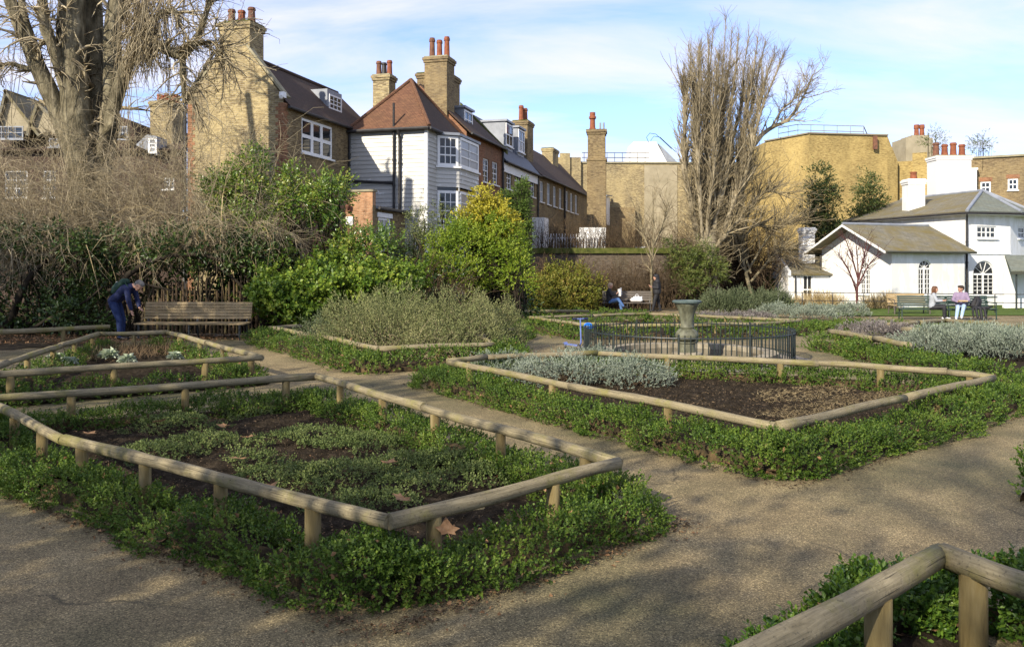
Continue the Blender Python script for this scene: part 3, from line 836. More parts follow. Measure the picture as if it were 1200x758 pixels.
# planting ground under the shrubs behind the seats
patch('shrub_border_soil', [(-30, 16.5), (-12.5, 16.6), (-9.0, 18.7), (-9.9, 21.6), (-6.2, 21.6), (-5.6, 20.4), (0.2, 21.5), (0.8, 28.5), (2.0, 36), (4.0, 39.8), (6, 45), (-30, 45)], M['litter'], step=0.5, dz=0.02, amp=0.03)
patch('shrub_border_soil', [(3.2, 40.5), (13.2, 41.0), (15.0, 36.6), (20, 44), (17, 52), (2, 52)], M['litter'], step=0.5, dz=0.02, amp=0.03)
patch('lawn', [(13.5, 35.2), (40, 36), (40, 52), (16, 47)], M['lawn'], step=0.4, dz=0.03, amp=0.01)
patch('seat_paving', [tuple(gp(*p)[:2]) for p in ((150, 397), (300, 393), (300, 389), (160, 389))], M['paving'], step=0.1, dz=0.014, amp=0.002)

rail_fence('log rail boxing the thyme bed with a crooked outer side', BED1, 0.40, True, 0.043, 1.0, 'log rails round the beds', post_r=0.046)
rail_fence('log rail round the brassica bed in front of the long slatted bench', BED2, 0.40, True, 0.047, 1.3, 'log rails round the beds', post_r=0.048)
rail_fence('log rail hemming the big rosemary bed', BED3, 0.35, False, 0.048, 1.6, 'log rails round the beds')
rail_fence('log rail round the bare soil bed beside the fountain', BED4, 0.35, True, 0.045, 2.2, 'log rails round the beds')
rail_fence('thick mossy log rail on stout posts at a dark bed corner', BED5[:3], 0.42, False, 0.056, 0.8, 'log rails round the beds', post_r=0.056, t0=0.16)
rail_fence('log rail behind the fountain railing, below the bench with the reader', BED6, 0.35, True, 0.05, 2.2, 'log rails round the beds')
rail_fence('log rail pointing from the fountain path to the silver lavender', BED7[:3], 0.35, False, 0.06, 1.3, 'log rails round the beds')
rail_fence('straight log rail behind the silver lavender', [BED7[6], BED7[5], BED7[4]], 0.35, False, 0.06, 1.6, 'log rails round the beds')
rail_fence('bent log rail at the feet of the couple on the green bench', BED9, 0.35, False, 0.06, 2.0, 'log rails round the beds')
rail_fence('log rail against the dark shrubs beside the bending man', P2([(-45, 391), (128, 383)], 0.4), 0.4, False, 0.055, 1.9, 'log rails round the beds')
rail_fence('short log rail along the olive shrub near the reader', P2([(604, 365), (690, 364.5)], 0.35), 0.35, False, 0.06, 2.0, 'log rails round the beds')

HG = 'low box hedges edging the beds'
b1 = outward(BED1, 0.08)
hedge('box hedge sprawling under the rail of the thyme bed', b1, 0.56, 0.25, M['box'], True, 1560, 8, 0.021, 0.0128, 0.075, group=HG, seed=3, ragged=0.34)
hedge('box hedge round the brassica bed before the long bench', outward(BED2, -0.05), 0.50, 0.25, M['box'], True, 330, 7, 0.034, 0.018, 0.10, group=HG, seed=4, ragged=0.4)
hedge('box hedge in front of the big rosemary bed', [tuple(v) for v in offset_poly(BED3[1:5], 0.30, False)], 0.75, 0.36, M['box'], False, 420, 7, 0.036, 0.02, 0.11, group=HG, seed=5)
hedge('box hedge sloping out from the bare soil bed', outward(BED4, 0.19), 0.70, 0.28, M['box'], True, 1150, 8, 0.0245, 0.0145, 0.085, group=HG, seed=6, ragged=0.22)
hedge('glossy box hedge under the thick mossy log rail', [(0.72, 3.03), (1.35, 3.62), (2.0, 4.20), (2.42, 4.10), (2.66, 3.5)], 0.44, 0.26, M['boxnear'], False, 1250, 9, 0.028, 0.015, 0.085, True, HG, 8, 0.6)
hedge('box hedge clump cut off at the path edge opposite the bare bed', [(3.72, 6.1), (4.3, 6.35), (5.2, 6.3)], 0.36, 0.30, M['boxnear'], False, 800, 8, 0.032, 0.017, 0.09, False, HG, 9, 0.3)
hedge('box hedge behind the fountain railing', outward(BED6, 0.1), 1.0, 0.34, M['box'], True, 200, 6, 0.05, 0.028, 0.13, group=HG, seed=10)
hedge('broad box hedge between the fountain path and the silver lavender', [tuple(v) for v in offset_poly(BED7[0:4], 0.22, False)], 0.95, 0.30, M['box'], False, 620, 7, 0.038, 0.021, 0.11, group=HG, seed=11)
hedge('box hedge between the two straight log rails near the green bench', P2([(1046, 388), (1110, 382), (1240, 393)], 0.1), 1.1, 0.22, M['box'], False, 330, 6, 0.05, 0.028, 0.12, group=HG, seed=12)
hedge('box hedge under the grey lavender strip by the white house', P2([(900, 381), (960, 383), (1050, 379)], 0.1), 1.3, 0.24, M['box'], False, 330, 6, 0.05, 0.028, 0.12, group=HG, seed=13)
hedge('box hedge below the photinia and the reader', P2([(600, 374), (640, 367), (760, 367.5)], 0.1), 1.6, 0.25, M['box'], False, 200, 6, 0.06, 0.034, 0.14, group=HG, seed=14)
hedge('box hedge tucked beside the rosemary bed by the fountain path', P2([(575, 402), (612, 392), (600, 388)], 0.1), 0.7, 0.34, M['box'], False, 420, 7, 0.036, 0.02, 0.11, group=HG, seed=15)
# ------------------------------------------------------------------ building parts
Z3 = Vector((0, 0, 1))
def wall_face(mb, org, U, N, w, z0, z1, holes=(), depth=0.12, mi=0):
    "a wall face with real openings and reveals; holes are (u0, u1, za, zb)"
    org, U, N = Vector(org), Vector(U), Vector(N)
    us = sorted({0.0, w, *[h[0] for h in holes], *[h[1] for h in holes]})
    zs = sorted({z0, z1, *[h[2] for h in holes], *[h[3] for h in holes]})
    flip = U.cross(Z3).dot(N) < 0
    def q(a, b, c, d):
        mb.add([a, b, c, d], [(0, 1, 2, 3) if not flip else (3, 2, 1, 0)], mi)
    P = lambda u, z, k=0.0: org + U * u + Z3 * z - N * k
    for i in range(len(us) - 1):
        for j in range(len(zs) - 1):
            um, zm = (us[i] + us[i + 1]) / 2, (zs[j] + zs[j + 1]) / 2
            if any(h[0] < um < h[1] and h[2] < zm < h[3] for h in holes): continue
            q(P(us[i], zs[j]), P(us[i + 1], zs[j]), P(us[i + 1], zs[j + 1]), P(us[i], zs[j + 1]))
    for a, b, c, d in holes:
        q(P(a, c), P(a, c, depth), P(a, d, depth), P(a, d))
        q(P(b, c, depth), P(b, c), P(b, d), P(b, d, depth))
        q(P(a, c), P(b, c), P(b, c, depth), P(a, c, depth))
        q(P(a, d, depth), P(b, d, depth), P(b, d), P(a, d))
def window(parent, org, U, N, u0, u1, z0, z1, nx=2, ny=2, inset=0.08, glass='glass', frame=0.06, bar=0.025, sill=True, name='window', mat='white', mull=()):
    "a timber window set back in its opening: frame, glazing bars, one pane per light, sill"
    org, U, N = Vector(org), Vector(U).normalized(), Vector(N).normalized()
    mb = MB(); P = lambda u, z, k=0.0: org + U * u + Z3 * z + N * k
    def member(ua, ub, za, zb, d=0.05, k=0.0):
        mb.obox(P((ua + ub) / 2, (za + zb) / 2, -inset + k), U * ((ub - ua) / 2), N * (d / 2), Z3 * ((zb - za) / 2))
    member(u0, u0 + frame, z0, z1); member(u1 - frame, u1, z0, z1)
    member(u0 + frame, u1 - frame, z0, z0 + frame); member(u0 + frame, u1 - frame, z1 - frame, z1)
    a, b, c, d = u0 + frame, u1 - frame, z0 + frame, z1 - frame
    xs = [a + (b - a) * i / nx for i in range(nx + 1)]; zs = [c + (d - c) * j / ny for j in range(ny + 1)]
    for i in range(1, nx):
        t = bar * (2.2 if i in mull else 1)
        member(xs[i] - t / 2, xs[i] + t / 2, c, d, 0.035, 0.003)
    for j in range(1, ny):
        t = bar * (1.6 if (ny == 2 or j == ny // 2) else 1)
        member(a, b, zs[j] - t / 2, zs[j] + t / 2, 0.03, 0.006)
    o = mb.build(name, M[mat], parent)
    for i in range(nx):
        for j in range(ny):
            p = MB(); k = -inset - 0.012
            n = [P(xs[i], zs[j], k), P(xs[i + 1], zs[j], k), P(xs[i + 1], zs[j + 1], k), P(xs[i], zs[j + 1], k)]
            p.prism(n, -N * 0.008)
            p.build('pane', M[glass], o)
    if sill:
        s = MB(); s.obox(P((u0 + u1) / 2, z0 - 0.035, 0.02), U * ((u1 - u0) / 2 + 0.06), N * 0.09, Z3 * 0.033)
        s.build('sill', M[mat], o)
    return o
def arch_window(parent, wallmb, wm, org, U, N, u0, u1, z0, zs, ny=4, inset=0.1, spl=8):
    "round-headed window: the wall's opening is square to zs + radius and gets curved spandrels"
    org, U, N = Vector(org), Vector(U).normalized(), Vector(N).normalized()
    r = (u1 - u0) / 2; cu = (u0 + u1) / 2
    P = lambda u, z, k=0.0: org + U * u + Z3 * z + N * k
    arc = [(cu + r * math.cos(PI * i / (2 * spl)), zs + r * math.sin(PI * i / (2 * spl))) for i in range(2 * spl + 1)]
    for i in range(2 * spl):
        (ua, za), (ub, zb) = arc[i], arc[i + 1]
        cor = (u1, zs + r) if i < spl else (u0, zs + r)
        wallmb.add([P(ua, za), P(*cor), P(ub, zb)], [(0, 1, 2)], wm)
        wallmb.add([P(ua, za), P(ub, zb), P(ub, zb, -inset - .04), P(ua, za, -inset - .04)], [(0, 1, 2, 3)], wm)
    mb = MB(); f = 0.06
    def member(ua, ub, za, zb, d=0.05, k=0.0):
        mb.obox(P((ua + ub) / 2, (za + zb) / 2, -inset + k), U * ((ub - ua) / 2), N * (d / 2), Z3 * ((zb - za) / 2))
    member(u0, u0 + f, z0, zs); member(u1 - f, u1, z0, zs); member(u0 + f, u1 - f, z0, z0 + f); member(u0 + f, u1 - f, zs - .045, zs + .045)
    member(cu - .05, cu + .05, z0 + f, zs - .045, 0.045, .003)
    for s in (-1, 1):
        m_ = cu + s * r / 2; member(m_ - .014, m_ + .014, z0 + f, zs - .045, .03, .006)
    for j in range(1, ny):
        z = z0 + f + (zs - .045 - z0 - f) * j / ny; member(u0 + f, u1 - f, z - .014, z + .014, .03, .009)
    for i in range(2 * spl):      # curved head
        (ua, za), (ub, zb) = arc[i], arc[i + 1]
        ia = (cu + (ua - cu) * (1 - f / r), zs + (za - zs) * (1 - f / r)); ib = (cu + (ub - cu) * (1 - f / r), zs + (zb - zs) * (1 - f / r))
        mb.prism([P(ua, za, -inset), P(ub, zb, -inset), P(*ib, -inset), P(*ia, -inset)], N * 0.03)
    for a in (36, 72, 108, 144):  # fan bars
        d = U * math.cos(R(a)) + Z3 * math.sin(R(a)); q = Vector((0, 0, 0)) + U * -math.sin(R(a)) + Z3 * math.cos(R(a))
        mb.obox(P(cu, zs, -inset + .006) + d * (r - f) / 2, d * ((r - f) / 2), N * 0.015, q * 0.012)
    o = mb.build('window', M['white'], parent)
    zz = [z0 + f + (zs - .045 - z0 - f) * j / ny for j in range(ny + 1)]
    for s in range(4):
        ua, ub = u0 + f + (2 * r - 2 * f) * s / 4, u0 + f + (2 * r - 2 * f) * (s + 1) / 4
        for j in range(ny):
            p = MB(); p.prism([P(ua, zz[j], -inset - .012), P(ub, zz[j], -inset - .012), P(ub, zz[j + 1], -inset - .012), P(ua, zz[j + 1], -inset - .012)], -N * 0.008)
            p.build('pane', M['glass'], o)
    p = MB(); p.prism([P(u, z, -inset - .012) for u, z in arc], -N * 0.008); p.build('fanlight', M['glass'], o)
    s = MB(); s.obox(P(cu, z0 - .03, .02), U * (r + .05), N * .08, Z3 * .03); s.build('sill', M['white'], o)
    return o
def chimney(parent, x0, x1, y0, y1, z0, z1, mat, npot=3, pot_h=0.7, pot_r=0.13, pots='x', potm=None, cap='coping', cor=True, name='chimney'):
    mb = MB(); mb.box(x0, x1, y0, y1, z0, z1 - 0.25)
    if cor:
        mb.box(x0 - .05, x1 + .05, y0 - .05, y1 + .05, z1 - .25, z1 - .13); mb.box(x0 - .09, x1 + .09, y0 - .09, y1 + .09, z1 - .13, z1)
    else: mb.box(x0, x1, y0, y1, z1 - .25, z1)
    st = mb.build(name, M[mat], parent, uv=True)
    c = MB(); c.prism([(x0 - .03, y0 - .03, z1), (x1 + .03, y0 - .03, z1), (x1 + .03, y1 + .03, z1), (x0 - .03, y1 + .03, z1)], (0, 0, .07))
    c.build('cap', M[cap], st)
    for i in range(npot):
        t = (i + .5) / npot
        px_, py_ = (x0 + (x1 - x0) * t, (y0 + y1) / 2) if pots == 'x' else ((x0 + x1) / 2, y0 + (y1 - y0) * t)
        h = pot_h * (1 - .13 * (i % 2)); r = pot_r
        p = MB(); p.lathe([(r * 1.1, 0), (r * 1.1, .06), (r, .1), (r * .86, h * .8), (r * 1.06, h * .82), (r * 1.06, h * .92), (r * .9, h * .95), (r * .9, h), (r * .7, h), (r * .7, h * .7)], 10, (px_, py_, z1 + .07))
        p.build('pot', M[(potm or ['pot'])[i % len(potm or ['pot'])]], st, smooth=False)
    return st
def pipe(parent, pts, r=0.05, mat='pipe', name='downpipe'):
    mb = MB(); mb.tube(pts, r, 8)
    for p, q in zip(pts[:-1], pts[1:]):
        p, q = Vector(p), Vector(q)
        if (q - p).length > 1.2:
            for k in range(1, int((q - p).length / 1.1)):
                c = p.lerp(q, k * 1.1 / (q - p).length); d = (q - p).normalized()
                mb.tube([c - d * .05, c + d * .05], r * 1.3, 8)
    return mb.build(name, M[mat], parent, smooth=False)
def slab(parent, name, quad, t, mat, uv=True):
    "a roof plane with thickness"
    p = [Vector(v) for v in quad]; n = (p[1] - p[0]).cross(p[-1] - p[0]).normalized()
    if n.z < 0: p.reverse(); n = -n
    mb = MB(); mb.prism([v - n * t for v in p], n * t)
    return mb.build(name, M[mat], parent, uv=uv)

# ------------------------------------------------------------------ the terrace of old houses: its own axes (x = out of the front, y = along the row)
TA = R(16.05)
TO = Vector((-8.81, 32.0, 0.0))
TD = Vector((math.sin(TA), math.cos(TA), 0)); TN = Vector((math.cos(TA), -math.sin(TA), 0))
def tframe(name, s, t): return empty(name, TO + TD * s + TN * t, -TA)
def s_at(px, t):
    k = (px - 600) / FPX; p = TO + TN * t
    return (k * p.y - p.x) / (TD.x - k * TD.y)
def z_at(px, py, t):
    s = s_at(px, t); y = (TO + TN * t + TD * s).y
    return CAMH + (HY - py) / FPX * y
X_, Y_ = Vector((1, 0, 0)), Vector((0, 1, 0))
GB = -0.8       # walls go down into the ground

def gable_house():
    h = tframe('brick_gable_house', 0, 0)
    tag(h, 'yellow brick house with tall windowless gable and lichened chimney', 'house')
    W, L, EZ, RZ = 4.32, 8.4, 8.0, 10.2
    mb = MB()
    wall_face(mb, (-W, 0, 0), X_, -Y_, W - .0, GB, EZ + .25)
    mb.add([(-W, 0, EZ + .25), (0, 0, EZ + .25), (-W / 2 + .5, 0, RZ + .15), (-W / 2 - .5, 0, RZ + .15)], [(0, 1, 2, 3)])
    mb.add([(-W, .26, EZ + .25), (0, .26, EZ + .25), (-W / 2 + .5, .26, RZ + .15), (-W / 2 - .5, .26, RZ + .15)], [(3, 2, 1, 0)])
    wall_face(mb, (-W, 0, 0), Y_, -X_, L, GB, EZ - .04)
    wall_face(mb, (-W, L, 0), X_, Y_, W, GB, EZ - .04)
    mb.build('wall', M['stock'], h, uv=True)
    mb = MB()
    wu0, wu1, wz0, wz1 = s_at(353.5, 0), s_at(389.5, 0), z_at(371, 183, 0), z_at(371, 143.5, 0)
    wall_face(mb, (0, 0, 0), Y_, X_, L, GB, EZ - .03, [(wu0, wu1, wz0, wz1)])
    side = mb.build('side_wall', M['darkstock'], h, uv=True)  # darker copy of the gable brick: shade of this side put into colour
    q = MB()
    for k in range(64):      # toothed red corner bricks, standing just proud
        z = GB + .02 + k * .15
        if z > 8.0: break
        q.box(-(.34 if k % 2 else .22), .012, -.012, (.22 if k % 2 else .34), z, z + .139)
    q.build('red_quoin', M['quoin'], h, uv=True)
    q = MB()
    for k in range(60):
        z = GB + .02 + k * .15
        q.box(-W - .012, -W + (.34 if k % 2 else .22), -.012, .2, z, z + .139)
    q.build('red_quoin', M['quoin'], h, uv=True)
    w = window(h, (0, 0, 0), Y_, X_, wu0, wu1, wz0, wz1, 3, 2, .05, 'glass', .1, .09, True, mull=(1, 2))
    slab(h, 'roof', [(-W / 2, .27, RZ), (.18, .27, EZ - .05), (.18, L, EZ - .05), (-W / 2, L, RZ)], .07, 'darktile')
    slab(h, 'roof', [(-W / 2, .27, RZ), (-W - .18, .27, EZ - .05), (-W - .18, L, EZ - .05), (-W / 2, L, RZ)], .07, 'darktile')
    mb = MB(); mb.tube([(-W / 2, .27, RZ + .03), (-W / 2, L, RZ + .03)], .09, 8); mb.build('ridge', M['darktile'], h, uv=True)
    c = MB()
    for s in (0, 1):
        a = Vector((0.1 if s else -W - .1, 0, EZ + .23)); b = Vector((-W / 2 + (.5 if s else -.5), 0, RZ + .17))
        d = (b - a).normalized(); n = Vector((-d.z, 0, d.x)); n = n if n.z > 0 else -n
        c.prism([a, b, b + n * .09, a + n * .09], (0, .3, 0))
    co = c.build('gable_coping', M['coping'], h); co.location.y = -.03
    chimney(h, -W / 2 - .68, -W / 2 + .68, -.02, .95, 9.4, 11.3, 'stock', 3, .62, .15, 'x', ['darkpot', 'pot'], 'moss')
    mb = MB(); mb.tube([(.2, .1, EZ - .1), (.2, 5.5, EZ - .1)], .06, 8); mb.build('gutter', M['pipe'], h)
    pipe(h, [(.06, 5.35, EZ - .15), (.06, 5.35, 1)], .05)
    pipe(h, [(-W - .07, -.06, 8.6), (-W - .07, -.06, GB)], .055)
    mb = MB(); mb.box(-.02, .16, -.26, -.05, 8.2, 8.42); mb.lathe([(.05, 0), (.08, .1), (.08, .16)], 10, (.08, -.3, 8.14)); mb.build('security_light', M['white'], h)
    # roof dormer clad in lead behind the ridge end
    d = MB(); y0, y1 = s_at(384, -.7), s_at(401, -.7)
    d.box(-1.9, -.72, y0, y1, 8.7, z_at(390, 109, -.7) + .1)
    dm = d.build('dormer', M['lead'], h)
    window(h, (-.715, 0, 0), Y_, X_, y0 + .1, y1 - .1, 8.75, z_at(390, 112, -.7), 3, 3, -.03, 'glass', .07, .03, False)
    return h
gable_house()

def annex():
    a = tframe('brick_annex', 2.2, 0.0)
    tag(a, 'low pink brick annex with stepped parapet beside the white boarded house', 'outbuilding')
    mb = MB(); wall_face(mb, (.012, 0, 0), X_, -Y_, 2.69, GB, 4.75); mb.add([(0, .3, 4.75), (2.7, .3, 4.75), (2.7, 0, 4.75), (0, 0, 4.75)], [(3, 2, 1, 0)])
    mb.add([(2.7, 0, 4.2), (2.7, .3, 4.2), (2.7, .3, 4.75), (2.7, 0, 4.75)], [(0, 1, 2, 3)])
    mb.build('wall', M['pink'], a, uv=True)
    c = MB(); c.box(0.012, 2.76, -.05, .34, 4.752, 4.84); c.build('coping', M['coping'], a)
    mb = MB(); u0, u1 = .55, 1.75
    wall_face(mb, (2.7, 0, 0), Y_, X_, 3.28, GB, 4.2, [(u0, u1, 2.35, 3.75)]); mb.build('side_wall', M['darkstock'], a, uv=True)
    window(a, (2.7, 0, 0), Y_, X_, u0, u1, 2.35, 3.75, 2, 2, .05, 'curtain', .1, .05)
    l = MB(); l.box(2.66, 2.74, u0 - .12, u1 + .12, 3.76, 3.95); l.build('lintel', M['white'], a)
    slab(a, 'roof', [(2.82, .31, 4.16), (2.82, 3.27, 4.16), (0.05, 3.27, 4.7), (0.05, .31, 4.7)], .08, 'lead')
    g = MB(); g.tube([(2.86, .3, 4.1), (2.86, 3.2, 4.1)], .06, 8); g.build('gutter', M['pipe'], a)
    p = MB(); p.box(1.55, 1.85, -.05, -.004, 3.4, 3.75); p.build('vent', M['white'], a)
    for x, z in ((1.6, 3.95), (.9, 3.2)):
        p = MB(); p.box(x, x + .16, -.12, -.004, z, z + .2); p.lathe([(.05, 0), (.1, .1), (.1, .18)], 8, (x + .08, -.16, z + .1)); p.build('wall_lamp', M['darkpot'], a)
annex()

def boards(parent, org, U, N, w, z0, z1, step=0.19, holes=(), wtop=None):
    "lapped weatherboards, each its own piece, cut round the openings"
    org, U, N = Vector(org), Vector(U), Vector(N)
    z = z0
    while z < z1 - .02:
        zt = min(z + step, z1)
        cuts = sorted((h[0], h[1]) for h in holes if h[2] < zt - .02 and h[3] > z + .02)
        a = 0.0; spans = []
        for c in cuts:
            if c[0] > a + .02: spans.append((a, c[0]))
            a = c[1]
        if a < w - .02: spans.append((a, w))
        for s0, s1 in spans:
            mb = MB()
            q = [org + U * s0 + Z3 * z + N * .045, org + U * s0 + Z3 * (zt + .012) + N * .014, org + U * s0 + Z3 * (zt + .012), org + U * s0 + Z3 * z]
            mb.prism(q, U * (s1 - s0))
            mb.build('board', M['board'], parent)
        z += step
def white_house():
    h = tframe('weatherboard_house', 5.5, 0.0)
    tag(h, 'white weatherboarded house with pyramid clay roof and two-storey bay', 'house')
    W, L, EZ = 3.69, 5.3, 7.83
    mb = MB()      # plain wall behind the boards
    wall_face(mb, (0, 0, 0), X_, -Y_, W, GB, EZ - .01); wall_face(mb, (0, L, 0), X_, Y_, W, GB, EZ - .01); wall_face(mb, (0, 0, 0), Y_, -X_, L, GB, EZ - .01)
    wall_face(mb, (W, 0, 0), Y_, X_, L, GB, EZ - .01)
    mb.build('wall', M['board'], h)
    boards(h, (0.02, 0, 0), X_, -Y_, W - .1, .2, EZ - .03)
    # canted bay on the front
    b0, b1 = s_at(511, W) - 5.5, s_at(547, W) - 5.5 - .1
    d = 0.85
    pts = [Vector((W, b0, 0)), Vector((W + d, b0 + d * .8, 0)), Vector((W + d, b1 - d * .8, 0)), Vector((W, b1, 0))]
    boards(h, (W, 0, 0), Y_, X_, b0 - .02, .2, EZ - .03)
    cb = MB(); cb.box(W - .06, W + .075, -.075, .05, .2, EZ - .03); cb.build('corner_board', M['white'], h)
    bay = MB(); bay.prism([p + Z3 * GB for p in (pts[0] - X_ * .02, pts[1] - X_ * .12, pts[2] - X_ * .12, pts[3] - X_ * .02)], (0, 0, EZ - GB - .15))
    bay.build('bay_core', M['glass'], h)
    z_hi0, z_hi1 = z_at(524, 192, W + .4), z_at(524, 163, W + .4)
    z_lo0, z_lo1 = z_at(524, 258, W + .4), z_at(524, 227, W + .4)
    for i in range(3):
        a, b = pts[i], pts[i + 1]; U = (b - a).normalized(); N = U.cross(Z3).normalized(); w = (b - a).length
        e = .14
        boards(h, a, U, N, w, .2, EZ - .03, holes=[(0.04, w - .04, z_hi0 - .12, z_hi1 + .14), (0.04, w - .04, z_lo0 - .12, z_lo1 + .14)])
        for za, zb in ((z_hi0, z_hi1), (z_lo0, z_lo1)):
            window(h, a + N * .03, U, N, .05, w - .05, za - .11, zb + .13, 3 if i == 0 else 2, 3, 0.0, 'glass' if i != 1 else 'curtain', .12, .04, False)
        s = MB(); s.obox(a + U * w / 2 + Z3 * (z_hi0 - .16) + N * .05, U * (w / 2 + .04), N * .09, Z3 * .04); s.build('sill_band', M['white'], h)
    # roof
    A = Vector((W / 2, L / 2, 10.55)); o = .22
    c = [Vector((-.0, -o, EZ)), Vector((W + o, -o, EZ)), Vector((W + o, L, EZ)), Vector((-.0, L, EZ))]
    for i in range(4):
        t = MB(); t.prism([c[i] - Z3 * .06, c[(i + 1) % 4] - Z3 * .06, A - Z3 * .06], (0, 0, .06)); t.build('roof', M['clay'] if i != 1 else M['darktile'], h, uv=True)  # slope turned from the sun: its shade is painted with darker tiles
    for i in (0, 1, 2):
        r = MB(); r.tube([c[i] + Z3 * .02, A + Z3 * .03], .085, 8); r.build('hip_tile', M['clay'], h, uv=True)
    br = MB(); ex = [p + (p - Vector((W, (b0 + b1) / 2, 0))).normalized() * .18 for p in pts]
    br.prism([p + Z3 * (EZ - .16) for p in (pts[0] - X_ * .1, ex[0], ex[1], ex[2], ex[3], pts[3] - X_ * .1)], (0, 0, .12)); br.build('bay_roof', M['lead'], h)
    g = MB(); g.tube([(0, -o - .05, EZ - .08), (W + o, -o - .05, EZ - .08)], .07, 8); g.tube([(W + o + .04, -o, EZ - .08), (W + o + .04, b0, EZ - .08)], .07, 8); g.build('gutter', M['pipe'], h)
    x1, x2 = 2.20, 2.48
    pipe(h, [(x1, -.12, EZ + 1.1), (x1, -.12, EZ - .3), (x1, -.12, 1)], .055)
    pipe(h, [(x2, -.3, EZ - .1), (x2, -.12, EZ - .45), (x2, -.12, .5)], .065)
    pipe(h, [(.2, -.12, 5.55), (x1 - .05, -.12, 5.42)], .06, name='waste_pipe')
    chimney(h, W / 2 - .35, W / 2 + .85, L - .1, L + 1.0, 8.0, 12.25, 'darkstock', 3, 1.05, .15, 'x', ['darkpot', 'pot', 'pot'], 'coping')
    chimney(h, -1.3, -.4, L - .2, L + .6, 8.0, 11.5, 'stock', 3, .75, .14, 'x', ['darkpot', 'pipe', 'pot'], 'coping')
white_house()

FX = 3.69     # front line of the row beyond
def row_house(name, label, s0, s1, EZ, RZ, wall, roofm, wins, depth=5.0, ridge_t=1.2, fascia=None, glass='glass', lower=(), wn_=(2, 4)):
    h = tframe(name, s0, 0); tag(h, label, 'house', 'brick houses of the old row')
    L = s1 - s0; W = FX
    mb = MB()
    holes = [(s_at(a, W) - s0, s_at(b, W) - s0, z_at((a + b) / 2, d, W), z_at((a + b) / 2, c, W)) for a, b, c, d in wins]
    wall_face(mb, (W, 0, 0), Y_, X_, L, GB, EZ, holes, .14)
    wall_face(mb, (W - depth, L, 0), X_, Y_, depth, GB, EZ)
    wall_face(mb, (W - depth, 0, 0), X_, -Y_, depth, GB, EZ)
    yb = ridge_t
    for y, fl in ((0, 1), (L, 0)):
        t = [(W - depth, y, EZ), (W, y, EZ), (yb, y, RZ - .08)]
        mb.add(t, [(0, 1, 2)] if fl else [(2, 1, 0)])
    mb.build('wall', M[wall], h, uv=True)
    for a, b, c, d in holes:
        window(h, (W, 0, 0), Y_, X_, a, b, c, d, wn_[0], wn_[1], .09, glass, .07, .03)
    slab(h, 'roof', [(yb, -.01, RZ), (W + .25, -.01, EZ - .02), (W + .25, L + .01, EZ - .02), (yb, L + .01, RZ)], .07, roofm)
    slab(h, 'roof', [(yb, -.01, RZ), (W - depth - .2, -.01, EZ - .02), (W - depth - .2, L + .01, EZ - .02), (yb, L + .01, RZ)], .07, roofm)
    g = MB(); g.tube([(W + .28, 0, EZ - .08), (W + .28, L, EZ - .08)], .06, 8); g.build('gutter', M['pipe'], h)
    if fascia:
        f = MB(); f.box(W + .003, W + .08, .02, L - .02, EZ - fascia, EZ - .1); f.build('fascia', M['white'], h)
    pipe(h, [(W + .09, L - .15, EZ - .1), (W + .09, L - .15, .5)], .06)
    return h
def dormer(h, s0, pa, pb, pt, pbm, t, back, side='lead', depth=1.8):
    "roof dormer between picture columns pa..pb with its window from rows pt to pbm"
    a, b = s_at(pa, t) - s0, s_at(pb, t) - s0
    z1, z0 = z_at((pa + pb) / 2, pt, t), z_at((pa + pb) / 2, pbm, t)
    mb = MB(); mb.box(t - depth, t, a, b, z0 - .25, z1 + .12); d = mb.build('dormer', M[side], h)
    r = MB(); r.box(t - depth, t + .14, a - .1, b + .1, z1 + .125, z1 + .24); r.build('dormer_roof', M['lead'], d)
    window(h, (t + .01, 0, 0), Y_, X_, a + .04, b - .04, z0, z1 + .05, 2, 2, -.03, 'glass', .09, .04, True)
h1 = row_house('brick_row_house', 'dark red brick row house with tall sash windows beside the white bay', 10.85, 17.05, 8.45, 11.0, 'redbrick', 'darktile',
          [(553, 559.5, 200, 226), (566, 573, 186, 214), (577, 583.5, 190, 217)])
dormer(h1, 10.85, 543, 553, 132, 152, 2.9, 1.5)
chimney(h1, .2, 1.9, 2.0, 4.0, 9.5, 12.0, 'darkstock', 5, .8, .17, 'y', ['darkpot', 'pot', 'darkpot'], 'moss')
par = MB(); par.prism([(FX + .3, 6.0, 8.4), (1.2, 6.0, 11.2), (1.2, 6.0, 10.9), (FX + .3, 6.0, 8.1)], (0, .3, 0)); par.build('party_parapet', M['moss'], h1)
h2 = row_house('slate_row_house', 'row house with blue slate roof, two white dormers and white fascia', 17.1, 25.15, 7.78, 10.9, 'darkstock', 'slate',  # shade on this front is put into the darker brick
          [(593.5, 599.5, 196, 222), (603, 609.5, 199, 225), (621.5, 626.5, 207, 231)], fascia=.62)
dormer(h2, 17.1, 592, 600.5, 147, 172, 3.0, 1.5); dormer(h2, 17.1, 606.5, 614, 154, 179, 3.0, 1.5)
chimney(h2, 2.0, 3.0, 8.05, 9.6, 8.6, 11.45, 'darkstock', 3, 1.0, .17, 'y', ['pot'], 'moss')
w = MB(); w.box(FX + .01, FX + .8, 6.6, 7.9, GB, 4.9); w.build('white_porch', M['white'], h2)
h3 = row_house('long_brick_row_house', 'long brown brick row house with seven close white windows and tiled roof', 25.2, 43.0, 7.85, 10.7, 'darkstock', 'darktile',  # darker brick again carries the shade of the row's front
          [(632.7, 636.8, 212.5, 237), (641, 644.8, 215, 240), (648.3, 651.8, 218.5, 242.5), (655, 658.4, 221, 244.5), (662.8, 665.8, 224, 247), (668.4, 671.2, 226.5, 249), (673.9, 676.6, 228.5, 250.5)], glass='curtain', wn_=(2, 2))
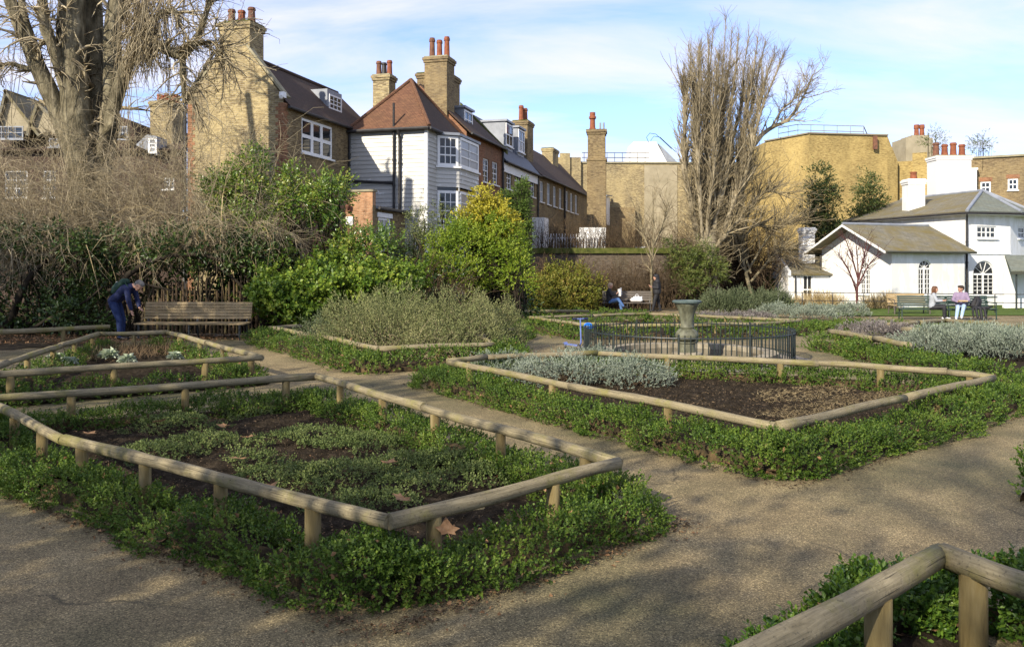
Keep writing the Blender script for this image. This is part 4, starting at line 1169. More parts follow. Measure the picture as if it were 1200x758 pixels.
pipe(h3, [(FX + .1, s_at(660.5, FX) - 25.2, 7.7), (FX + .1, s_at(660.5, FX) - 25.2, 0)], .07)
chimney(h3, 1.0, 1.9, 12, 14, 9.5, 11.3, 'stock', 0, cap='moss')
e = tframe('white_end_bay', 43.0, 0); tag(e, 'white sash-windowed bay closing the end of the brick row', 'bay window')
mb = MB(); wall_face(mb, (FX - .4, 0, 0), X_, -Y_, 1.9, 5.4, 7.9, [(.2, 1.7, 5.7, 7.4)]); wall_face(mb, (FX + 1.5, 0, 0), Y_, X_, 2.5, 5.4, 7.9); mb.build('wall', M['white'], e)
window(e, (FX - .4, 0, 0), X_, -Y_, .2, 1.7, 5.7, 7.4, 2, 2, .05, 'curtain', .12, .06)
mb = MB(); wall_face(mb, (FX - .4, 0.02, 0), X_, -Y_, 1.9, GB, 5.4); wall_face(mb, (FX + 1.5, 0.02, 0), Y_, X_, 2.5, GB, 5.4); mb.build('lower_wall', M['darkstock'], e, uv=True)
slab(e, 'roof', [(FX - .5, -.2, 7.9), (FX + 1.7, -.2, 7.9), (FX + 1.7, 2.6, 8.1), (FX - .5, 2.6, 8.1)], .1, 'lead')

# tall free chimney in front of the end wall
t = empty('brick_chimney_stack', (6.12, 60, 0), R(-8)); tag(t, 'tall lone brick chimney stack with one red pot', 'chimney')
mb = MB(); mb.box(-.67, .67, -.6, .6, GB, 9.3); mb.box(-.62, .62, -.55, .55, 9.45, 11.2); mb.box(-.72, .72, -.65, .65, 9.3, 9.45); mb.build('shaft', M['darkstock'], t, uv=True)
mb = MB(); mb.box(-.68, .68, -.61, .61, 11.2, 11.35); mb.box(-.74, .74, -.67, .67, 11.35, 11.55); mb.build('corbel', M['darkstock'], t, uv=True)
mb = MB(); mb.lathe([(.24, 0), (.24, .15), (.2, .2), (.18, .8), (.26, .85), (.26, 1.0), (.2, 1.05), (.2, 1.3), (.15, 1.3)], 12, (-.3, 0, 11.55)); mb.build('pot', M['pot'], t)
for x in (.25, .5):
    mb = MB(); mb.tube([(x, 0, 11.5), (x, 0, 12.1)], .07, 8); mb.build('flue', M['lead'], t)

# long brick wall block closing the view behind the row
b = empty('brick_boundary_block', (3.0, 75, 0), R(2)); tag(b, 'long blank yellow brick block behind the bare poplar', 'building')
mb = MB(); wall_face(mb, (0, 0, 0), X_, -Y_, 22, GB, 11.05, [(7.6, 8.8, -.2, 3.2)]); wall_face(mb, (0, 0, 0), Y_, -X_, 8, GB, 11.05); mb.add([(0, 0, 11.05), (22, 0, 11.05), (22, 8, 11.05), (0, 8, 11.05)], [(0, 1, 2, 3)])
mb.box(0, 3.2, -.3, -.01, GB, 11.55); mb.box(1.3, 2.2, -.5, -.305, GB, 11.9)
mb.build('wall', M['stock'], b, uv=True)
mb = MB(); mb.box(9.0, 12.0, -.06, -.005, 3, 10.9); mb.build('render_patch', M['render'], b)
mb = MB(); mb.box(0, 22, -.12, .2, 11.055, 11.2); mb.build('coping', M['coping'], b)
mb = MB(); mb.box(7.3, 9.1, -.12, -.006, 3.2, 3.55); mb.build('lintel', M['white'], b)
mb = MB(); mb.box(7.6, 8.8, .1, .14, -.2, 3.2); mb.build('door', M['pipe'], b)
mb = MB(); mb.box(4.9, 8.0, -1.0, -.01, GB, 7.0); mb.build('projection', M['darkstock'], b, uv=True)
pipe(b, [(5.2, -1.08, 8.6), (5.2, -1.08, 1)], .08)
mb = MB()
for k in range(9): mb.tube([(3.6 + k * .7, .6, 11.1), (3.6 + k * .7, .6, 12.1)], .025, 5)
mb.tube([(3.4, .6, 12.1), (9.6, .6, 12.1)], .03, 5); mb.tube([(3.4, .6, 11.65), (9.6, .6, 11.65)], .03, 5); mb.build('roof_rail', M['pipe'], b)
r = empty('rooftop_plant_room', (12.2, 79, 11.0)); tag(r, 'white sloping rooftop plant room above the brick block', 'plant room')
mb = MB(); mb.prism([(-1.3, 0, 0), (2.9, 0, 0), (1.5, 0, 2.6), (-.6, 0, 2.6)], (0, 4, 0)); mb.build('housing', M['white'], r)
mb = MB(); mb.prism([(2.92, 0.1, 0), (4.2, .1, 0), (2.2, .1, 2.0), (1.7, .1, 2.45)], (0, 3.6, 0)); mb.build('grey_side', M['lead'], r)
mb = MB(); pts = [(.8, 0, 2.5), (.6, 0, 3.0), (.9, 0, 3.4), (1.5, 0, 3.3), (3.0, 0, 1.9)]; mb.tube(pts, .03, 5); mb.tube([(p[0] + .5, .6, p[2] - .2) for p in pts], .03, 5); mb.build('stair_rail', M['pipe'], r)

# golden brick block
g = empty('golden_brick_block', (0, 0, 0)); tag(g, 'big windowless golden brick block with faceted wall and roof rail', 'building')
a0, a1, a2 = at(897, 157, 66.5), at(948, 157, 62.5), at(1040, 158, 63.5)
mb = MB(); top = 11.7
for p, q in ((a0, a1), (a1, a2)):
    mb.add([(p.x, p.y, GB), (q.x, q.y, GB), (q.x, q.y, top), (p.x, p.y, top)], [(0, 1, 2, 3)])
a3 = at(1052, 187, 63.8)
mb.add([(a2.x, a2.y, GB), (a3.x, a3.y, GB), (a3.x, a3.y, 9.8), (a2.x, a2.y, top)], [(0, 1, 2, 3)])
mb.add([(a0.x, a0.y, top), (a1.x, a1.y, top), (a2.x, a2.y, top), (a2.x, a2.y + 9, top), (a0.x, a0.y + 6, top)], [(0, 1, 2, 3, 4)])
mb.add([(a0.x, a0.y, GB), (a0.x, a0.y, top), (a0.x, a0.y + 6, top), (a0.x, a0.y + 6, GB)], [(0, 1, 2, 3)])
mb.add([(a3.x, a3.y, GB), (a3.x, a3.y + 8, GB), (a2.x, a2.y + 8, top), (a2.x, a2.y, top), (a3.x, a3.y, 9.8)], [(0, 1, 2, 3, 4)])
mb.build('wall', M['golden'], g, uv=True)
mb = MB()
for p, q in ((a0, a1), (a1, a2)):
    d = (q - p); d.z = 0; d = d.normalized(); n = Vector((d.y, -d.x, 0)); c = (p + q) / 2; c.z = top + .06
    mb.obox(c, d * ((q - p).length / 2), n * .12, Z3 * .055)
mb.build('coping', M['darkstock'], g)
mb = MB(); rl = [at(912, 150, 64.5), at(935, 146, 66), at(1012, 148, 65.0), at(1016, 157, 66)]
for dz in (0, -.45): mb.tube([p + Z3 * dz for p in rl[:3]], .04, 5)
for k in range(8):
    p = rl[0].lerp(rl[1], k / 2) if k < 2 else rl[1].lerp(rl[2], (k - 2) / 5); mb.tube([(p.x, p.y, top), p], .03, 5)
mb.tube([rl[2], rl[3]], .04, 5); mb.build('roof_rail', M['lead'], g)
mb = MB(); p = at(1025, 166, 63.1); mb.box(p.x - .15, p.x + .15, p.y - .15, p.y - .0, p.z - .6, p.z + .4); mb.build('rusty_outlet', M['darkpot'], g)

rb = empty('brick_rear_building', (0, 0, 0)); tag(rb, 'brown brick building with small white sash windows above the white house', 'building')
mb = MB(); p0, p1 = at(1048, 190, 64.5), at(1300, 190, 58.0)
U = (p1 - p0); U.z = 0; w = U.length; U = U.normalized(); N = Vector((U.y, -U.x, 0)); org = Vector((p0.x, p0.y, 0))
def u_at(px):
    k = (px - 600) / FPX; return (k * p0.y - p0.x) / (U.x - k * U.y)
def zz(px, py): return CAMH + (HY - py) / FPX * (p0 + U * u_at(px)).y
hl = [(u_at(1149), u_at(1161), zz(1155, 226.5), zz(1155, 213)), (u_at(1181), u_at(1193), zz(1187, 223), zz(1187, 209.5))]
um = u_at(1130)
wall_face(mb, org + U * um, U, N, w - um, GB, 9.75, [(a - um, b_ - um, c, d) for a, b_, c, d in hl])
mb.build('wall', M['darkstock'], rb, uv=True)
mb = MB(); wall_face(mb, org, U, N, um, GB, 9.85); mb.obox(org + U * u_at(1078) + Z3 * 5 + N * .2, U * .5, N * .2, Z3 * 5.4); mb.build('plain_wall', M['golden'], rb, uv=True)
mb = MB(); mb.obox(org + U * (um + (w - um) / 2) + Z3 * 9.83, U * ((w - um) / 2), N * .15, Z3 * .075); mb.build('coping', M['coping'], rb)
mb = MB(); mb.obox(org + U * (um + (w - um) / 2) + Z3 * 9.0 - N * 3, U * ((w - um) / 2), N * 2.6, Z3 * .8); mb.build('roof', M['lead'], rb)
for a, b_, c, d in hl: window(rb, org, U, N, a, b_, c, d, 2, 2, .06, 'glass', .1, .05)
l = MB()
for a, b_, c, d in hl: l.obox(org + U * ((a + b_) / 2) + Z3 * (d + .16) + N * .004, U * ((b_ - a) / 2 + .1), N * .02, Z3 * .15)
l.build('brick_arch', M['quoin'], rb, uv=True)
pp = org + U * u_at(1088) + N * .12; pipe(rb, [pp + Z3 * 8.9, pp + Z3 * 3], .09)
mb = MB(); c = org + U * u_at(1088) + N * .18; mb.obox(c + Z3 * 9.0, U * .22, N * .15, Z3 * .2); mb.build('hopper', M['pipe'], rb)
mb = MB(); c = org + U * u_at(1137) + N * .4; mb.obox(c + Z3 * 7.3, U * .42, N * .35, Z3 * 1.55); mb.obox(c + Z3 * 8.92, U * .5, N * .42, Z3 * .07); mb.build('white_shaft', M['white'], rb)
us = empty('roof_stack_house', at(1076, 186, 68)); tag(us, 'pale rendered rooftop block with small red pots behind the pier', 'rooftop block')
mb = MB(); mb.box(-1.0, 1.2, 0, 2.5, -1, 1.7); mb.box(-.4, 1.0, .2, 2.2, 1.705, 1.95); mb.build('block', M['render'], us)
for k in range(2):
    mb = MB(); mb.lathe([(.2, 0), (.17, .6), (.22, .65), (.2, .95)], 10, (.25 + .45 * k, .8, 1.95)); mb.build('pot', M['pot'], us)

# far house behind the big tree
fh = empty('far_tiled_house', (-27, 43, 0)); tag(fh, 'old tiled house with pale gables half hidden behind the big bare tree', 'house')
def fx(px): return (px - 600) / FPX * 43 + 27
def fz(py): return CAMH + (HY - py) / FPX * 43
mb = MB(); W_ = fx(214)   # end of the roofed part
wall_face(mb, (-4, 0, 0), X_, -Y_, W_ + 4, GB, fz(175), [(fx(5) + 4, fx(32) + 4, fz(232), fz(200)), (fx(50) + 4, fx(66) + 4, fz(232), fz(200)), (fx(192) + 4, fx(204) + 4, fz(222), fz(208))]); mb.build('wall', M['darktile'], fh, uv=True)  # wall takes the dark tile colour to stand in for shadow on it
for a, b_, c, d in ((fx(5), fx(32), fz(232), fz(200)), (fx(50), fx(66), fz(232), fz(200)), (fx(192), fx(204), fz(222), fz(208))): window(fh, (0, 0, 0), X_, -Y_, a, b_, c, d, 2, 3, .08, 'glass', .06, .03)
slab(fh, 'roof', [(-4, -.4, fz(176)), (W_, -.4, fz(176)), (W_, 5, fz(148) + .3), (-4, 5, fz(128) + .5)], .1, 'darktile')
for a, b_, pk in ((fx(2), fx(48), 109), (fx(40), fx(84), 122)):
    m_ = MB(); c = (a + b_) / 2; m_.prism([(a, -.2, fz(158)), (b_, -.2, fz(158)), (c - .6, -.2, fz(pk))], (0, 3.5, 0)); gb = m_.build('gable', M['render'], fh)
    slab(fh, 'gable_roof', [(a - .2, -.45, fz(160)), (a - .2, 3.6, fz(160)), (c - .6, 3.6, fz(pk) + .1), (c - .6, -.45, fz(pk) + .1)], .14, 'mossslate')
    slab(fh, 'gable_roof', [(b_ + .2, -.45, fz(160)), (b_ + .2, 3.6, fz(160)), (c - .6, 3.6, fz(pk) + .1), (c - .6, -.45, fz(pk) + .1)], .14, 'mossslate')
m_ = MB(); m_.prism([(fx(128), .3, fz(176)), (fx(160), .3, fz(176)), (fx(150), .3, fz(140)), (fx(128), .3, fz(132))], (0, 3, 0)); m_.build('hip', M['darktile'], fh, uv=True)
for a, b_, c, d in ((fx(0), fx(34), fz(165), fz(150)), (fx(135), fx(155), fz(165), fz(150)), (fx(64), fx(76), fz(174), fz(164))):
    window(fh, (0, -.5, 0), X_, -Y_, a, b_, c, d, 4, 2, 0, 'glass', .06, .03, True, 'window', 'lead')
sk = MB(); sk.prism([(fx(165), -.6, fz(172)), (fx(190), -.6, fz(184)), (fx(190), -.6, fz(162)), (fx(178), -.6, fz(160))], (0, 1.2, 0)); sk.build('glazed_dormer', M['lead'], fh)
window(fh, (0, -.62, 0), X_, -Y_, fx(180), fx(190), fz(182), fz(164), 1, 3, 0, 'curtain', .1, .06, False)
chimney(fh, fx(161), fx(188), 1.5, 3.4, 5, fz(113), 'stock', 6, .55, .14, 'x', ['pot'], 'coping')
lr = MB(); lr.prism([(fx(196), 3, GB), (fx(222), 3, GB), (fx(222), 3, fz(165)), (fx(196), 3, fz(155))], (0, 5, 0)); lr.build('link_block', M['slate'], fh, uv=True)
chimney(fh, fx(198), fx(216), 6, 7, 5, fz(158), 'darkstock', 5, .4, .12, 'x', ['pot'], 'coping')

# ------------------------------------------------------------------ white garden house
LG = empty('white_lodge', (0, 0, 0)); tag(LG, 'white stucco garden house with mossy slate roofs and arched windows', 'house')
K = Vector(((1045 - 600) / FPX * 42, 42, 0)); th = R(22)
LU, LV = Vector((math.cos(th), math.sin(th), 0)), Vector((-math.sin(th), math.cos(th), 0))
Ls, Wg, EZ, RZ = 5.1, 4.9, 2.72, 3.98
mb = MB()
def upx(px, o, U):
    k = (px - 600) / FPX; return (k * o.y - o.x) / (U.x - k * U.y)
def zpx(o, U, u, py): return CAMH + (HY - py) / FPX * (o + U * u).y
a, b_ = upx(1076.5, K, LU), upx(1092, K, LU); um = (a + b_) / 2; z0, z1 = zpx(K, LU, um, 345), zpx(K, LU, um, 304.5); r_ = (b_ - a) / 2
wall_face(mb, K, LU, -LV, Ls, GB, EZ, [(a, b_, z0, z1)], .14)
arch_window(LG, mb, 0, K, LU, -LV, a, b_, z0, z1 - r_, 5)
c, d = upx(1019, K, LV), upx(1007, K, LV); um = (c + d) / 2; z0, z1 = zpx(K, LV, um, 345), zpx(K, LV, um, 308); r_ = (d - c) / 2
wall_face(mb, K, LV, -LU, Wg, GB, EZ, [(c, d, z0, z1)], .14)
arch_window(LG, mb, 0, K, LV, -LU, c, d, z0, z1 - r_, 5)
t = [K + Z3 * EZ, K + LV * Wg + Z3 * EZ, K + LV * Wg / 2 + Z3 * (RZ - .05)]
mb.add(t, [(2, 1, 0)])
wall_face(mb, K + LV * Wg, LU, LV, Ls, GB, EZ)
mb.build('wing_wall', M['stucco'], LG)
o = .45
for s, y in ((1, -o), (1, Wg + o)):
    q = [K - LU * .85 + LV * y + Z3 * (EZ - .2), K + LU * (Ls + .3) + LV * y + Z3 * (EZ - .2), K + LU * (Ls + .3) + LV * (Wg / 2) + Z3 * RZ, K - LU * .85 + LV * (Wg / 2) + Z3 * RZ]
    slab(LG, 'wing_roof', q, .06, 'mossslate')
    bb = MB(); e0 = q[0] - LU * .02; e1 = q[3] - LU * .02; bb.prism([e0 - Z3 * .14, e1 - Z3 * .14, e1 - Z3 * .03, e0 - Z3 * .03], -LU * .05); bb.build('bargeboard', M['white'], LG)
    g = MB(); g.tube([q[0] - Z3 * .06, q[1] - Z3 * .06], .06, 8); g.build('gutter', M['greenslate'], LG)
mb = MB(); mb.tube([K - LU * .85 + LV * Wg / 2 + Z3 * (RZ + .02), K + LU * (Ls + .2) + LV * Wg / 2 + Z3 * (RZ + .02)], .08, 8); mb.build('ridge', M['lead'], LG)
# main block: canted front end
A = Vector(((1131 - 600) / FPX * 44.5, 44.5, 0)); e_ = Vector((-.28, .96, 0)).normalized(); f_ = Vector((.96, .28, 0)).normalized()
B = A + f_ * upx(1184, A, f_); C = B + Vector((.72, .69, 0)).normalized() * 3.0; D = C + e_ * 7.5; E = A + e_ * 9.0
EM, RM = 4.75, 6.15
mb = MB()
wa, wb = upx(1145, A, f_), upx(1168, A, f_); um = (wa + wb) / 2
u1 = (wa, wb, zpx(A, f_, um, 279.5), zpx(A, f_, um, 265))
aa, ab = upx(1140.5, A, f_), upx(1166, A, f_); um = (aa + ab) / 2; z0, z1 = zpx(A, f_, um, 346), zpx(A, f_, um, 305.5); r_ = (ab - aa) / 2
wall_face(mb, A, f_, f_.cross(Z3), (B - A).length, GB, EM, [u1, (aa, ab, z0, z1)], .14)
arch_window(LG, mb, 0, A, f_, f_.cross(Z3), aa, ab, z0, z1 - r_, 5)
window(LG, A, f_, f_.cross(Z3), *u1, 4, 2, .08, 'glass', .08, .035, True, mull=(2,))
U3 = (C - B).normalized(); w3 = (C - B).length
wa = upx(1193, B, U3); u3 = (wa, wa + 1.3, u1[2] + .05, u1[3] + .05)
wall_face(mb, B, U3, U3.cross(Z3), w3, GB, EM, [u3], .14)
window(LG, B, U3, U3.cross(Z3), *u3, 4, 2, .08, 'glass', .08, .035, True, mull=(2,))
wall_face(mb, A, e_, -f_, 9.0, GB, EM); wall_face(mb, C, e_, f_, 7.5, GB, EM); wall_face(mb, E, f_, e_, 5, GB, EM)
mb.build('main_wall', M['stucco'], LG)
bd = MB(); bd.obox(A + f_ * ((B - A).length / 2) + Z3 * (zpx(A, f_, 1, 297)) + f_.cross(Z3) * .02, f_ * ((B - A).length / 2), f_.cross(Z3) * .035, Z3 * .05); bd.build('string_course', M['stucco'], LG)
Q = at(1151, 227, 48.6); Q.z = RM; Q2 = Q + e_ * 6.5
cen = (A + B + C + D + E) / 5
def ov(p): v = p + (p - cen).normalized() * .65; v.z = EM - .08; return v
Ao, Bo, Co, Do, Eo = map(ov, (A, B, C, D, E))
for poly, mt in (([Ao, Eo, Q2, Q], 'mossslate'), ([Ao, Bo, Q], 'greenslate'), ([Bo, Co, Q], 'greenslate'), ([Co, Do, Q2, Q], 'greenslate'), ([Eo, Do, Q2], 'greenslate')):
    slab(LG, 'main_roof', poly, .07, mt)
for p in (Ao, Bo, Co):
    mb = MB(); mb.tube([p + Z3 * .03, Q + Z3 * .04], .09, 8); mb.build('hip_lead', M['lead'], LG)
mb = MB(); mb.tube([Q + Z3 * .03, Q2 + Z3 * .03], .08, 8); mb.build('ridge', M['lead'], LG)
sf = MB(); sf.prism([p - Z3 * .17 for p in (Ao, Bo, Co, Do, Eo)], (0, 0, .08)); sf.build('soffit', M['stucco'], LG)
gt = MB()
for p, q in ((Eo, Ao), (Ao, Bo), (Bo, Co)): gt.tube([p - Z3 * .1, q - Z3 * .1], .06, 8)
gt.build('gutter', M['pipe'], LG)
pA = A + f_.cross(Z3) * .12 - f_ * .0; pipe(LG, [Ao - Z3 * .15, pA + Z3 * (EM - .6), pA + Z3 * GB], .055)
pK = K + LV * Wg - LU * .1; pipe(LG, [pK + Z3 * (EZ - .3), pK + Z3 * GB], .055)
c = at(1112, 230, 53); ch = chimney(LG, c.x - 1.1, c.x + 1.1, 52.4, 53.6, 4.8, 8.7, 'stained', 4, .85, .2, 'x', ['darkpot', 'pot', 'pot', 'pot'], 'coping', True)
c = at(1070.5, 240, 50); chimney(LG, c.x - .5, c.x + .5, 49.6, 50.4, 4.4, 6.9, 'stucco', 1, .45, .2, 'x', ['pot'], 'stucco', True)
# low end building
OB = empty('white_outhouse', (0, 0, 0)); tag(OB, 'low white outhouse with lean-to slate roof and white chimney', 'outbuilding')
p = at(924, 320, 46); q = at(979, 320, 46); ez = CAMH + (HY - 320) / FPX * 46
mb = MB(); ha, hb = (1.0, 1.52); wall_face(mb, (p.x, 46, 0), X_, -Y_, q.x - p.x, GB, ez, [(at(941, 0, 46).x - p.x, at(952, 0, 46).x - p.x, -.35, ez - .02 - .1)]); wall_face(mb, (p.x, 46, 0), Y_, -X_, 3, GB, ez)
mb.add([(p.x, 46, ez), (p.x, 49, ez), (p.x, 49, ez + 1.0)], [(2, 1, 0)]); mb.build('wall', M['stucco'], OB)
window(OB, (p.x, 46, 0), X_, -Y_, at(941, 0, 46).x - p.x, at(952, 0, 46).x - p.x, -.35, ez - .12, 2, 2, .06, 'glass', .06, .04)
slab(OB, 'roof', [(p.x + .1, 45.75, ez - .06), (q.x, 45.75, ez - .06), (q.x, 49, ez + 1.0), (p.x + .5, 49, ez + 1.0)], .07, 'mossslate')
cp = MB(); cp.prism([(p.x - .05, 45.9, ez - .15), (p.x - .05, 45.9, ez + .12), (p.x + .25, 49, ez + 1.15), (p.x + .25, 49, ez + .8)], (.16, 0, 0)); cp.build('verge', M['stucco'], OB)
chimney(OB, at(938, 0, 48).x, at(952, 0, 48).x, 47.6, 48.3, ez, CAMH + (HY - 268) / FPX * 47.6, 'stucco', 0, cap='stucco')
pipe(OB, [(p.x + .35, 45.9, ez - .1), (p.x + .35, 45.9, GB)], .04)
# porch canopy at the far end
PC = empty('porch_canopy', at(1186, 360, 40.5)); tag(PC, 'small slate porch canopy on a thin iron post by the white house', 'porch')
z_ = CAMH + (HY - 318) / FPX * 40.5 - PC.location.z
mb = MB(); mb.prism([(-.35, -.5, z_), (2.6, -.5, z_), (2.6, 1.2, z_ + .75), (.35, 1.2, z_ + .75)], (0, 0, .06)); mb.build('roof', M['greenslate'], PC, uv=True)
mb = MB(); mb.box(-.35, 2.6, -.52, -.46, z_ - .14, z_ - .005); mb.build('fascia', M['greenslate'], PC)
mb = MB(); mb.tube([(0, -.35, -.4), (0, -.35, z_ - .02)], .045, 8); mb.build('post', M['railing'], PC)
mb = MB(); mb.box(0.35, 3.0, 1.25, 1.4, -.5, z_ + .8); mb.build('screen_wall', M['stucco'], PC)

# ------------------------------------------------------------------ garden walls and fences
gw = empty('mossy_garden_wall', (0, 0, 0)); tag(gw, 'old garden wall with thick mossy coping below the brick row', 'wall')
mb = MB(); mb.box(-6, 8.6, 45.6, 46.0, -1, 2.45); mb.build('wall', M['mauve'], gw, uv=True)
mb = MB(); mb.box(-6, 8.65, 45.45, 46.15, 2.455, 2.75); mb.build('coping', M['moss'], gw)
rw = empty('old_brick_wall', (0, 0, 0)); tag(rw, 'old plum-coloured brick wall beneath the dark trees by the white outhouse', 'wall')
mb = MB(); mb.box(8.7, 16.2, 49.4, 49.8, -1, 1.5); mb.build('wall', M['mauve'], rw, uv=True)
mb = MB(); mb.box(8.7, 16.2, 49.3, 49.9, 1.505, 1.62); mb.build('coping', M['coping'], rw)
lw = empty('low_yellow_wall', (0, 0, 0)); tag(lw, 'low yellow brick wall behind the bench with the reader', 'wall')
mb = MB(); mb.box(4.4, 9.6, 43.6, 43.9, -1, .55); mb.build('wall', M['golden'], lw, uv=True)
bf = empty('iron_bar_fence', (4.4, 42.6, 0)); tag(bf, 'thin iron fence behind the bench with the reader', 'fence')
for z in (-.02, .55): mb = MB(); mb.tube([(-1.5, 0, z), (4.8, 0, z)], .02, 6); mb.build('bar', M['iron'], bf)
for k in range(5): mb = MB(); mb.tube([(-1.4 + 1.5 * k, 0, -.45), (-1.4 + 1.5 * k, 0, .6)], .03, 6); mb.build('post', M['iron'], bf)
tf = empty('white_trellis_fence', (1.8, 50, 0)); tag(tf, 'white slatted trellis fence in front of the brick row', 'fence')
for k in range(22): mb = MB(); mb.box(k * .17, k * .17 + .07, 0, .03, 2.0, 3.7); mb.build('slat', M['white'], tf)
for z in (2.4, 3.4): mb = MB(); mb.box(-.05, 3.75, .035, .08, z, z + .09); mb.build('rail', M['white'], tf)
mb = MB(); mb.box(2.3, 3.9, .4, .5, 2.2, 4.1); mb.build('white_panel', M['white'], tf)
ir = empty('estate_rail', (0, 0, 0)); tag(ir, 'thin two-bar iron rail in front of the white house', 'fence')
pa, pb = at(905, 346, 40.5), at(1290, 349, 36.5)
for zh in (.86, .48):
    mb = MB(); mb.tube([(pa.x, pa.y, zh - .38), (pb.x, pb.y, zh - .38)], .018, 6); mb.build('bar', M['pipe'], ir)
for k in range(11):
    p = pa.lerp(pb, k / 10); mb = MB(); mb.tube([(p.x, p.y, -.45), (p.x, p.y, .5)], .022, 6); mb.build('post', M['pipe'], ir)
# brush fence of upright stakes behind the long bench
sf = empty('stake_fence', (-9.5, 22.9, 0)); tag(sf, 'fence of rough upright stakes in the shade behind the long bench', 'fence')
for k in range(46):
    x = k * .105 - .6; hgt = random.uniform(1.05, 1.4)
    mb = MB(); mb.tube([(x, random.uniform(-.03, .03), -.15), (x + random.uniform(-.03, .03), random.uniform(-.03, .03), hgt)], [.034, .026], 6); mb.build('stake', M['browntwig'] if k % 3 else M['post'], sf)
for z in (.35, 1.0): mb = MB(); mb.box(-.7, 4.3, .06, .1, z, z + .08); mb.build('rail', M['darkstem'], sf)
# ------------------------------------------------------------------ trees
def V3(*p): return np.array(p, float)
def poly_pts(pts, m=12):
    "smooth a hand-drawn limb through its points"
    P = np.array([tuple(p) for p in pts], float); t = np.linspace(0, len(P) - 1, m)
    for _ in range(1):
        Q = np.stack([np.interp(t, np.arange(len(P)), P[:, k]) for k in range(3)], 1)
    k = np.array([.25, .5, .25]); Q2 = Q.copy()
    for c in range(3): Q2[1:-1, c] = np.convolve(Q[:, c], k, 'valid')
    return Q2
def limb(tw, pts, r0, r1, m=14, seg=10, knob=0.08):
    P = poly_pts(pts, m)[None]
    t = np.linspace(0, 1, m); r = (r0 * (1 - t) + r1 * t) * (1 + rng.normal(size=m) * knob)
    tw.add(P, r[None], seg)
    return P, r[None]

def plane_tree():
    base = at(105, 392, 26.0); base.z = gz(0, 26)
    T = empty('plane_tree', base); tag(T, 'huge many-stemmed bare plane tree hung with dead creeper', 'tree')
    q = lambda *l: [at(x, y, 26 + d) for x, y, d in l]
    tr = Twigs(); big = []
    big.append(limb(tr, q((112, 400, 0), (108, 320, 0), (106, 260, 0), (104, 215, 0)), .75, .55, 12, 14))
    st = [(q((104, 280, 0), (96, 225, -.1), (84, 170, -.3), (62, 115, -.5), (36, 62, -.7), (14, 10, -.9), (-6, -60, -1), (-20, -150, -1)), .42, .16),
          (q((62, 115, -.5), (44, 66, -.6), (28, 20, -.8), (18, -50, -.9)), .2, .1),
          (q((104, 290, 0), (99, 225, -.2), (92, 160, -.4), (86, 100, -.4), (82, 50, -.4), (84, 0, -.3), (90, -120, -.2)), .62, .42),
          (q((82, 120, -.4), (64, 60, -.8), (52, 30, -1), (50, 0, -1.2), (40, -60, -1.2)), .24, .13),
          (q((107, 290, .1), (109, 215, .3), (112, 150, .5), (113, 90, .5), (108, 30, .5), (112, -80, .6)), .5, .34),
          (q((108, 285, 0), (117, 210, 0), (128, 140, 0), (133, 85, .2), (130, 40, .3), (140, -10, .2), (150, -90, .3)), .46, .22),
          (q((112, 215, .1), (122, 165, -.2), (138, 110, -.6), (150, 70, -.8), (165, 46, -1), (182, 50, -1.2), (200, 62, -1.3), (214, 66, -1.4)), .3, .16),
          (q((214, 66, -1.4), (228, 52, -1.5), (238, 28, -1.5), (246, 0, -1.6), (250, -40, -1.6)), .15, .07),
          (q((214, 66, -1.4), (215, 100, -1.4), (216, 118, -1.4)), .12, .07),
          (q((214, 66, -1.4), (232, 50, -1.2), (252, 50, -1.1), (262, 60, -1.0)), .1, .03),
          (q((165, 46, -1), (185, 18, -1.1), (205, 12, -1.2), (212, 30, -1.3)), .14, .08),
          (q((216, 118, -1.4), (228, 100, -1.3), (248, 66, -1.2), (262, 48, -1.2)), .09, .03),
          (q((36, 82, -.7), (10, 74, -1), (-20, 88, -1.2)), .1, .04),
          (q((130, 40, .3), (150, 5, .2), (165, -40, .2)), .2, .1)]
    for p, a, b in st: big.append(limb(tr, p, a * .84, b * .84, 16, 10))
    tr.build('trunk', M['bark'], T)
    tw = Twigs()
    src = [x for x in big[1:]]
    for P, r in src:
        n = 16
        e, er = spawn(P, r, 90, .0, 1, (.6, 1.3), (.12, .55), .12, .2, 5, .25, .1, .007, lens=1); tw.add(e, er, 3)
        a, ar = spawn(P, r, n, .25, 1, (.5, 1.2), (.6, 1.8), .3, .1, 7, .22, .2, .02, lens=1); tw.add(a, ar, 4)
        b, br = spawn(a, ar, 150, .1, 1, (.4, 1.1), (.25, .9), .6, -.05, 4, .26, .25, .008, lens=1); tw.add(b, br, 3)
    # dead creeper hanging in skeins from the bent limb
    n = 700
    cx = rng.normal(172, 13, n); cy = rng.uniform(-10, 60, n)
    B = np.stack([np.array(at(x, y, 24.8 + d)) for x, y, d in zip(cx, cy, rng.normal(0, .35, n))])
    D = np.stack([rng.normal(-.15, .25, n), rng.normal(0, .2, n), -np.ones(n)], 1)
    P, r = canes(B, D, rng.uniform(.3, 1.4, n), 6, .3, .16, .014, .006); tw.add(P, r, 3)
    for k in range(60):      # long strings down the trunk and from the limb over the house gable
        x = rng.choice([214, 217, 219, 150, 196, 140, 232, 60, 20]) + rng.normal(0, 2)
        P, r = canes(np.array(at(x, rng.uniform(-20, 90), 24.9))[None], V3(0, 0, -1)[None], rng.uniform(1, 4.2), 9, .1, .06, .013, .008); tw.add(P, r, 3)
    tw.build('twigs', M['cane'], T, 'stuff')
plane_tree()

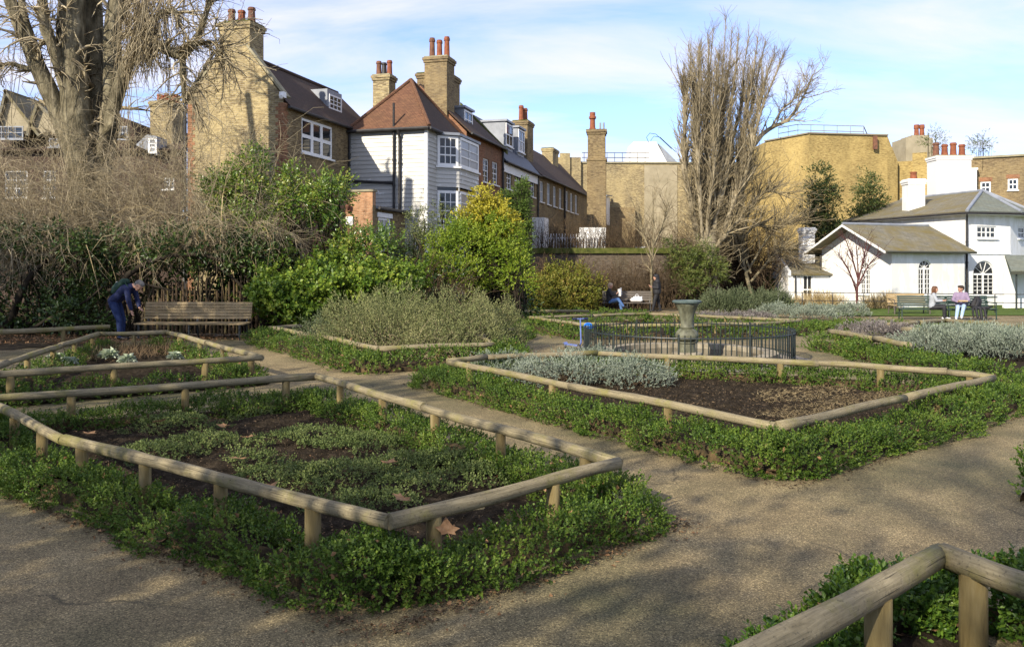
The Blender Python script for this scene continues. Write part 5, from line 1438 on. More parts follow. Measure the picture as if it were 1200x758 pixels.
def poplar():
    base = at(828, 352, 44); base.z = gz(0, 44)
    T = empty('poplar_tree', base); tag(T, 'tall bare upright poplar with a brush of tan twigs', 'tree')
    q = lambda *l: [at(x, y, 44 + d) for x, y, d in l]
    tr = Twigs(); tw = Twigs(); big = []
    big.append(limb(tr, q((829, 366, 0), (828, 330, 0), (828, 300, 0), (829, 270, 0)), .62, .6, 10, 12))
    tops = [((800, 52), .0, 812), ((792, 95), -.6, 803), ((810, 45), .6, 815), ((822, 32), -.3, 822), ((833, 28), .7, 829), ((848, 24), 0, 838), ((858, 26), .9, 846), ((870, 34), -.6, 851),
            ((882, 30), .3, 858), ((893, 40), -.2, 866), ((905, 44), .7, 873), ((918, 52), 0, 881), ((930, 66), -.6, 888), ((820, 60), -1.2, 818), ((845, 60), -1.4, 836), ((865, 62), 1.4, 850)]
    for (tx, ty), d, mx in tops:
        tx = 852 + (tx - 852) * .86 + rng.normal(0, 2); mx = 842 + (mx - 842) * .98 + rng.normal(0, 3); ty = ty + rng.uniform(-6, 14)
        big.append(limb(tr, q((828 + (mx - 835) * .18, 300, d * .2), (828 + (mx - 830) * .55, 245, d * .6), (mx + rng.normal(0, 2.5), 205, d * .8), (mx + rng.normal(0, 2.5), 165, d), (mx * .6 + tx * .4 + rng.normal(0, 2.5), 125, d * 1.1), (mx * .3 + tx * .7 + rng.normal(0, 2), 85, d * 1.2), (tx, ty, d * 1.3)), rng.uniform(.09, .19), .018, 20, 7, .16))
    big.append(limb(tr, q((845, 255, .2), (868, 210, .3), (885, 165, .4), (905, 148, .5), (925, 142, .6), (945, 108, .6), (952, 88, .6)), .17, .04, 16, 7))
    big.append(limb(tr, q((905, 148, .5), (916, 128, .4), (930, 118, .3), (944, 100, .3)), .07, .02, 10, 6))
    big.append(limb(tr, q((838, 290, -.3), (862, 262, -.6), (880, 240, -.8)), .13, .05, 10, 6))
    for P, r in big[1:17]:
        a, ar = spawn(P, r, 44, .10, .72, (.15, .45), (.8, 3.0), .5, .9, 8, .09, -.12, .012, lens=1); tr.add(a, ar, 5)
        b, br = spawn(a, ar, 300, .1, .95, (.2, .8), (.3, 1.2), .6, .5, 4, .18, -.1, .009, lens=1); tw.add(b, br, 3)
        c, cr = spawn(P, r, 380, .04, 1, (.3, 1.1), (.2, 1.1), .25, .5, 4, .22, -.1, .009, lens=1); tw.add(c, cr, 3)
    for P, r in big[17:]:
        a, ar = spawn(P, r, 34, .2, 1, (.5, 1.2), (.6, 2.0), .4, .35, 7, .16, 0, .013, lens=1); tw.add(a, ar, 4)
        b, br = spawn(a, ar, 260, .1, 1, (.4, 1.0), (.25, .8), .6, .2, 5, .2, 0, .009, lens=1); tw.add(b, br, 3)
    # shaggy shoots low on the trunk
    n = 500; B = np.stack([np.array(at(x, y, 43.6)) for x, y in zip(rng.normal(828, 16, n), rng.uniform(215, 330, n))])
    P, r = canes(B, rdir(n) * V3(1, .5, .3) + V3(0, 0, .5), rng.uniform(.5, 1.6, n), 6, .15, .15, .014, .008); tw.add(P, r, 3)
    tr.build('trunk', M['poplar'], T); tw.build('twigs', M['twig'], T, 'stuff')
poplar()

def bare_tree(name, label, px, py, Y, stems, mat, twm, twn, r0, group=None, ln=(.25, .8), cat='tree', rm=.006):
    "small bare tree drawn by its stems"
    base = at(px, py, Y); base.z = gz(0, Y)
    T = empty(name, base); tag(T, label, cat, group)
    tr, tw = Twigs(), Twigs()
    for pts in stems:
        P, r = limb(tr, [at(x, y, Y + d) for x, y, d in pts], r0 * (1 if pts is stems[0] else .6), r0 * .22, 12, 7)
        a, ar = spawn(P, r, twn, .25, 1, (.4, .9), ln, .5, .3, 6, .12, 0, rm, lens=1); tw.add(a, ar, 3)
        b, br = spawn(a, ar, twn * 3, .2, 1, (.4, .9), (ln[0] * .5, ln[1] * .6), .6, .2, 5, .15, 0, rm * .7, lens=1); tw.add(b, br, 3)
    tr.build('trunk', mat, T); tw.build('twigs', twm, T, 'stuff')
    return T
bare_tree('plum_tree', 'small bare plum-red tree in front of the white gable', 1005, 362, 38.2,
          [[(1005, 364, 0), (1004, 345, 0), (1006, 320, 0), (1003, 285, 0)], [(1004, 340, 0), (994, 315, .2), (982, 296, .3)], [(1005, 335, 0), (1018, 310, -.2), (1032, 298, -.3)], [(1005, 325, 0), (998, 300, -.2), (990, 278, -.3)], [(1006, 328, 0), (1013, 300, .2), (1016, 280, .3)]],
          M['redtwig'], M['redtwig'], 16, .07, ln=(.3, .9), rm=.009)
bare_tree('sapling', 'slender bare sapling behind the standing person', 764, 350, 41.5,
          [[(764, 356, 0), (763, 320, 0), (766, 280, 0), (765, 225, 0)], [(764, 300, 0), (752, 270, .2), (748, 250, .3)], [(764, 290, 0), (778, 262, .2), (782, 240, .2)]],
          M['limb'], M['twig'], 40, .07, ln=(.3, 1.3), rm=.009)
T = bare_tree('arching_tree', 'leaning bare tree with arching tan branches by the old plum-coloured wall', 872, 348, 46.0,
          [[(880, 345, 0), (872, 310, 0), (862, 285, 0), (850, 268, 0)], [(862, 290, 0), (885, 262, .3), (905, 270, .4), (918, 305, .5)], [(875, 320, 0), (895, 285, .3), (915, 262, .4), (935, 260, .5)],
           [(866, 292, 0), (880, 240, -.3), (900, 222, -.4), (925, 232, -.4)], [(880, 330, 0), (905, 300, .3), (920, 290, .5), (940, 315, .5)], [(880, 320, 0), (860, 265, 0), (868, 232, 0), (880, 205, 0)]],
          M['limb'], M['twig'], 70, .12, ln=(.5, 2.2), rm=.012)

# ------------------------------------------------------------------ thickets of bare canes
def thicket(name, label, boxes, mat, seg_tw=4, cat='shrub', rm=.008, group=None, tw_len=(.3, 1.0), tilt=.35):
    "boxes: (x0, x1, y0, y1, zroot, length range, droop, n canes, n twigs)"
    x0 = boxes[0]; T = empty(name, (x0[0], x0[2], gz(0, x0[2]))); tag(T, label, cat, group)
    tw = Twigs()
    for a, b, c, d, z, ln, dr, n, nt in boxes:
        B = np.stack([rng.uniform(a, b, n), rng.uniform(c, d, n), np.full(n, z)], 1)
        D = np.stack([rng.normal(0, tilt, n), rng.normal(-.08, tilt * .7, n), np.ones(n)], 1)
        P, r = canes(B, D, rng.uniform(*ln, n), 8, rng.uniform(dr * .2, dr * 1.4, n), .11, rm * rng.uniform(1.2, 2.6, n), rm * .6); tw.add(P, r, 3)
        if nt:
            Q, qr = spawn(P, r, nt, .35, 1, (.3, 1.1), tw_len, .55, .0, 4, .26, .3, rm * .7, lens=1); tw.add(Q, qr, 3)
    tw.build('canes', mat, T, 'stuff')
    return T
thicket('bare_thicket', 'tangle of straw-coloured bare canes under the plane tree', [(-17.5, -8.0, 23.8, 26.4, 1.6, (3.4, 5.4), .3, 480, 5600), (-17, -8.0, 23.2, 25.0, 2.2, (1.2, 2.6), .9, 260, 2200)], M['cane'], rm=.007, tilt=.5, tw_len=(.3, 1.3))
thicket('drooping_thicket', 'arching pale canes drooping over the dark shrubs by the long bench', [(-17, -11.8, 22.2, 23.4, 2.0, (.9, 1.9), 1.3, 260, 1500), (-10.4, -6.6, 22.8, 23.8, 2.5, (.6, 1.3), .9, 260, 1700)], M['cane'], rm=.0065, tilt=1.0)
thicket('arching_canes', 'long pale arching canes over the tangle near the brick gable', [(-16.5, -7.6, 22.9, 24.6, 1.8, (1.8, 3.4), 1.5, 150, 260)], M['tawny'], rm=.009, tilt=.9)
thicket('brown_thicket', 'brown leafless thicket behind the bench with the reader', [(.6, 8.4, 41.8, 43.2, -.4, (1.6, 3.0), .45, 700, 3400)], M['browntwig'], rm=.009)
thicket('brown_brushwood', 'dark brown brushwood below the evergreens by the white outhouse', [(9.2, 14.6, 47.2, 49.0, 0, (2.2, 5.2), .35, 560, 3800), (17.8, 21.0, 51.5, 53, 0, (2.0, 3.4), .35, 200, 1200)], M['browntwig'], rm=.012, tw_len=(.5, 1.6))
thicket('wall_top_thicket', 'thin brown stems rising above the mossy wall before the brick row', [(1.2, 8.2, 46.4, 47.5, 1.5, (1.8, 3.3), .15, 420, 1200)], M['browntwig'], rm=.009, tilt=.13)
thicket('shady_twigs', 'dim tangle of bare twigs between the camellia and the long bench', [(-7.6, -1.8, 23.6, 25.4, 0, (1.4, 2.6), .9, 420, 3000)], M['browntwig'], rm=.008)

# ------------------------------------------------------------------ leafy shrubs
def shrub(name, label, lobes, mat, L, W, k=5, spr=.22, cat='shrub', stems=None, stem_m='darkstem', group=None, shell=.6, seed=0, fine=False, ang=.9, twn=0):
    "lobes: (centre, radii, clumps, sprigs per clump, clump radius)"
    c0 = Vector(lobes[0][0]); T = empty(name, (c0.x, c0.y, gz(0, c0.y))); tag(T, label, cat, group)
    lv = Leaves(fine)
    for i, (c, rad, nc, per, cr) in enumerate(lobes):
        P, D = clumps(nc, max(8, int(per * .64)), c, rad, cr, shell, .22, seed + i)
        ok = P[:, 2] > gzv(P[:, 1]) + .03
        P, D = P[ok], D[ok]
        lv.sprigs(P, D, spr * rng.uniform(.6, 1.3, len(P)), k, L * 1.13, W * 1.2, ang)
    lv.build('foliage', mat, T)
    tw = Twigs(); n = 0
    for i, (c, rad, nc, per, cr) in enumerate(lobes):
        m = 14; g = gz(0, c[1])
        B = np.stack([c[0] + rng.normal(0, rad[0] * .2, m), c[1] + rng.normal(0, rad[1] * .2, m), np.full(m, g)], 1)
        E = np.array(c) + rdir(m) * np.array(rad) * .75
        P = B[:, None] * (1 - np.linspace(0, 1, 7)[None, :, None]) + E[:, None] * np.linspace(0, 1, 7)[None, :, None]
        P[:, 1:-1] += rng.normal(size=(m, 5, 3)) * .05
        r = np.linspace(.03, .008, 7)[None] * rng.uniform(.7, 1.4, m)[:, None]
        tw.add(P, r, 5)
    for pts, r0 in (stems or []): limb(tw, pts, r0, r0 * .4, 12, 7)
    tw.build('stems', M[stem_m], T)
    return T
A_ = lambda px, py, Y: tuple(at(px, py, Y))
shrub('camellia_shrub', 'tall open evergreen with yellow-tinged glossy leaves before the brick gable',
      [(A_(287, 232, 24.4), (.95, .8, .95), 44, 22, .26), (A_(262, 222, 24.6), (.55, .5, .45), 26, 20, .26), (A_(285, 272, 24.0), (1.05, .8, .75), 40, 22, .26), (A_(296, 196, 24.6), (.35, .4, .5), 18, 18, .22), (A_(312, 300, 23.6), (.8, .6, .6), 40, 24, .28)],
      M['camellia'], .085, .042, 6, .26, stems=[([at(330, 318, 24), at(322, 290, 24), at(300, 250, 24.2), at(290, 215, 24.4)], .06)], seed=20, shell=.3)
shrub('camellia_shrub', 'lower spreading camellia with bare leaning stems before the annex',
      [(A_(352, 238, 24.2), (.85, .7, .5), 34, 20, .24), (A_(385, 228, 24.4), (.55, .5, .55), 32, 22, .25), (A_(385, 262, 24.3), (.4, .4, .25), 14, 18, .2), (A_(345, 212, 24.4), (.3, .3, .4), 14, 16, .2), (A_(425, 290, 24.2), (1.1, .6, .42), 46, 22, .27), (A_(405, 302, 24.0), (.7, .5, .25), 20, 18, .2)],
      M['camellia'], .085, .042, 6, .25, stems=[([at(318, 312, 24), at(330, 288, 24), at(345, 262, 24.1), at(352, 240, 24.2)], .06), ([at(332, 318, 24), at(342, 290, 24.0), at(362, 262, 24.2), at(385, 232, 24.3)], .055), ([at(400, 330, 24), at(430, 305, 24.0), at(462, 292, 24.2), at(474, 289, 24.3)], .06)], seed=40, shell=.3)
shrub('ivy_mound', 'bright green glossy leaf mound at the end of the long bench',
      [(A_(345, 352, 21.6), (.95, .7, .62), 70, 26, .2), (A_(318, 345, 21.8), (.5, .5, .55), 30, 22, .2), (A_(385, 340, 21.8), (.7, .6, .45), 44, 24, .2), (A_(372, 322, 22.0), (.35, .4, .35), 18, 20, .17), (A_(430, 336, 22.0), (1.0, .7, .5), 60, 24, .2), (A_(465, 328, 22.3), (.8, .6, .45), 44, 22, .2), (A_(395, 318, 22.6), (.7, .5, .4), 30, 20, .2)],
      M['laurel'], .09, .066, 5, .18, seed=60, shell=.45, ang=1.1)
shrub('golden_shrub', 'dense yellow-green dome of fine leaves below the white boarded house',
      [(A_(556, 302, 27), (1.35, 1.1, 1.0), 90, 34, .22), (A_(522, 300, 26.6), (.6, .7, .8), 40, 28, .2), (A_(594, 296, 26.8), (.6, .7, .95), 50, 28, .2), (A_(545, 270, 27.2), (.55, .6, .5), 30, 26, .2), (A_(576, 276, 27.0), (.5, .6, .6), 30, 26, .2), (A_(538, 328, 26.2), (1.2, .8, .6), 50, 26, .22), (A_(512, 318, 26.2), (.5, .5, .5), 24, 24, .2), (A_(604, 322, 26.4), (.5, .6, .6), 30, 24, .2), (A_(530, 282, 26.8), (.35, .4, .5), 20, 22, .18)],
      M['golden_leaf'], .06, .034, 5, .19, seed=80, shell=.5)
shrub('yellow_shrub', 'golden yellow leafed shrub standing behind the yellow-green dome',
      [(A_(572, 254, 27.6), (.6, .6, .5), 40, 26, .18), (A_(565, 234, 27.6), (.3, .35, .38), 20, 22, .15), (A_(590, 264, 27.2), (.4, .45, .4), 26, 22, .17), (A_(553, 254, 27.6), (.35, .4, .32), 18, 20, .17), (A_(583, 242, 27.6), (.25, .3, .3), 14, 20, .14)],
      M['yellow_leaf'], .07, .045, 5, .17, seed=100, shell=.6)
shrub('pittosporum', 'airy grey-green shrub between the annex and the golden dome',
      [(A_(500, 290, 27.5), (.7, .7, .7), 46, 22, .26), (A_(490, 262, 27.8), (.35, .4, .5), 18, 18, .2), (A_(520, 258, 28.2), (.4, .4, .5), 18, 18, .2), (A_(478, 305, 27.0), (.7, .6, .5), 36, 20, .25)],
      M['pittosporum'], .06, .032, 5, .2, seed=120, shell=.4)
for i, (px, top, bot, wd, lb) in enumerate(((593, 234, 305, .40, 'narrow dark green cypress column before the slate-roofed house'), (612, 224, 305, .40, 'taller cypress column with a forked tip next to the white porch'))):
    c = [(A_(px + (j % 2) * 3 - 1, top + (bot - top) * t, 33 + .1 * j), (wd * (.35 + .45 * t), wd * (.4 + .4 * t), .72), 34, 22, .12) for j, t in enumerate((.1, .3, .5, .7, .9))]
    if i: c.append((A_(605, 240, 33), (.16, .2, .45), 12, 20, .11))
    shrub('cypress', lb, c, M['cypress'], .07, .03, 5, .16, 'tree', seed=140 + 20 * i, shell=.65, ang=.5)
shrub('photinia_shrub', 'broad rounded olive shrub beside the seated reader',
      [(A_(655, 345, 40), (1.75, 1.2, 1.0), 130, 26, .26), (A_(632, 350, 39.5), (.9, .8, .8), 50, 24, .26), (A_(686, 347, 40), (.85, .8, .9), 50, 24, .26), (A_(662, 322, 40.4), (1.0, .8, .55), 46, 24, .26)],
      M['photinia'], .085, .045, 5, .2, seed=180, shell=.68)
shrub('bamboo_clump', 'fresh green bamboo-like clump at the foot of the poplar',
      [(A_(806, 318, 42.8), (.9, .7, .8), 44, 20, .3), (A_(790, 300, 43.0), (.45, .5, .7), 20, 20, .26), (A_(826, 302, 43), (.7, .6, .5), 26, 18, .28), (A_(806, 336, 42.4), (.9, .6, .45), 30, 20, .26), (A_(838, 318, 42.8), (.4, .5, .6), 16, 18, .25)],
      M['bamboo'], .17, .035, 5, .28, seed=200, shell=.4)
for i, (px, top, bot, rx, lb) in enumerate(((962, 198, 335, 1.75, 'tall feathery evergreen tree before the golden brick block'), (1018, 210, 330, 1.3, 'shorter feathery evergreen tree close to the white chimney'), (990, 262, 340, 1.7, 'low dark evergreen filling the gap behind the white gable'))):
    Yt = 53 + i; lob = []
    for j, t in enumerate((.08, .24, .42, .6, .8)):
        lob.append((A_(px + (-4, 3, -2, 5, 0)[j], top + (bot - top) * t + 6, Yt), (rx * (.28 + .8 * t), 1.1, (bot - top) / FPX * Yt * .15), int(18 + 50 * t), 22, .36))
        lob.append((A_(px + (6, -14, 16, -18, 14)[j], top + (bot - top) * (t + .1), Yt - .3), (rx * (.2 + .4 * t), .8, .55), int(8 + 20 * t), 20, .3))
    shrub('evergreen_tree', lb, lob, M['treeleaf'], .15, .062, 4, .36, 'tree', seed=220 + 20 * i, shell=.3, group='dark evergreens by the golden block')
shrub('wall_ivy', 'ivy patch at the top of the old plum-coloured wall', [(A_(888, 333, 48.8), (1.3, .4, .35), 40, 20, .2), (A_(872, 310, 48.9), (.4, .3, .35), 14, 18, .2)], M['laurel'], .12, .09, 4, .18, seed=300)
# dark evergreens in the shade round the long bench
dk = [((-13.2, 22.6, .55), (1.0, .6, .5), 26, 18, .22), ((-11.9, 22.7, 1.55), (1.2, .6, .5), 34, 18, .24), ((-14.8, 22.7, 1.4), (1.4, .8, .8), 40, 18, .26), ((-10.6, 22.9, 2.25), (1.5, .6, .35), 36, 18, .24), ((-12.6, 22.6, 2.3), (1.6, .6, .42), 42, 18, .26),
      ((-8.7, 22.9, 2.3), (1.3, .7, .4), 40, 20, .26), ((-7.3, 23.0, 2.05), (.9, .6, .45), 34, 20, .26), ((-11.3, 21.9, .45), (.7, .5, .35), 26, 18, .22)]
def arc(*l): return [Vector(p) for p in l]
shrub('dark_evergreen', 'dark spreading evergreen with arching black limbs over the bending man', dk, M['darkleaf'], .10, .045, 5, .24, seed=320, shell=.35,
      stems=[(arc((-13.6, 22.4, 0), (-13.3, 22.3, .8), (-12.9, 22.2, 1.5), (-12.4, 22.1, 1.9)), .12), (arc((-10.9, 22.3, .1), (-10.8, 22.3, 1.0), (-10.2, 22.3, 1.7), (-9.3, 22.4, 2.05), (-8.3, 22.4, 2.1), (-7.2, 22.5, 1.7)), .10), (arc((-13.6, 22.3, .1), (-14.3, 22.2, .8), (-15.2, 22.2, 1.3)), .09), (arc((-10.8, 22.2, 1.1), (-9.9, 22.1, 1.3), (-9.0, 22.1, 1.1)), .05),
             (arc((-12.9, 22.0, .0), (-12.1, 22.0, .45), (-11.3, 22.0, .8), (-10.9, 22.1, 1.2)), .06), (arc((-6.8, 22.8, 0), (-7.1, 22.8, .9), (-7.8, 22.7, 1.6), (-8.6, 22.6, 2.0)), .06), (arc((-13.5, 22.3, .1), (-13.9, 22.2, .9), (-13.7, 22.2, 1.7)), .08)])
shrub('shade_shrub', 'deep green leaf mass behind the stake fence and long bench', [((-9.5, 24.2, 1.0), (2.0, .8, 1.1), 70, 20, .3), ((-6.6, 24.0, .9), (1.6, .8, 1.0), 60, 20, .3), ((-14.0, 24.8, 1.1), (3.2, .9, 1.2), 80, 20, .34), ((-17.5, 24.0, 1.4), (2.0, 1, 1.5), 60, 20, .34), ((-3.6, 25.0, .9), (2.0, .8, 1.2), 60, 20, .3), ((-.6, 27.5, .5), (1.6, .8, 1.0), 50, 20, .3)],
      M['darkleaf'], .11, .05, 5, .26, seed=345, shell=.4)

ORD = ('first', 'second', 'third', 'fourth', 'fifth', 'sixth')
# ------------------------------------------------------------------ herbs in the beds
def herb(name, label, c, rad, mat, n, L, W, k=8, spr=.2, up=.9, group=None, seed=0, wild=.3, twigs=0, twm='browntwig', ang=.45, cat='plant', fl=.25):
    "a bushy herb of upright shoots over a flattened dome"
    n = int(n * .66); L, W = L * 1.12, W * 1.25
    cx, cy = c[0], c[1]; g = gz(0, cy); T = empty(name, (cx, cy, g)); tag(T, label, cat, group)
    q = np.random.default_rng(seed + 900)
    u = q.uniform(0, 2 * PI, n); rr = np.sqrt(q.uniform(0, 1, n)); ph = q.uniform(0, 6.28, 6)
    edge = 1 + .14 * np.sin(3 * u + ph[0]) + .1 * np.sin(5 * u + ph[1])
    x = np.cos(u) * rr * edge; y = np.sin(u) * rr * edge
    dome = np.sqrt(np.clip(1 - (rr ** 2), 0, 1)) * (1 + .16 * np.sin(x * 4 + ph[2]) * np.sin(y * 4 + ph[3]) + .1 * np.sin(x * 9 + ph[4]))
    depth = 1 - fl * q.uniform(0, 1, n)
    P = np.stack([cx + x * rad[0], cy + y * rad[1], g + .03 + dome * rad[2] * depth], 1)
    D = np.stack([x * .8, y * .8, np.full(n, up)], 1) + q.normal(size=(n, 3)) * wild
    lv = Leaves(); lv.sprigs(P - unit(D) * spr * .45, D, spr * q.uniform(.6, 1.35, n), k, L, W, ang)
    lv.build('shoots', mat, T)
    if twigs:
        tw = Twigs(); B = np.stack([cx + q.normal(0, .35, twigs) * rad[0], cy + q.normal(0, .35, twigs) * rad[1], np.full(twigs, g)], 1)
        E = P[q.integers(0, n, twigs)]; t = np.linspace(0, 1, 6)[None, :, None]
        PP = B[:, None] * (1 - t) + E[:, None] * t; PP[:, 1:-1] += q.normal(size=(twigs, 4, 3)) * .04
        tw.add(PP, np.linspace(.012, .004, 6)[None].repeat(twigs, 0), 3); tw.build('woody_stems', M[twm], T)
    return T
rs = [(-3.25, 17.4, .95, .9, .92, 'rosemary'), (-2.4, 16.3, 1.25, 1.0, .98, 'rosemary'), (-1.1, 16.5, 1.15, 1.0, 1.0, 'rosemary'), (-.55, 17.6, .95, .9, .92, 'rosemary'), (-2.4, 17.9, 1.2, .9, 1.0, 'rosemary'), (-1.35, 15.55, .75, .55, .62, 'rosemary'), (-3.95, 16.7, .42, .5, .62, 'lavender')]
lbs = ['tall rosemary bush at the bench end of its bed', 'wide straggly rosemary bush above the front corner of its bed', 'full rosemary bush in the middle of its bed', 'rosemary bush at the fountain end of its bed', 'rosemary bush at the back of its bed', 'small rosemary bush leaning to the front log rail', 'grey lavender tuft at the outer corner of the rosemary bed']
for i, (x, y, a, b, h, mt) in enumerate(rs):
    herb('rosemary_bush', lbs[i], (x, y), (a, b, h * 1.22), M[mt], int(1500 * a * b * 2.0), 0.045, .013, 6, .19, .9, 'rosemary bushes in their bed', i, .35, 60, 'twig', .5, 'shrub', .6)
for i, (px, py, a, b, h, lb) in enumerate(((590, 436, .75, .55, .36, 'silver curry plant sprawling at the narrow end of the bare bed'), (660, 444, .9, .55, .42, 'wide silver artemisia bush on the bare bed'), (742, 445, .62, .5, .40, 'silver artemisia bush with dry stems next to bare soil'), (690, 428, .8, .45, .34, 'silver artemisia near the back rail of the bare bed'))):
    p = gp(px, py, 0.1); herb('silver_shrub', lb, p, (a, b, h), M['silver'], int(2100 * a * b + 300), .038, .010, 9, .17, .7, 'silver plants on the bare bed', 20 + i, .55, 40, 'browntwig', .6, 'shrub', .6)
for i, (px, py, a, b, h) in enumerate(((1095, 413, .85, .7, .45), (1130, 415, .8, .7, .48), (1165, 417, .8, .7, .48), (1200, 419, .9, .7, .48), (1112, 404, .8, .6, .42), (1150, 405, .8, .6, .42), (1190, 407, .9, .6, .42))):
    p = gp(px, py, 0.05); herb('silver_lavender', (ORD[i] + ' silver lavender mound in the front row, counting from the log rail point') if i < 4 else (ORD[i - 4] + ' silver lavender mound in the back row, counting from the log rail point'), p, (a, b, h), M['silver'], 1300, .05, .013, 8, .19, .9, 'silver lavender mounds', 30 + i, .35, 0, ang=.4, cat='shrub')
for i, (px, py, mt) in enumerate(((908, 371, 'silver'), (930, 372, 'silver'), (952, 374, 'silver'), (975, 372, 'silver'), (996, 370, 'silver'))):
    p = gp(px, py, 0.05); herb('grey_lavender', ORD[i] + ' low grey lavender cushion of its strip, counting from the lavender row', p, (.85, .8, .5), M[mt], 700, .07, .02, 7, .2, .9, 'grey lavender strip', 40 + i, .4, 0, ang=.4, cat='shrub')
for i, (px, py) in enumerate(((815, 377), (838, 378), (862, 378), (886, 376), (1022, 392), (1040, 396))):
    p = gp(px, py, 0.05); herb('purple_herb', (ORD[i] + ' faded purple-grey herb patch behind the fountain, counting from the urn') if i < 4 else (ORD[i - 4] + ' faded purple herb patch inside the rail point by the silver lavender'), p, (.75, .7, .34), M['purple'], 520, .06, .018, 7, .18, .8, 'faded herb patches', 50 + i, .5, 0, ang=.5)
for i, (px, py) in enumerate(((838, 369), (862, 369), (888, 368), (910, 367))):
    p = gp(px, py, 0.0); herb('lavender_bush', ORD[i] + ' tall grey-green lavender bush in its row, counting from the poplar', p, (.75, .8, 1.0), M['lavender'], 1100, .09, .022, 8, .34, 1.1, 'lavender row behind the fountain', 60 + i, .3, 0, ang=.4, cat='shrub', fl=.6)
for i, (px, py, s) in enumerate(((958, 360, 1.0), (975, 361, .9), (1022, 362, .8), (1040, 362, .9), (935, 361, .7))):
    p = gp(px, py, 0.0); T = empty('dry_grass_tuft', p); tag(T, ('tall tawny dry grass tuft beside the white outhouse', 'thick tawny grass tuft just before the plum-red tree', 'dry grass tuft just past the plum-red tree', 'tawny grass tuft by the end of the brown bench', 'small dry grass tuft at the corner of the white outhouse')[i], 'grass', 'dry grass tufts')
    n = 420; lv = Leaves(); B = np.array(p) + rng.normal(size=(n, 3)) * V3(.28, .2, 0) * s; D = rng.normal(size=(n, 3)) * .42 + V3(0, 0, 1)
    lv.add(B, D, rdir(n), rng.uniform(.5, 1.25, n) * s, .026, .05); lv.build('blades', M['tawny'], T)
# bed of creeping thyme
mats_ = [(292, 482, .50, .38), (330, 470, .42, .34), (205, 500, .52, .4), (240, 520, .46, .36), (365, 515, .6, .42), (430, 520, .5, .4), (470, 548, .5, .36), (400, 560, .55, .36), (330, 560, .5, .34), (520, 545, .45, .34), (430, 590, .5, .26), (560, 560, .42, .3), (180, 535, .45, .34), (300, 540, .3, .22), (480, 575, .42, .24)]
for i, (px, py, a, b) in enumerate(mats_):
    a, b = a * .86, b * .86; p = gp(px, py, 0.05); T = empty('thyme_mat', p); tag(T, 'low grey-green thyme mat creeping over dark soil', 'plant', 'thyme mats in the railed bed')
    n = int(4000 * a * b); u = rng.uniform(0, 6.28, n); r_ = np.sqrt(rng.uniform(0, 1, n)) * (1 + .25 * np.sin(3 * u + i) + .15 * np.sin(7 * u))
    x, y = np.cos(u) * r_, np.sin(u) * r_; h = (.06 + .05 * ((i * 7) % 5) / 4) * np.clip(1 - r_ ** 2, 0, 1) + .02 * np.sin(x * 9 + i) * np.sin(y * 8)
    P = np.stack([p.x + x * a, p.y + y * b, .03 + np.maximum(h, .0)], 1); D = np.stack([x * .7, y * .7, np.full(n, .7)], 1) + rng.normal(size=(n, 3)) * .45
    lv = Leaves(); lv.sprigs(P, D, .065, 6, .022, .0135, .9); lv.build('shoots', M['thyme'], T)
def inside_pts(poly, n, shrink=.0):
    xs = [p[0] for p in poly]; ys = [p[1] for p in poly]; out = np.zeros((0, 2))
    while len(out) < n:
        X = rng.uniform(min(xs), max(xs), n * 2); Y = rng.uniform(min(ys), max(ys), n * 2); k = poly_inside(poly, X, Y)
        out = np.concatenate([out, np.stack([X[k], Y[k]], 1)])
    return out[:n]
def litter(name, label, poly, n, mat, L, W, z=.05, cat='litter'):
    q = inside_pts(poly, n); lv = Leaves()
    P = np.concatenate([q, (gzv(q[:, 1]) + z + rng.uniform(0, .02, n))[:, None]], 1)
    lv.add(P, rdir(n) * V3(1, 1, .3), V3(0, 0, 1) + rng.normal(size=(n, 3)) * .5, L * rng.uniform(.4, 1.3, n), W * rng.uniform(.5, 1.3, n), .3)
    o = lv.build(name, mat); tag(o, label, cat, None, 'stuff'); return o
litter('soil_crumbs', 'crumbs of soil and bark on the thyme bed', BED1, 5000, M['browntwig'], .02, .012)
litter('bed_debris', 'dry stalks and crumbs over the bare bed', BED4, 5200, M['browntwig'], .035, .012)
litter('straw_mulch', 'straw-coloured dead stalks at the near corner of the bare bed', [tuple(gp(x, y, .05)[:2]) for x, y in ((880, 486), (1010, 462), (1080, 456), (1010, 476), (925, 494))], 2600, M['straw'], .05, .006, .06)
litter('straw_mulch', 'straw-coloured dead stalks along the back of the bare bed', [tuple(gp(x, y, .05)[:2]) for x, y in ((880, 462), (950, 452), (1010, 452), (990, 468), (900, 474))], 1400, M['straw'], .06, .010, .06)
def spill(name, label, poly, n, mat, L, W, d0, sd, z=.006):
    "crumbs thrown onto the path along a hedge, thinning out with distance"
    lv = Leaves(); loops = [np.array(outward(poly, d)) for d in (d0, d0 + sd, d0 + 2 * sd)]
    k = np.minimum(np.abs(rng.normal(0, .8, n)).astype(int), 2); m = len(poly); i = rng.integers(0, m, n); t = rng.uniform(0, 1, n)[:, None]
    A = np.stack(loops)[k, i]; B = np.stack(loops)[k, (i + 1) % m]; q = A * (1 - t) + B * t + rng.normal(size=(n, 2)) * sd * .6
    P = np.concatenate([q, (gzv(q[:, 1]) + z + rng.uniform(0, .006, n))[:, None]], 1)
    lv.add(P, rdir(n) * V3(1, 1, .2), V3(0, 0, 1) + rng.normal(size=(n, 3)) * .4, L * rng.uniform(.3, 1.4, n), W * rng.uniform(.4, 1.3, n), .4)
    o = lv.build(name, mat); tag(o, label, 'litter', None, 'stuff'); return o
spill('soil_spill', 'dark soil crumbs spilt on the path round the thyme bed', BED1, 5200, M['browntwig'], .022, .014, .33, .05)
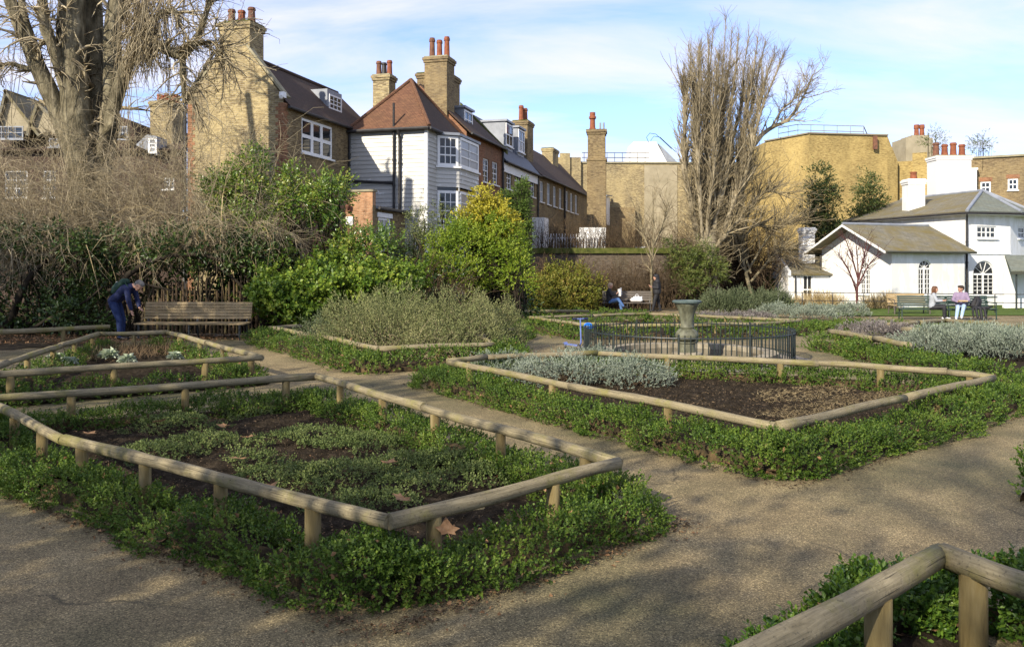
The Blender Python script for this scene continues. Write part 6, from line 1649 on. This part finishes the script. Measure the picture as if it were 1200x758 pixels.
spill('soil_spill', 'dark soil crumbs spilt on the path round the bare bed', BED4, 4200, M['browntwig'], .026, .016, .48, .06)
spill('hedge_clippings', 'dry leaf scraps along the path edge of the thyme bed', BED1, 700, M['deadleaf'], .03, .018, .35, .12)
litter('leaf_crumbs', 'brown leaf crumbs along the foot of the box hedge', outward(BED1, .42), 1400, M['deadleaf'], .03, .02, .012)
litter('bench_leaf_litter', 'dead leaves under the dark shrubs by the long bench', [(-15, 18.0), (-9, 18.9), (-5.6, 20.6), (-5.6, 22), (-15, 22)], 2600, M['deadleaf'], .07, .05, .03)
# brassicas and brown tufts
for i, (px, py, s) in enumerate(((66, 427, 1.0), (128, 424, 1.1), (150, 430, 1.0), (205, 425, .9), (82, 431, .8))):
    p = gp(px, py, 0.06); T = empty('brassica_plant', p); tag(T, ('pale frilly brassica beside the outer side rail of its bed', 'large pale brassica in the middle of its bed', 'pale brassica touching the large middle one', 'pale brassica alone on the path side of its bed', 'smallest pale brassica, by the log rail of its bed')[i], 'plant', 'pale brassicas')
    n = 46; u = np.arange(n) * 2.4; t = np.linspace(0, 1, n); D = np.stack([np.cos(u) * (1 - .6 * t), np.sin(u) * (1 - .6 * t), .25 + .9 * t], 1); lv = Leaves(True)
    lv.add(np.array(p) + D * .02 + V3(0, 0, .05), D, V3(0, 0, 1) + rng.normal(size=(n, 3)) * .4, .16 * s * rng.uniform(.7, 1.2, n), .09 * s, .5); lv.build('leaf_rosette', M['cabbage'], T, None)
for i, (px, py) in enumerate(((112, 418), (140, 413), (165, 414), (188, 412), (205, 416), (96, 422), (150, 420))):
    p = gp(px, py, 0.05); T = empty('brown_tuft', p); tag(T, 'withered brown herb tuft on the brassica bed', 'plant', 'withered tufts')
    n = 260; lv = Leaves(); B = np.array(p) + rng.normal(size=(n, 3)) * V3(.2, .2, .0); lv.add(B, rng.normal(size=(n, 3)) * .6 + V3(0, 0, 1), rdir(n), rng.uniform(.12, .32, n), .014, .1); lv.build('blades', M['straw'] if i % 2 else M['browntwig'], T)

# ------------------------------------------------------------------ fallen plane leaves
def leaf_shape():
    "five-pointed plane leaf, curled"
    V = [(0, 0, .02)]; rr = [.0, .62, .48, .88, .56, 1.0, .56, .88, .48, .62]
    ang = [-90, -40, -15, 10, 45, 90, 135, 170, 195, 220]
    for r_, a in zip(rr, ang):
        r_ = max(r_, .18); x, y = r_ * math.cos(R(a)), r_ * math.sin(R(a)); V.append((x, y, .22 * (x * x + y * y) + .08 * math.sin(3 * x + 2 * y)))
    F = [(0, i, i % 10 + 1) for i in range(1, 11)]
    mb = MB(); mb.add(V, F); mb.tube([(0, -.1, .03), (.05, -.5, .05), (.02, -.8, .12)], .02, 4); return mb.mesh('fallen_leaf', M['deadleaf'])
LM = leaf_shape()
def fallen(px, py, z, s, label, tilt=.2, group='fallen plane leaves'):
    p = gp(px, py, z); o = link('fallen_leaf', LM, None, p); o.scale = (s, s, s); o.rotation_euler = (random.uniform(-tilt, tilt), random.uniform(-tilt, tilt), random.uniform(0, 6.28)); tag(o, label, 'leaf', group); return o
o = fallen(524, 622, .30, .085, 'big tan plane leaf resting on the box hedge under the rail corner', .3, None); o.rotation_euler = (.5, .2, .4)
for px, py in ((262, 499), (291, 512), (280, 537), (330, 534), (315, 571), (455, 542), (472, 583), (226, 490), (186, 494), (104, 508), (250, 490)): fallen(px, py, .17, random.uniform(.07, .095), 'curled brown leaf lying among the thyme mats')
for px, py in ((592, 652), (603, 640), (628, 640), (553, 675), (640, 648), (688, 633), (740, 620), (470, 700), (318, 680), (260, 648), (185, 636)): fallen(px, py, .03, random.uniform(.055, .08), 'brown leaf on the path edge by the thyme bed hedge')
for px, py in ((870, 548), (985, 536), (1000, 528), (960, 540), (640, 478), (668, 500), (905, 552)): fallen(px, py, .03, random.uniform(.04, .06), 'brown leaf at the foot of the bare bed hedge')
for px, py in ((1118, 720), (1085, 738), (1090, 690), (1130, 735), (1060, 745)): fallen(px, py, .06, random.uniform(.06, .08), 'dead leaf on dark soil beside the stout log posts')

# ------------------------------------------------------------------ rooftop planting
for i, (px, py, lb) in enumerate(((1096, 166, 'feathery rooftop tree behind the stained chimney'), (1152, 168, 'feathery rooftop tree above the brown brick building'))):
    shrub('rooftop_tree', lb, [(A_(px, py, 62), (.85, .6, .8), 26, 12, .3)], M['pittosporum'], .12, .04, 4, .3, 'tree', seed=400 + i, shell=.3, stems=[([at(px, 188, 62), at(px, 165, 62)], .04)])

# ------------------------------------------------------------------ trees outside the view whose shade falls across the beds
def shade_tree(label, x, y, H, rad, n=115, mat='treeleaf', leafless=False):
    T = empty('evergreen_oak', (x, y, 0)); tag(T, label, 'tree', 'evergreen oaks along the garden edge')
    lv = Leaves(); zc = H - rad * .85
    for k, (dx, dy, dz, f) in enumerate(((0, 0, 0, 1), (.55, .2, -.25, .6), (-.5, -.3, -.3, .6), (.1, -.6, -.35, .55), (-.1, .6, -.3, .6))):
        P, D = clumps(int(n * f * f), 16, (x + dx * rad, y + dy * rad, zc + dz * rad), (rad * f, rad * f, rad * .8 * f), .45, .3, .25, 500 + k + int(x * 7))
        lv.sprigs(P, D, .34, 3, .21, .105)
    lv.build('crown', M[mat], T)
    tw = Twigs(); limb(tw, [Vector((x, y, 0)), Vector((x + .1, y, zc * .5)), Vector((x, y + .1, zc))], .25, .12)
    for a in range(5): limb(tw, [Vector((x, y, zc * .5)), Vector((x + rad * .4 * math.cos(a * 1.26), y + rad * .4 * math.sin(a * 1.26), zc * .9)), Vector((x + rad * .7 * math.cos(a * 1.26), y + rad * .7 * math.sin(a * 1.26), zc + rad * .3))], .12, .04)
    tw.build('trunk', M['bark'], T)
SHADE = [(-7.1, -2.8, 6.9, 3.1, 'evergreen oak shading the front of the thyme bed'), (-10.4, 2.4, 7.4, 3.0, 'evergreen oak shading the back of the thyme bed'), (-15.3, 10.4, 9.6, 3.3, 'evergreen oak shading the long bench'), (-19.5, 13.0, 9.0, 3.2, 'evergreen oak shading the dark shrubs')]
for i, (x, y, H, rad, lb) in enumerate(SHADE): shade_tree(lb, x, y, H, rad, (88, 56, 80, 80)[i])
def bare_oak(x, y, H):
    T = empty('bare_lime_tree', (x, y, 0)); tag(T, 'bare lime tree on the entrance side of the garden', 'tree')
    tr, tw = Twigs(), Twigs(); P, r = limb(tr, [Vector((x, y, 0)), Vector((x + .1, y, H * .35)), Vector((x, y, H * .7)), Vector((x, y, H))], .22, .04, 14)
    a, ar = spawn(P, r, 34, .3, 1, (.5, 1.1), (1.5, 3.6), .45, .25, 8, .12, 0, .03, lens=1); tr.add(a, ar, 5)
    b, br = spawn(a, ar, 260, .2, 1, (.4, .9), (.5, 1.6), .6, .1, 6, .15, 0, .014, lens=1); tw.add(b, br, 3)
    c, cr = spawn(b, br, 700, .2, 1, (.4, .9), (.2, .7), .7, .1, 4, .15, 0, .009, lens=1); tw.add(c, cr, 3)
    tr.build('trunk', M['bark'], T); tw.build('twigs', M['browntwig'], T, 'stuff')
bare_oak(-6.0, -7.4, 9.0)
# ------------------------------------------------------------------ fountain
FC = Vector((3.36, 15.95, 0)); FC.z = gz(0, FC.y)
def fountain():
    T = empty('fountain_urn', FC); tag(T, 'tall flared bronze urn fountain on a bulbous foot', 'fountain')
    mb = MB(); mb.lathe([(.21, 0), (.21, .06), (.17, .08), (.165, .27), (.19, .29), (.19, .31)], 24); mb.build('pedestal', M['urn'], T, smooth=False)
    mb = MB(); mb.lathe([(.12, .31), (.175, .335), (.215, .38), (.225, .43), (.205, .49), (.16, .54), (.125, .56)], 24); mb.build('bulb', M['urn'], T, smooth=True)
    mb = MB(); mb.lathe([(.115, .56), (.135, .57), (.135, .59), (.118, .61), (.125, .72), (.145, .84), (.185, .95), (.225, 1.02), (.235, 1.04)], 24); mb.build('flared_body', M['urn'], T, smooth=True)
    mb = MB(); mb.lathe([(.235, 1.04), (.275, 1.055), (.28, 1.085), (.25, 1.10), (.215, 1.095), (.20, 1.04), (.12, .98)], 24); mb.build('rim', M['urnrim'], T, smooth=False)
    B = empty('fountain_basin', FC); tag(B, 'round shallow stone basin with murky water around the urn', 'basin')
    n = 28
    for k in range(n):        # kerb stones, each its own
        a0, a1 = 2 * PI * (k + .012) / n, 2 * PI * (k + .988) / n; m = MB(); pts = []
        ring = lambda r, a: (r * math.cos(a), r * math.sin(a))
        am = (a0 + a1) / 2; zt = .14 + random.uniform(-.006, .006)
        for r_ in (1.42, 1.68):
            for a in ((a0, am, a1) if r_ < 1.5 else (a1, am, a0)): pts.append((*ring(r_, a), -.05))
        m.prism(list(reversed(pts)), (0, 0, zt + .05)); m.build('kerb_stone', M['stone'], B)
    m = MB(); m.lathe([(1.415, .045), (.02, .05)], 40); m.build('water', M['water'], B, smooth=True)
    m = MB(); m.lathe([(.30, .03), (.28, .10), (.2, .11)], 20); m.build('plinth', M['stone'], B)
    F = empty('fountain_railing', FC); tag(F, 'low ring of thin green-black iron railings round the fountain', 'railing')
    RR = 1.97; N = 126
    bar = MB(); bar.tube([(0, 0, .02), (0, 0, .58)], .0105, 5); bm = bar.mesh('bar', M['railing'])
    for k in range(N):
        a = 2 * PI * k / N; link('bar', bm, F, (RR * math.cos(a), RR * math.sin(a), 0))
    for z in (.10, .53):
        m = MB(); P = [(RR * math.cos(2 * PI * k / 64), RR * math.sin(2 * PI * k / 64), z) for k in range(65)]; m.tube(P, .012, 6, False); m.build('hoop', M['railing'], F)
    pm = MB(); pm.tube([(0, 0, -.05), (0, 0, .57)], .017, 8); pm.lathe([(.015, .57), (.02, .585), (.01, .60)], 8); pmm = pm.mesh('post', M['railing'])
    for k in range(10):
        a = 2 * PI * (k + .06) / 10; link('post', pmm, F, (RR * 1.004 * math.cos(a), RR * 1.004 * math.sin(a), 0))
fountain()
patch('fountain_paving', [(FC.x + 2.25 * math.cos(a * PI / 16), FC.y + 2.25 * math.sin(a * PI / 16)) for a in range(32)], M['paving'], step=.12, dz=.012, amp=.002)

# ------------------------------------------------------------------ benches (x along, -y is the front)
def bench(name, label, loc, rz, L, slat, nb=5, ns=4, back_top=.92, seat_z=.44, depth=.5, frame='iron', legs=2, group=None, arms=False, back=True):
    T = empty(name, loc, rz); tag(T, label, 'bench', group)
    sw = depth / ns
    for k in range(ns):
        y = -depth / 2 + sw * (k + .5); z = seat_z - .03 * (1 - abs(k - (ns - 1) / 2) / ns) + (.0 if k else -.012)
        m = MB(); m.obox((0, y, z), (L / 2, 0, 0), (0, sw * .42, .0), (0, 0, .016)); m.build('seat_slat', M[slat], T)
    if back:
        sb = (back_top - seat_z - .04) / nb
        for k in range(nb):
            z = seat_z + .06 + sb * (k + .5); y = depth / 2 + .02 + .11 * (k + .5) / nb
            m = MB(); m.obox((0, y, z), (L / 2, 0, 0), (0, .014, 0), (0, sb * .1, sb * .40)); m.build('back_slat', M[slat], T)
    for s in [(-1 + 2 * i / (legs - 1)) * (1 - .08) for i in range(legs)]:
        x = s * L / 2; m = MB()
        m.tube([(x, -depth / 2 + .03, 0), (x, -depth / 2 + .05, seat_z - .06)], .026, 6); m.tube([(x, depth / 2 + .06, 0), (x, depth / 2 - .01, seat_z - .05), (x, depth / 2 + .17, back_top - .02)], .026, 6)
        m.box(x - .02, x + .02, -depth / 2 + .02, depth / 2, seat_z - .085, seat_z - .05)
        if arms: m.tube([(x, -depth / 2 + .05, seat_z - .05), (x, -depth / 2 + .03, seat_z + .2), (x, depth / 2 + .06, seat_z + .24)], .02, 6)
        m.build('end_frame', M[frame], T)
    return T
g = gz(0, 20.6)
bench('long_bench', 'long tan slatted bench in the shade beside the bending man', ((226 - 600) / FPX * 20.6, 20.6, g), R(-1.5), 2.72, 'slat', 6, 4, .90, .43, .55, legs=3)
yb = 38.8; bench('dark_bench', 'weathered dark bench where the reader sits', ((735 - 600) / FPX * yb, yb, gz(0, yb)), R(-6), 2.3, 'darkslat', 4, 4, .95, .45, .55, legs=3)
GRB = at(1083, 376, 32.7); GRB.z = gz(0, 32.7); GRC = at(1140, 376, 32.6); GRC.z = gz(0, 32.6)
bench('green_bench', 'dark green bench with an empty end beside the long-haired woman', GRB, R(-14), 1.85, 'greenslat', 5, 4, .92, .45, .55, 'greenslat', 2, None, False)
bench('green_bench', 'dark green bench carrying the black coat and rucksack', GRC, R(8), 1.8, 'greenslat', 5, 4, .92, .45, .55, 'greenslat', 2, None, True)
p = at(1066, 360, 36.6); p.z = gz(0, 36.6); bench('brown_bench', 'brown timber bench standing behind the couple by the iron rail', p, R(4), 1.75, 'slat', 4, 3, .9, .45, .5, 'darkslat', 2, None, True)

# ------------------------------------------------------------------ people
def capsule(mb, p0, r0, p1, r1, seg=10, cap=3):
    p0, p1 = Vector(p0), Vector(p1); d = p1 - p0
    d = d.normalized() if d.length > 1e-6 else Vector((0, 0, 1))
    pts, rad = [], []
    for i in range(cap, -1, -1):
        a = PI / 2 * i / (cap + .15); pts.append(p0 - d * r0 * math.sin(a)); rad.append(max(.0008, r0 * math.cos(a)))
    for i in range(0, cap + 1):
        a = PI / 2 * i / (cap + .15); pts.append(p1 + d * r1 * math.sin(a)); rad.append(max(.0008, r1 * math.cos(a)))
    mb.tube(pts, rad, seg)
def skin_over(name, caps, mat, parent, voxel=.011, smooth=3):
    "one continuous surface over a set of tapered limbs"
    mb = MB()
    for c in caps: capsule(mb, *c)
    me = mb.mesh(name, M[mat]); tmp = bpy.data.objects.new('tmp_body', me); COL.objects.link(tmp)
    r = tmp.modifiers.new('r', 'REMESH'); r.mode = 'VOXEL'; r.voxel_size = voxel; r.use_smooth_shade = True
    s = tmp.modifiers.new('s', 'SMOOTH'); s.iterations = smooth; s.factor = .5
    d = tmp.modifiers.new('d', 'DECIMATE'); d.ratio = .3
    dg = bpy.context.evaluated_depsgraph_get()
    out = bpy.data.meshes.new_from_object(tmp.evaluated_get(dg)); out.name = name
    bpy.data.objects.remove(tmp); bpy.data.meshes.remove(me)
    if not out.materials: out.materials.append(M[mat])
    return link(name, out, parent)
def person(label, loc, rz, J, top, bottom, shoe, hair_m, hair='short', hood=False, scale=1.0, curl=.6, coat=0.0, skirt=None):
    T = empty('person', loc, rz); T.scale = (scale,) * 3; tag(T, label, 'person')
    v = {k: Vector(p) for k, p in J.items()}; Yv = Vector((0, 1, 0))
    pel, wai, che, nec, hd = v['pelvis'], v['pelvis'].lerp(v['chest'], .45), v['chest'], v['neck'], v['head']
    hf = v['look'].normalized(); hu = (hd - nec).normalized(); hu = (hu - hf * hu.dot(hf)).normalized(); hs = hf.cross(hu)
    body, topc, bot, shoes = [], [], [], []
    for s in (-1, 1):
        y = Yv * s; k = 'l' if s > 0 else 'r'
        sh, el, wr, hp, kn, an, to = (v[q + k] for q in ('sh', 'el', 'wr', 'hip', 'kn', 'an', 'toe'))
        torso = [(pel + y * .075, .105, wai + y * .065, .098), (wai + y * .065, .098, che + y * .085, .105), (che + y * .07, .10, sh - y * .02, .058), (che, .10, nec, .06)]
        arm = [(sh, .056, el, .044), (el, .044, wr, .030)]; leg = [(hp, .095, kn, .058), (kn, .058, an, .040)]
        body += torso + arm + leg + [(an, .04, to, .03)]
        topc += [(a, r + .022 + coat, b, q + .022 + coat) for a, r, b, q in torso[:3]] + [(che, .115, nec - (nec - che) * .25, .085), (sh, .075, el, .062), (el, .062, el.lerp(wr, .88), .046)]
        bot += [(pel + y * .06, .118, hp, .112), (hp, .112, kn, .075), (kn, .075, kn.lerp(an, .93), .058)]
        heel = an - (to - an).normalized() * .05
        shoes.append([(heel - Z3 * .0, .043, to, .034), (an, .045, an + Z3 * .04, .045)])
        # hand: palm, four fingers of unequal length with a bend, thumb from its side
        h = (v['hd' + k] if 'hd' + k in v else (wr - el)).normalized(); lat = h.cross(Z3 if abs(h.z) < .8 else Vector((1, 0, 0))).normalized(); nrm = lat.cross(h)
        pe = wr + h * .085
        for q in (-.026, -.009, .009, .026): body.append((wr + lat * q * .6, .017, pe + lat * q, .0135))
        for q, ln in ((-.03, .06), (-.010, .076), (.010, .07), (.03, .054)):
            a = pe + lat * q; b = a + (h * math.cos(curl * .5) + nrm * math.sin(curl * .5)) * ln * .55; c = b + (h * math.cos(curl * 1.4) + nrm * math.sin(curl * 1.4)) * ln * .45
            body += [(a, .0105, b, .0095), (b, .0095, c, .0085)]
        a = wr + h * .02 - lat * .028; b = a + (h * .65 - lat * .75).normalized() * .04; c = b + (h + nrm * .5).normalized() * .032
        body += [(a, .013, b, .011), (b, .011, c, .0095)]
    # head: skull, brow, cheeks, jaw, nose, ears
    body += [(nec, .055, hd - hu * .06, .052), (hd - hf * .02 + hu * .02, .092, hd + hf * .015 + hu * .015, .088), (hd - hu * .05 + hf * .03, .066, hd - hu * .085 + hf * .05, .045),
             (hd + hf * .088 + hu * .012, .012, hd + hf * .112 - hu * .028, .0145)]
    for s in (-1, 1): body += [(hd + hs * s * .086 + hu * .01, .014, hd + hs * s * .088 - hu * .03, .011), (hd + hf * .07 - hu * .02 + hs * s * .035, .028, hd + hf * .06 - hu * .05 + hs * s * .03, .025)]
    b = skin_over('body', body, 'skin', T, .0095)
    for s in (-1, 1):
        m = MB(); c = hd + hf * .092 + hu * .012 + hs * s * .033; m.lathe([(.001, -.009), (.008, -.005), (.009, 0), (.008, .005), (.001, .009)], 8, c); m.build('eye', M['darkhair'], b, smooth=True)
    m = MB(); c = hd + hf * .095 - hu * .058; m.obox(c, hs * .02, hf * .006, hu * .004); m.build('mouth', M['pot'], b)
    skin_over('top', topc, top, T, .013)
    skin_over('trousers', bot, bottom, T, .013)
    for c in shoes: skin_over('shoe', c, shoe, T, .012)
    hc = [(hd - hf * .035 + hu * .035, .098, hd + hf * .005 + hu * .05, .088), (hd - hf * .06 - hu * .01, .08, hd - hf * .055 - hu * .04, .065)]
    if hair == 'long':
        bk = hd - hf * .075
        for s in (-1, 0, 1): hc += [(bk + hs * s * .045, .06, bk + hs * s * .06 - Z3 * .22 + hf * .0, .055), (bk + hs * s * .06 - Z3 * .22, .055, bk + hs * s * .05 - Z3 * .40 + hf * .02, .03)]
        for s in (-1, 1): hc.append((hd + hs * s * .08 + hu * .03, .03, hd + hs * s * .09 - Z3 * .26 + hf * .01, .028))
    if hair == 'bushy': hc += [(hd + hu * .07 + hs * s, .055, hd + hu * .075 + hf * .055 + hs * s, .045) for s in (-.05, 0, .05)]
    if hair: skin_over('hair', hc, hair_m, T, .011)
    if hood: skin_over('hood', [(hd - hf * .04 + hu * .03, .118, hd - hf * .01 + hu * .045, .108), (hd - hf * .07 - hu * .04, .10, nec - hf * .03, .10)], top, T, .012)
    return T
def std(J, s=None): return J
def legs(p, kl, al, kr, ar, toe=(.16, 0, -.03)):
    t = Vector(toe); d = {}
    for k, s, kn, an in (('l', 1, kl, al), ('r', -1, kr, ar)):
        d['hip' + k] = Vector(p) + Vector((0, .09 * s, -.03)); d['kn' + k] = Vector(kn); d['an' + k] = Vector(an); d['toe' + k] = Vector(an) + t
    return d
# man bending over the bench end
J = dict(pelvis=(-.2, 0, .97), chest=(.10, 0, 1.25), neck=(.27, 0, 1.34), head=(.42, 0, 1.34), look=(.55, -.1, -.75), shl=(.20, .17, 1.24), shr=(.20, -.17, 1.24), ell=(.27, .2, .98), elr=(.26, -.2, .98), wrl=(.36, .12, .80), wrr=(.30, -.14, .74), hdl=(.5, 0, -.6), hdr=(.2, 0, -1))
J.update(legs((-.19, 0, .95), (-.06, .12, .5), (-.08, .13, .07), (-.03, -.10, .5), (.0, -.11, .07)))
pm = Vector(((147 - 600) / FPX * 20.5, 20.35, gz(0, 20.4)))
person('man in navy jacket and jeans bending over the end of the bench', pm, R(-4), J, 'navy', 'jeans', 'shoe', 'greyhair')
RK = empty('rucksack', pm + Vector((.05, -.01, 1.24))); RK.rotation_euler = (0, R(-48 + 90), R(-4)); tag(RK, 'dark green rucksack on the back of the bending man', 'rucksack')
rk = [((-.13, s * .07, -.17), .09, (-.12, s * .07, .15), .085) for s in (-1, 1)] + [((-.2, s * .05, -.13), .06, (-.2, s * .05, .0), .06) for s in (-1, 1)]
bag = skin_over('bag', rk, 'greenbag', RK, .014)
for s in (-1, 1):
    m = MB(); m.tube([(-.06, s * .1, .17), (.06, s * .12, .16), (.16, s * .14, .02), (.08, s * .14, -.12), (-.06, s * .12, -.17)], .014, 6); m.build('strap', M['greenbag'], RK)
m = MB(); m.box(-.275, -.262, -.02, .02, -.02, .02); m.build('badge', M['white'], RK)
# seated reader
yb = 38.55; gr = gz(0, yb)
J = dict(pelvis=(0, 0, .55), chest=(-.02, 0, .92), neck=(.0, 0, 1.10), head=(.05, 0, 1.23), look=(.95, -.1, -.3), shl=(.0, .17, 1.02), shr=(.0, -.17, 1.02), ell=(.12, .2, .78), elr=(.12, -.2, .78), wrl=(.34, .08, .86), wrr=(.32, -.10, .84), hdl=(.6, -.2, .6), hdr=(.6, .2, .6))
J.update(legs((.02, 0, .54), (.44, .08, .55), (.56, .08, .10), (.42, -.10, .60), (.66, -.06, .28)))
pr = Vector(((714 - 600) / FPX * yb, yb - .05, gr))
person('seated fair-haired reader in dark coat and blue jeans holding a paper', pr, R(-12), J, 'black', 'bluejeans', 'shoe', 'fairhair', coat=.01)
NP = empty('newspaper', pr + Vector((.47, -.1, .93))); NP.rotation_euler = (R(12), R(-15), R(-12)); tag(NP, 'white folded newspaper in the hands of the seated reader', 'newspaper')
for s in (-1, 1):
    m = MB(); m.obox((.02 * s, s * .07, 0), (.008, 0, .0), (.06, s * .075, 0), (.03, 0, .16)); m.build('page', M['whitecloth'], NP)
# standing figure
ys = 38.4
J = dict(pelvis=(0, 0, .92), chest=(.01, 0, 1.27), neck=(.02, 0, 1.44), head=(.06, 0, 1.57), look=(.98, .05, -.15), shl=(.0, .19, 1.37), shr=(.0, -.19, 1.37), ell=(-.02, .25, 1.10), elr=(-.02, -.25, 1.10), wrl=(.22, .16, 1.12), wrr=(.24, -.14, 1.16), hdl=(.9, -.3, .3), hdr=(.9, .3, .3))
J.update(legs((0, 0, .9), (.12, .10, .48), (.20, .12, .08), (-.05, -.12, .48), (-.16, -.14, .08)))
person('standing person in black hooded jacket and black trousers near the reader', (((770 - 600) / FPX * ys), ys, gz(0, ys)), R(172), J, 'black', 'black', 'shoe', 'darkhair', hood=True, coat=.05, scale=1.03)
# couple on the green benches
yc = 32.35; gc = gz(0, yc)
J = dict(pelvis=(0, 0, .55), chest=(.03, 0, .90), neck=(.06, 0, 1.07), head=(.10, 0, 1.20), look=(.98, .0, -.12), shl=(.06, .15, 1.0), shr=(.06, -.15, 1.0), ell=(.14, .2, .76), elr=(.16, -.2, .76), wrl=(.36, .1, .78), wrr=(.36, -.12, .76))
J.update(legs((.02, 0, .54), (.42, .09, .55), (.46, .10, .10), (.42, -.09, .53), (.42, -.10, .09)))
person('long-haired woman in pale top and black skirt turned to her companion', ((1092 - 600) / FPX * yc, yc - .02, gc), R(-28), J, 'greycloth', 'black', 'whitecloth', 'brownhair', 'long')
J = dict(pelvis=(0, 0, .55), chest=(-.03, 0, .92), neck=(-.02, 0, 1.09), head=(.02, 0, 1.23), look=(.6, -.75, -.12), shl=(-.02, .18, 1.02), shr=(-.02, -.18, 1.02), ell=(.06, .27, .78), elr=(.06, -.27, .78), wrl=(.28, .10, .72), wrr=(.28, -.10, .72), hdl=(.8, -.5, 0), hdr=(.8, .5, 0))
J.update(legs((.02, 0, .54), (.46, .10, .58), (.62, .02, .16), (.46, -.10, .54), (.66, -.16, .10)))
person('person in lilac sweater and pale jeans with bushy dark hair, eating', ((1126 - 600) / FPX * yc, yc, gc), R(-118), J, 'lilac', 'palejeans', 'whitecloth', 'darkhair', 'bushy')
FT = empty('food_tray', ((1124 - 600) / FPX * yc - .04, yc - .34, gc + .74)); FT.rotation_euler = (0, 0, R(-20)); tag(FT, 'card food tray on the lap of the person in lilac', 'tray')
m = MB(); m.box(-.15, .15, -.09, .09, 0, .012); m.build('base', M['tray'], FT)
for x0, x1, y0, y1 in ((-.15, .15, -.1, -.09), (-.15, .15, .09, .1), (-.16, -.15, -.1, .1), (.15, .16, -.1, .1)): m = MB(); m.box(x0, x1, y0, y1, 0, .05); m.build('side', M['tray'], FT)
CT = empty('black_rucksack', ((1144 - 600) / FPX * 32.35, 32.35, gc + .45)); tag(CT, 'slumped black rucksack on the green bench', 'rucksack')
skin_over('bag', [((-.12, 0, .14), .13, (.06, .04, .38), .12), ((.05, 0, .14), .13, (.12, .03, .30), .11), ((-.06, -.1, .12), .09, (.02, -.08, .26), .08)], 'black', CT, .016)
m = MB(); m.tube([(-.05, -.12, .42), (-.12, -.16, .25), (-.14, -.14, .08)], .014, 6); m.build('strap', M['shoe'], CT)
CO = empty('black_coat', ((1146 - 600) / FPX * 32.3, 32.2, gc + .42)); tag(CO, 'black coat trailing over the front of the green bench', 'coat')
skin_over('cloth', [((-.25, -.1, .08), .06, (.3, -.08, .07), .06), ((-.22, -.16, .05), .05, (-.2, -.24, -.3), .05), ((-.05, -.16, .05), .06, (-.04, -.24, -.34), .06), ((.1, -.16, .05), .05, (.12, -.24, -.28), .05), ((.3, -.1, .1), .05, (.5, .0, .12), .04)], 'black', CO, .018)
skin_over('sleeve', [((-.3, -.12, .08), .045, (-.38, -.22, -.1), .04), ((-.38, -.22, -.1), .04, (-.36, -.25, -.26), .035)], 'black', CO, .016)
WB = empty('white_bag', ((746 - 600) / FPX * 38.6, 38.55, gz(0, 38.6) + .47)); tag(WB, 'crumpled white carrier bag on the dark bench', 'bag')
skin_over('bag', [((-.2, 0, .1), .1, (.18, 0, .1), .11), ((-.1, .02, .2), .07, (.1, 0, .22), .06), ((.18, -.03, .18), .05, (.24, -.02, .25), .03)], 'whitecloth', WB, .02)
m = MB(); m.tube([(-.06, 0, .26), (-.03, 0, .36), (.05, 0, .36), (.08, 0, .26)], .012, 6); m.build('handle', M['whitecloth'], WB)

# ------------------------------------------------------------------ scooter and helmet
sp = gp(672, 409); S = empty('kick_scooter', sp, R(-62)); tag(S, 'slate blue child kick scooter standing by the fountain railing', 'scooter')
m = MB(); m.prism([(-.30, -.05, .075), (.16, -.055, .075), (.24, -.03, .085), (.24, .03, .085), (.16, .055, .075), (-.30, .05, .075)], (0, 0, .022)); m.build('deck', M['scooterblue'], S)
m = MB(); m.tube([(.24, 0, .09), (.30, 0, .16), (.27, 0, .66)], .017, 8); m.build('stem', M['scooterblue'], S)
hb = MB(); hb.tube([(.27, -.17, .66), (.27, .17, .66)], .014, 8); hbo = hb.build('handlebar', M['scooterblue'], S)
for s in (-1, 1): m = MB(); m.tube([(.27, s * .09, .66), (.27, s * .19, .66)], .021, 8); m.build('grip', M['navy'], hbo)
def wheel(x, y, r_, par):
    m = MB(); m.tube([(x + r_ * math.cos(a * PI / 10), y, r_ + .012 + r_ * math.sin(a * PI / 10)) for a in range(21)], .014, 6, False); w_ = m.build('wheel', M['rubber'], par)
    m = MB(); m.tube([(x, y - .012, r_ + .012), (x, y + .012, r_ + .012)], r_ * .85, 12); m.build('hub', M['alu'], w_)
wheel(.31, -.06, .055, S); wheel(.31, .06, .055, S); wheel(-.33, 0, .045, S)
m = MB(); m.tube([(.31, -.07, .067), (.31, .07, .067)], .01, 6); m.build('axle', M['alu'], S)
m = MB(); m.prism([(-.40, -.03, .10), (-.30, -.03, .13), (-.28, -.03, .10)], (0, .06, 0)); m.build('brake_guard', M['scooterblue'], S)
H = empty('bike_helmet', gp(685, 409) + Vector((.06, -.22, .49))); H.scale = (.8, .8, .8); tag(H, 'bright blue child helmet hanging from the scooter handlebar', 'helmet')
m = MB(); n = 16
m.lathe([(.10, -.05), (.11, -.025), (.11, .0), (.098, .042), (.07, .075), (.025, .092), (.001, .094)], n, sx=1.2); sh = m.build('shell', M['blue'], H, smooth=True)
for k in range(5):
    m = MB(); y = (k - 2) * .032; m.tube([(.125 * math.cos(a), y, .002 + .098 * math.sin(a)) for a in [PI * (.18 + .64 * i / 8) for i in range(9)]], .012, 6); m.build('rib', M['scooterblue'] if k % 2 else M['blue'], sh)
m = MB(); m.tube([(.1, .1, -.05), (.02, .07, -.14), (-.06, .08, -.05)], .007, 5); m.tube([(-.04, 0, .1), (-.03, 0, .16), (.0, .03, .17)], .007, 5); m.build('strap', M['black'], H)
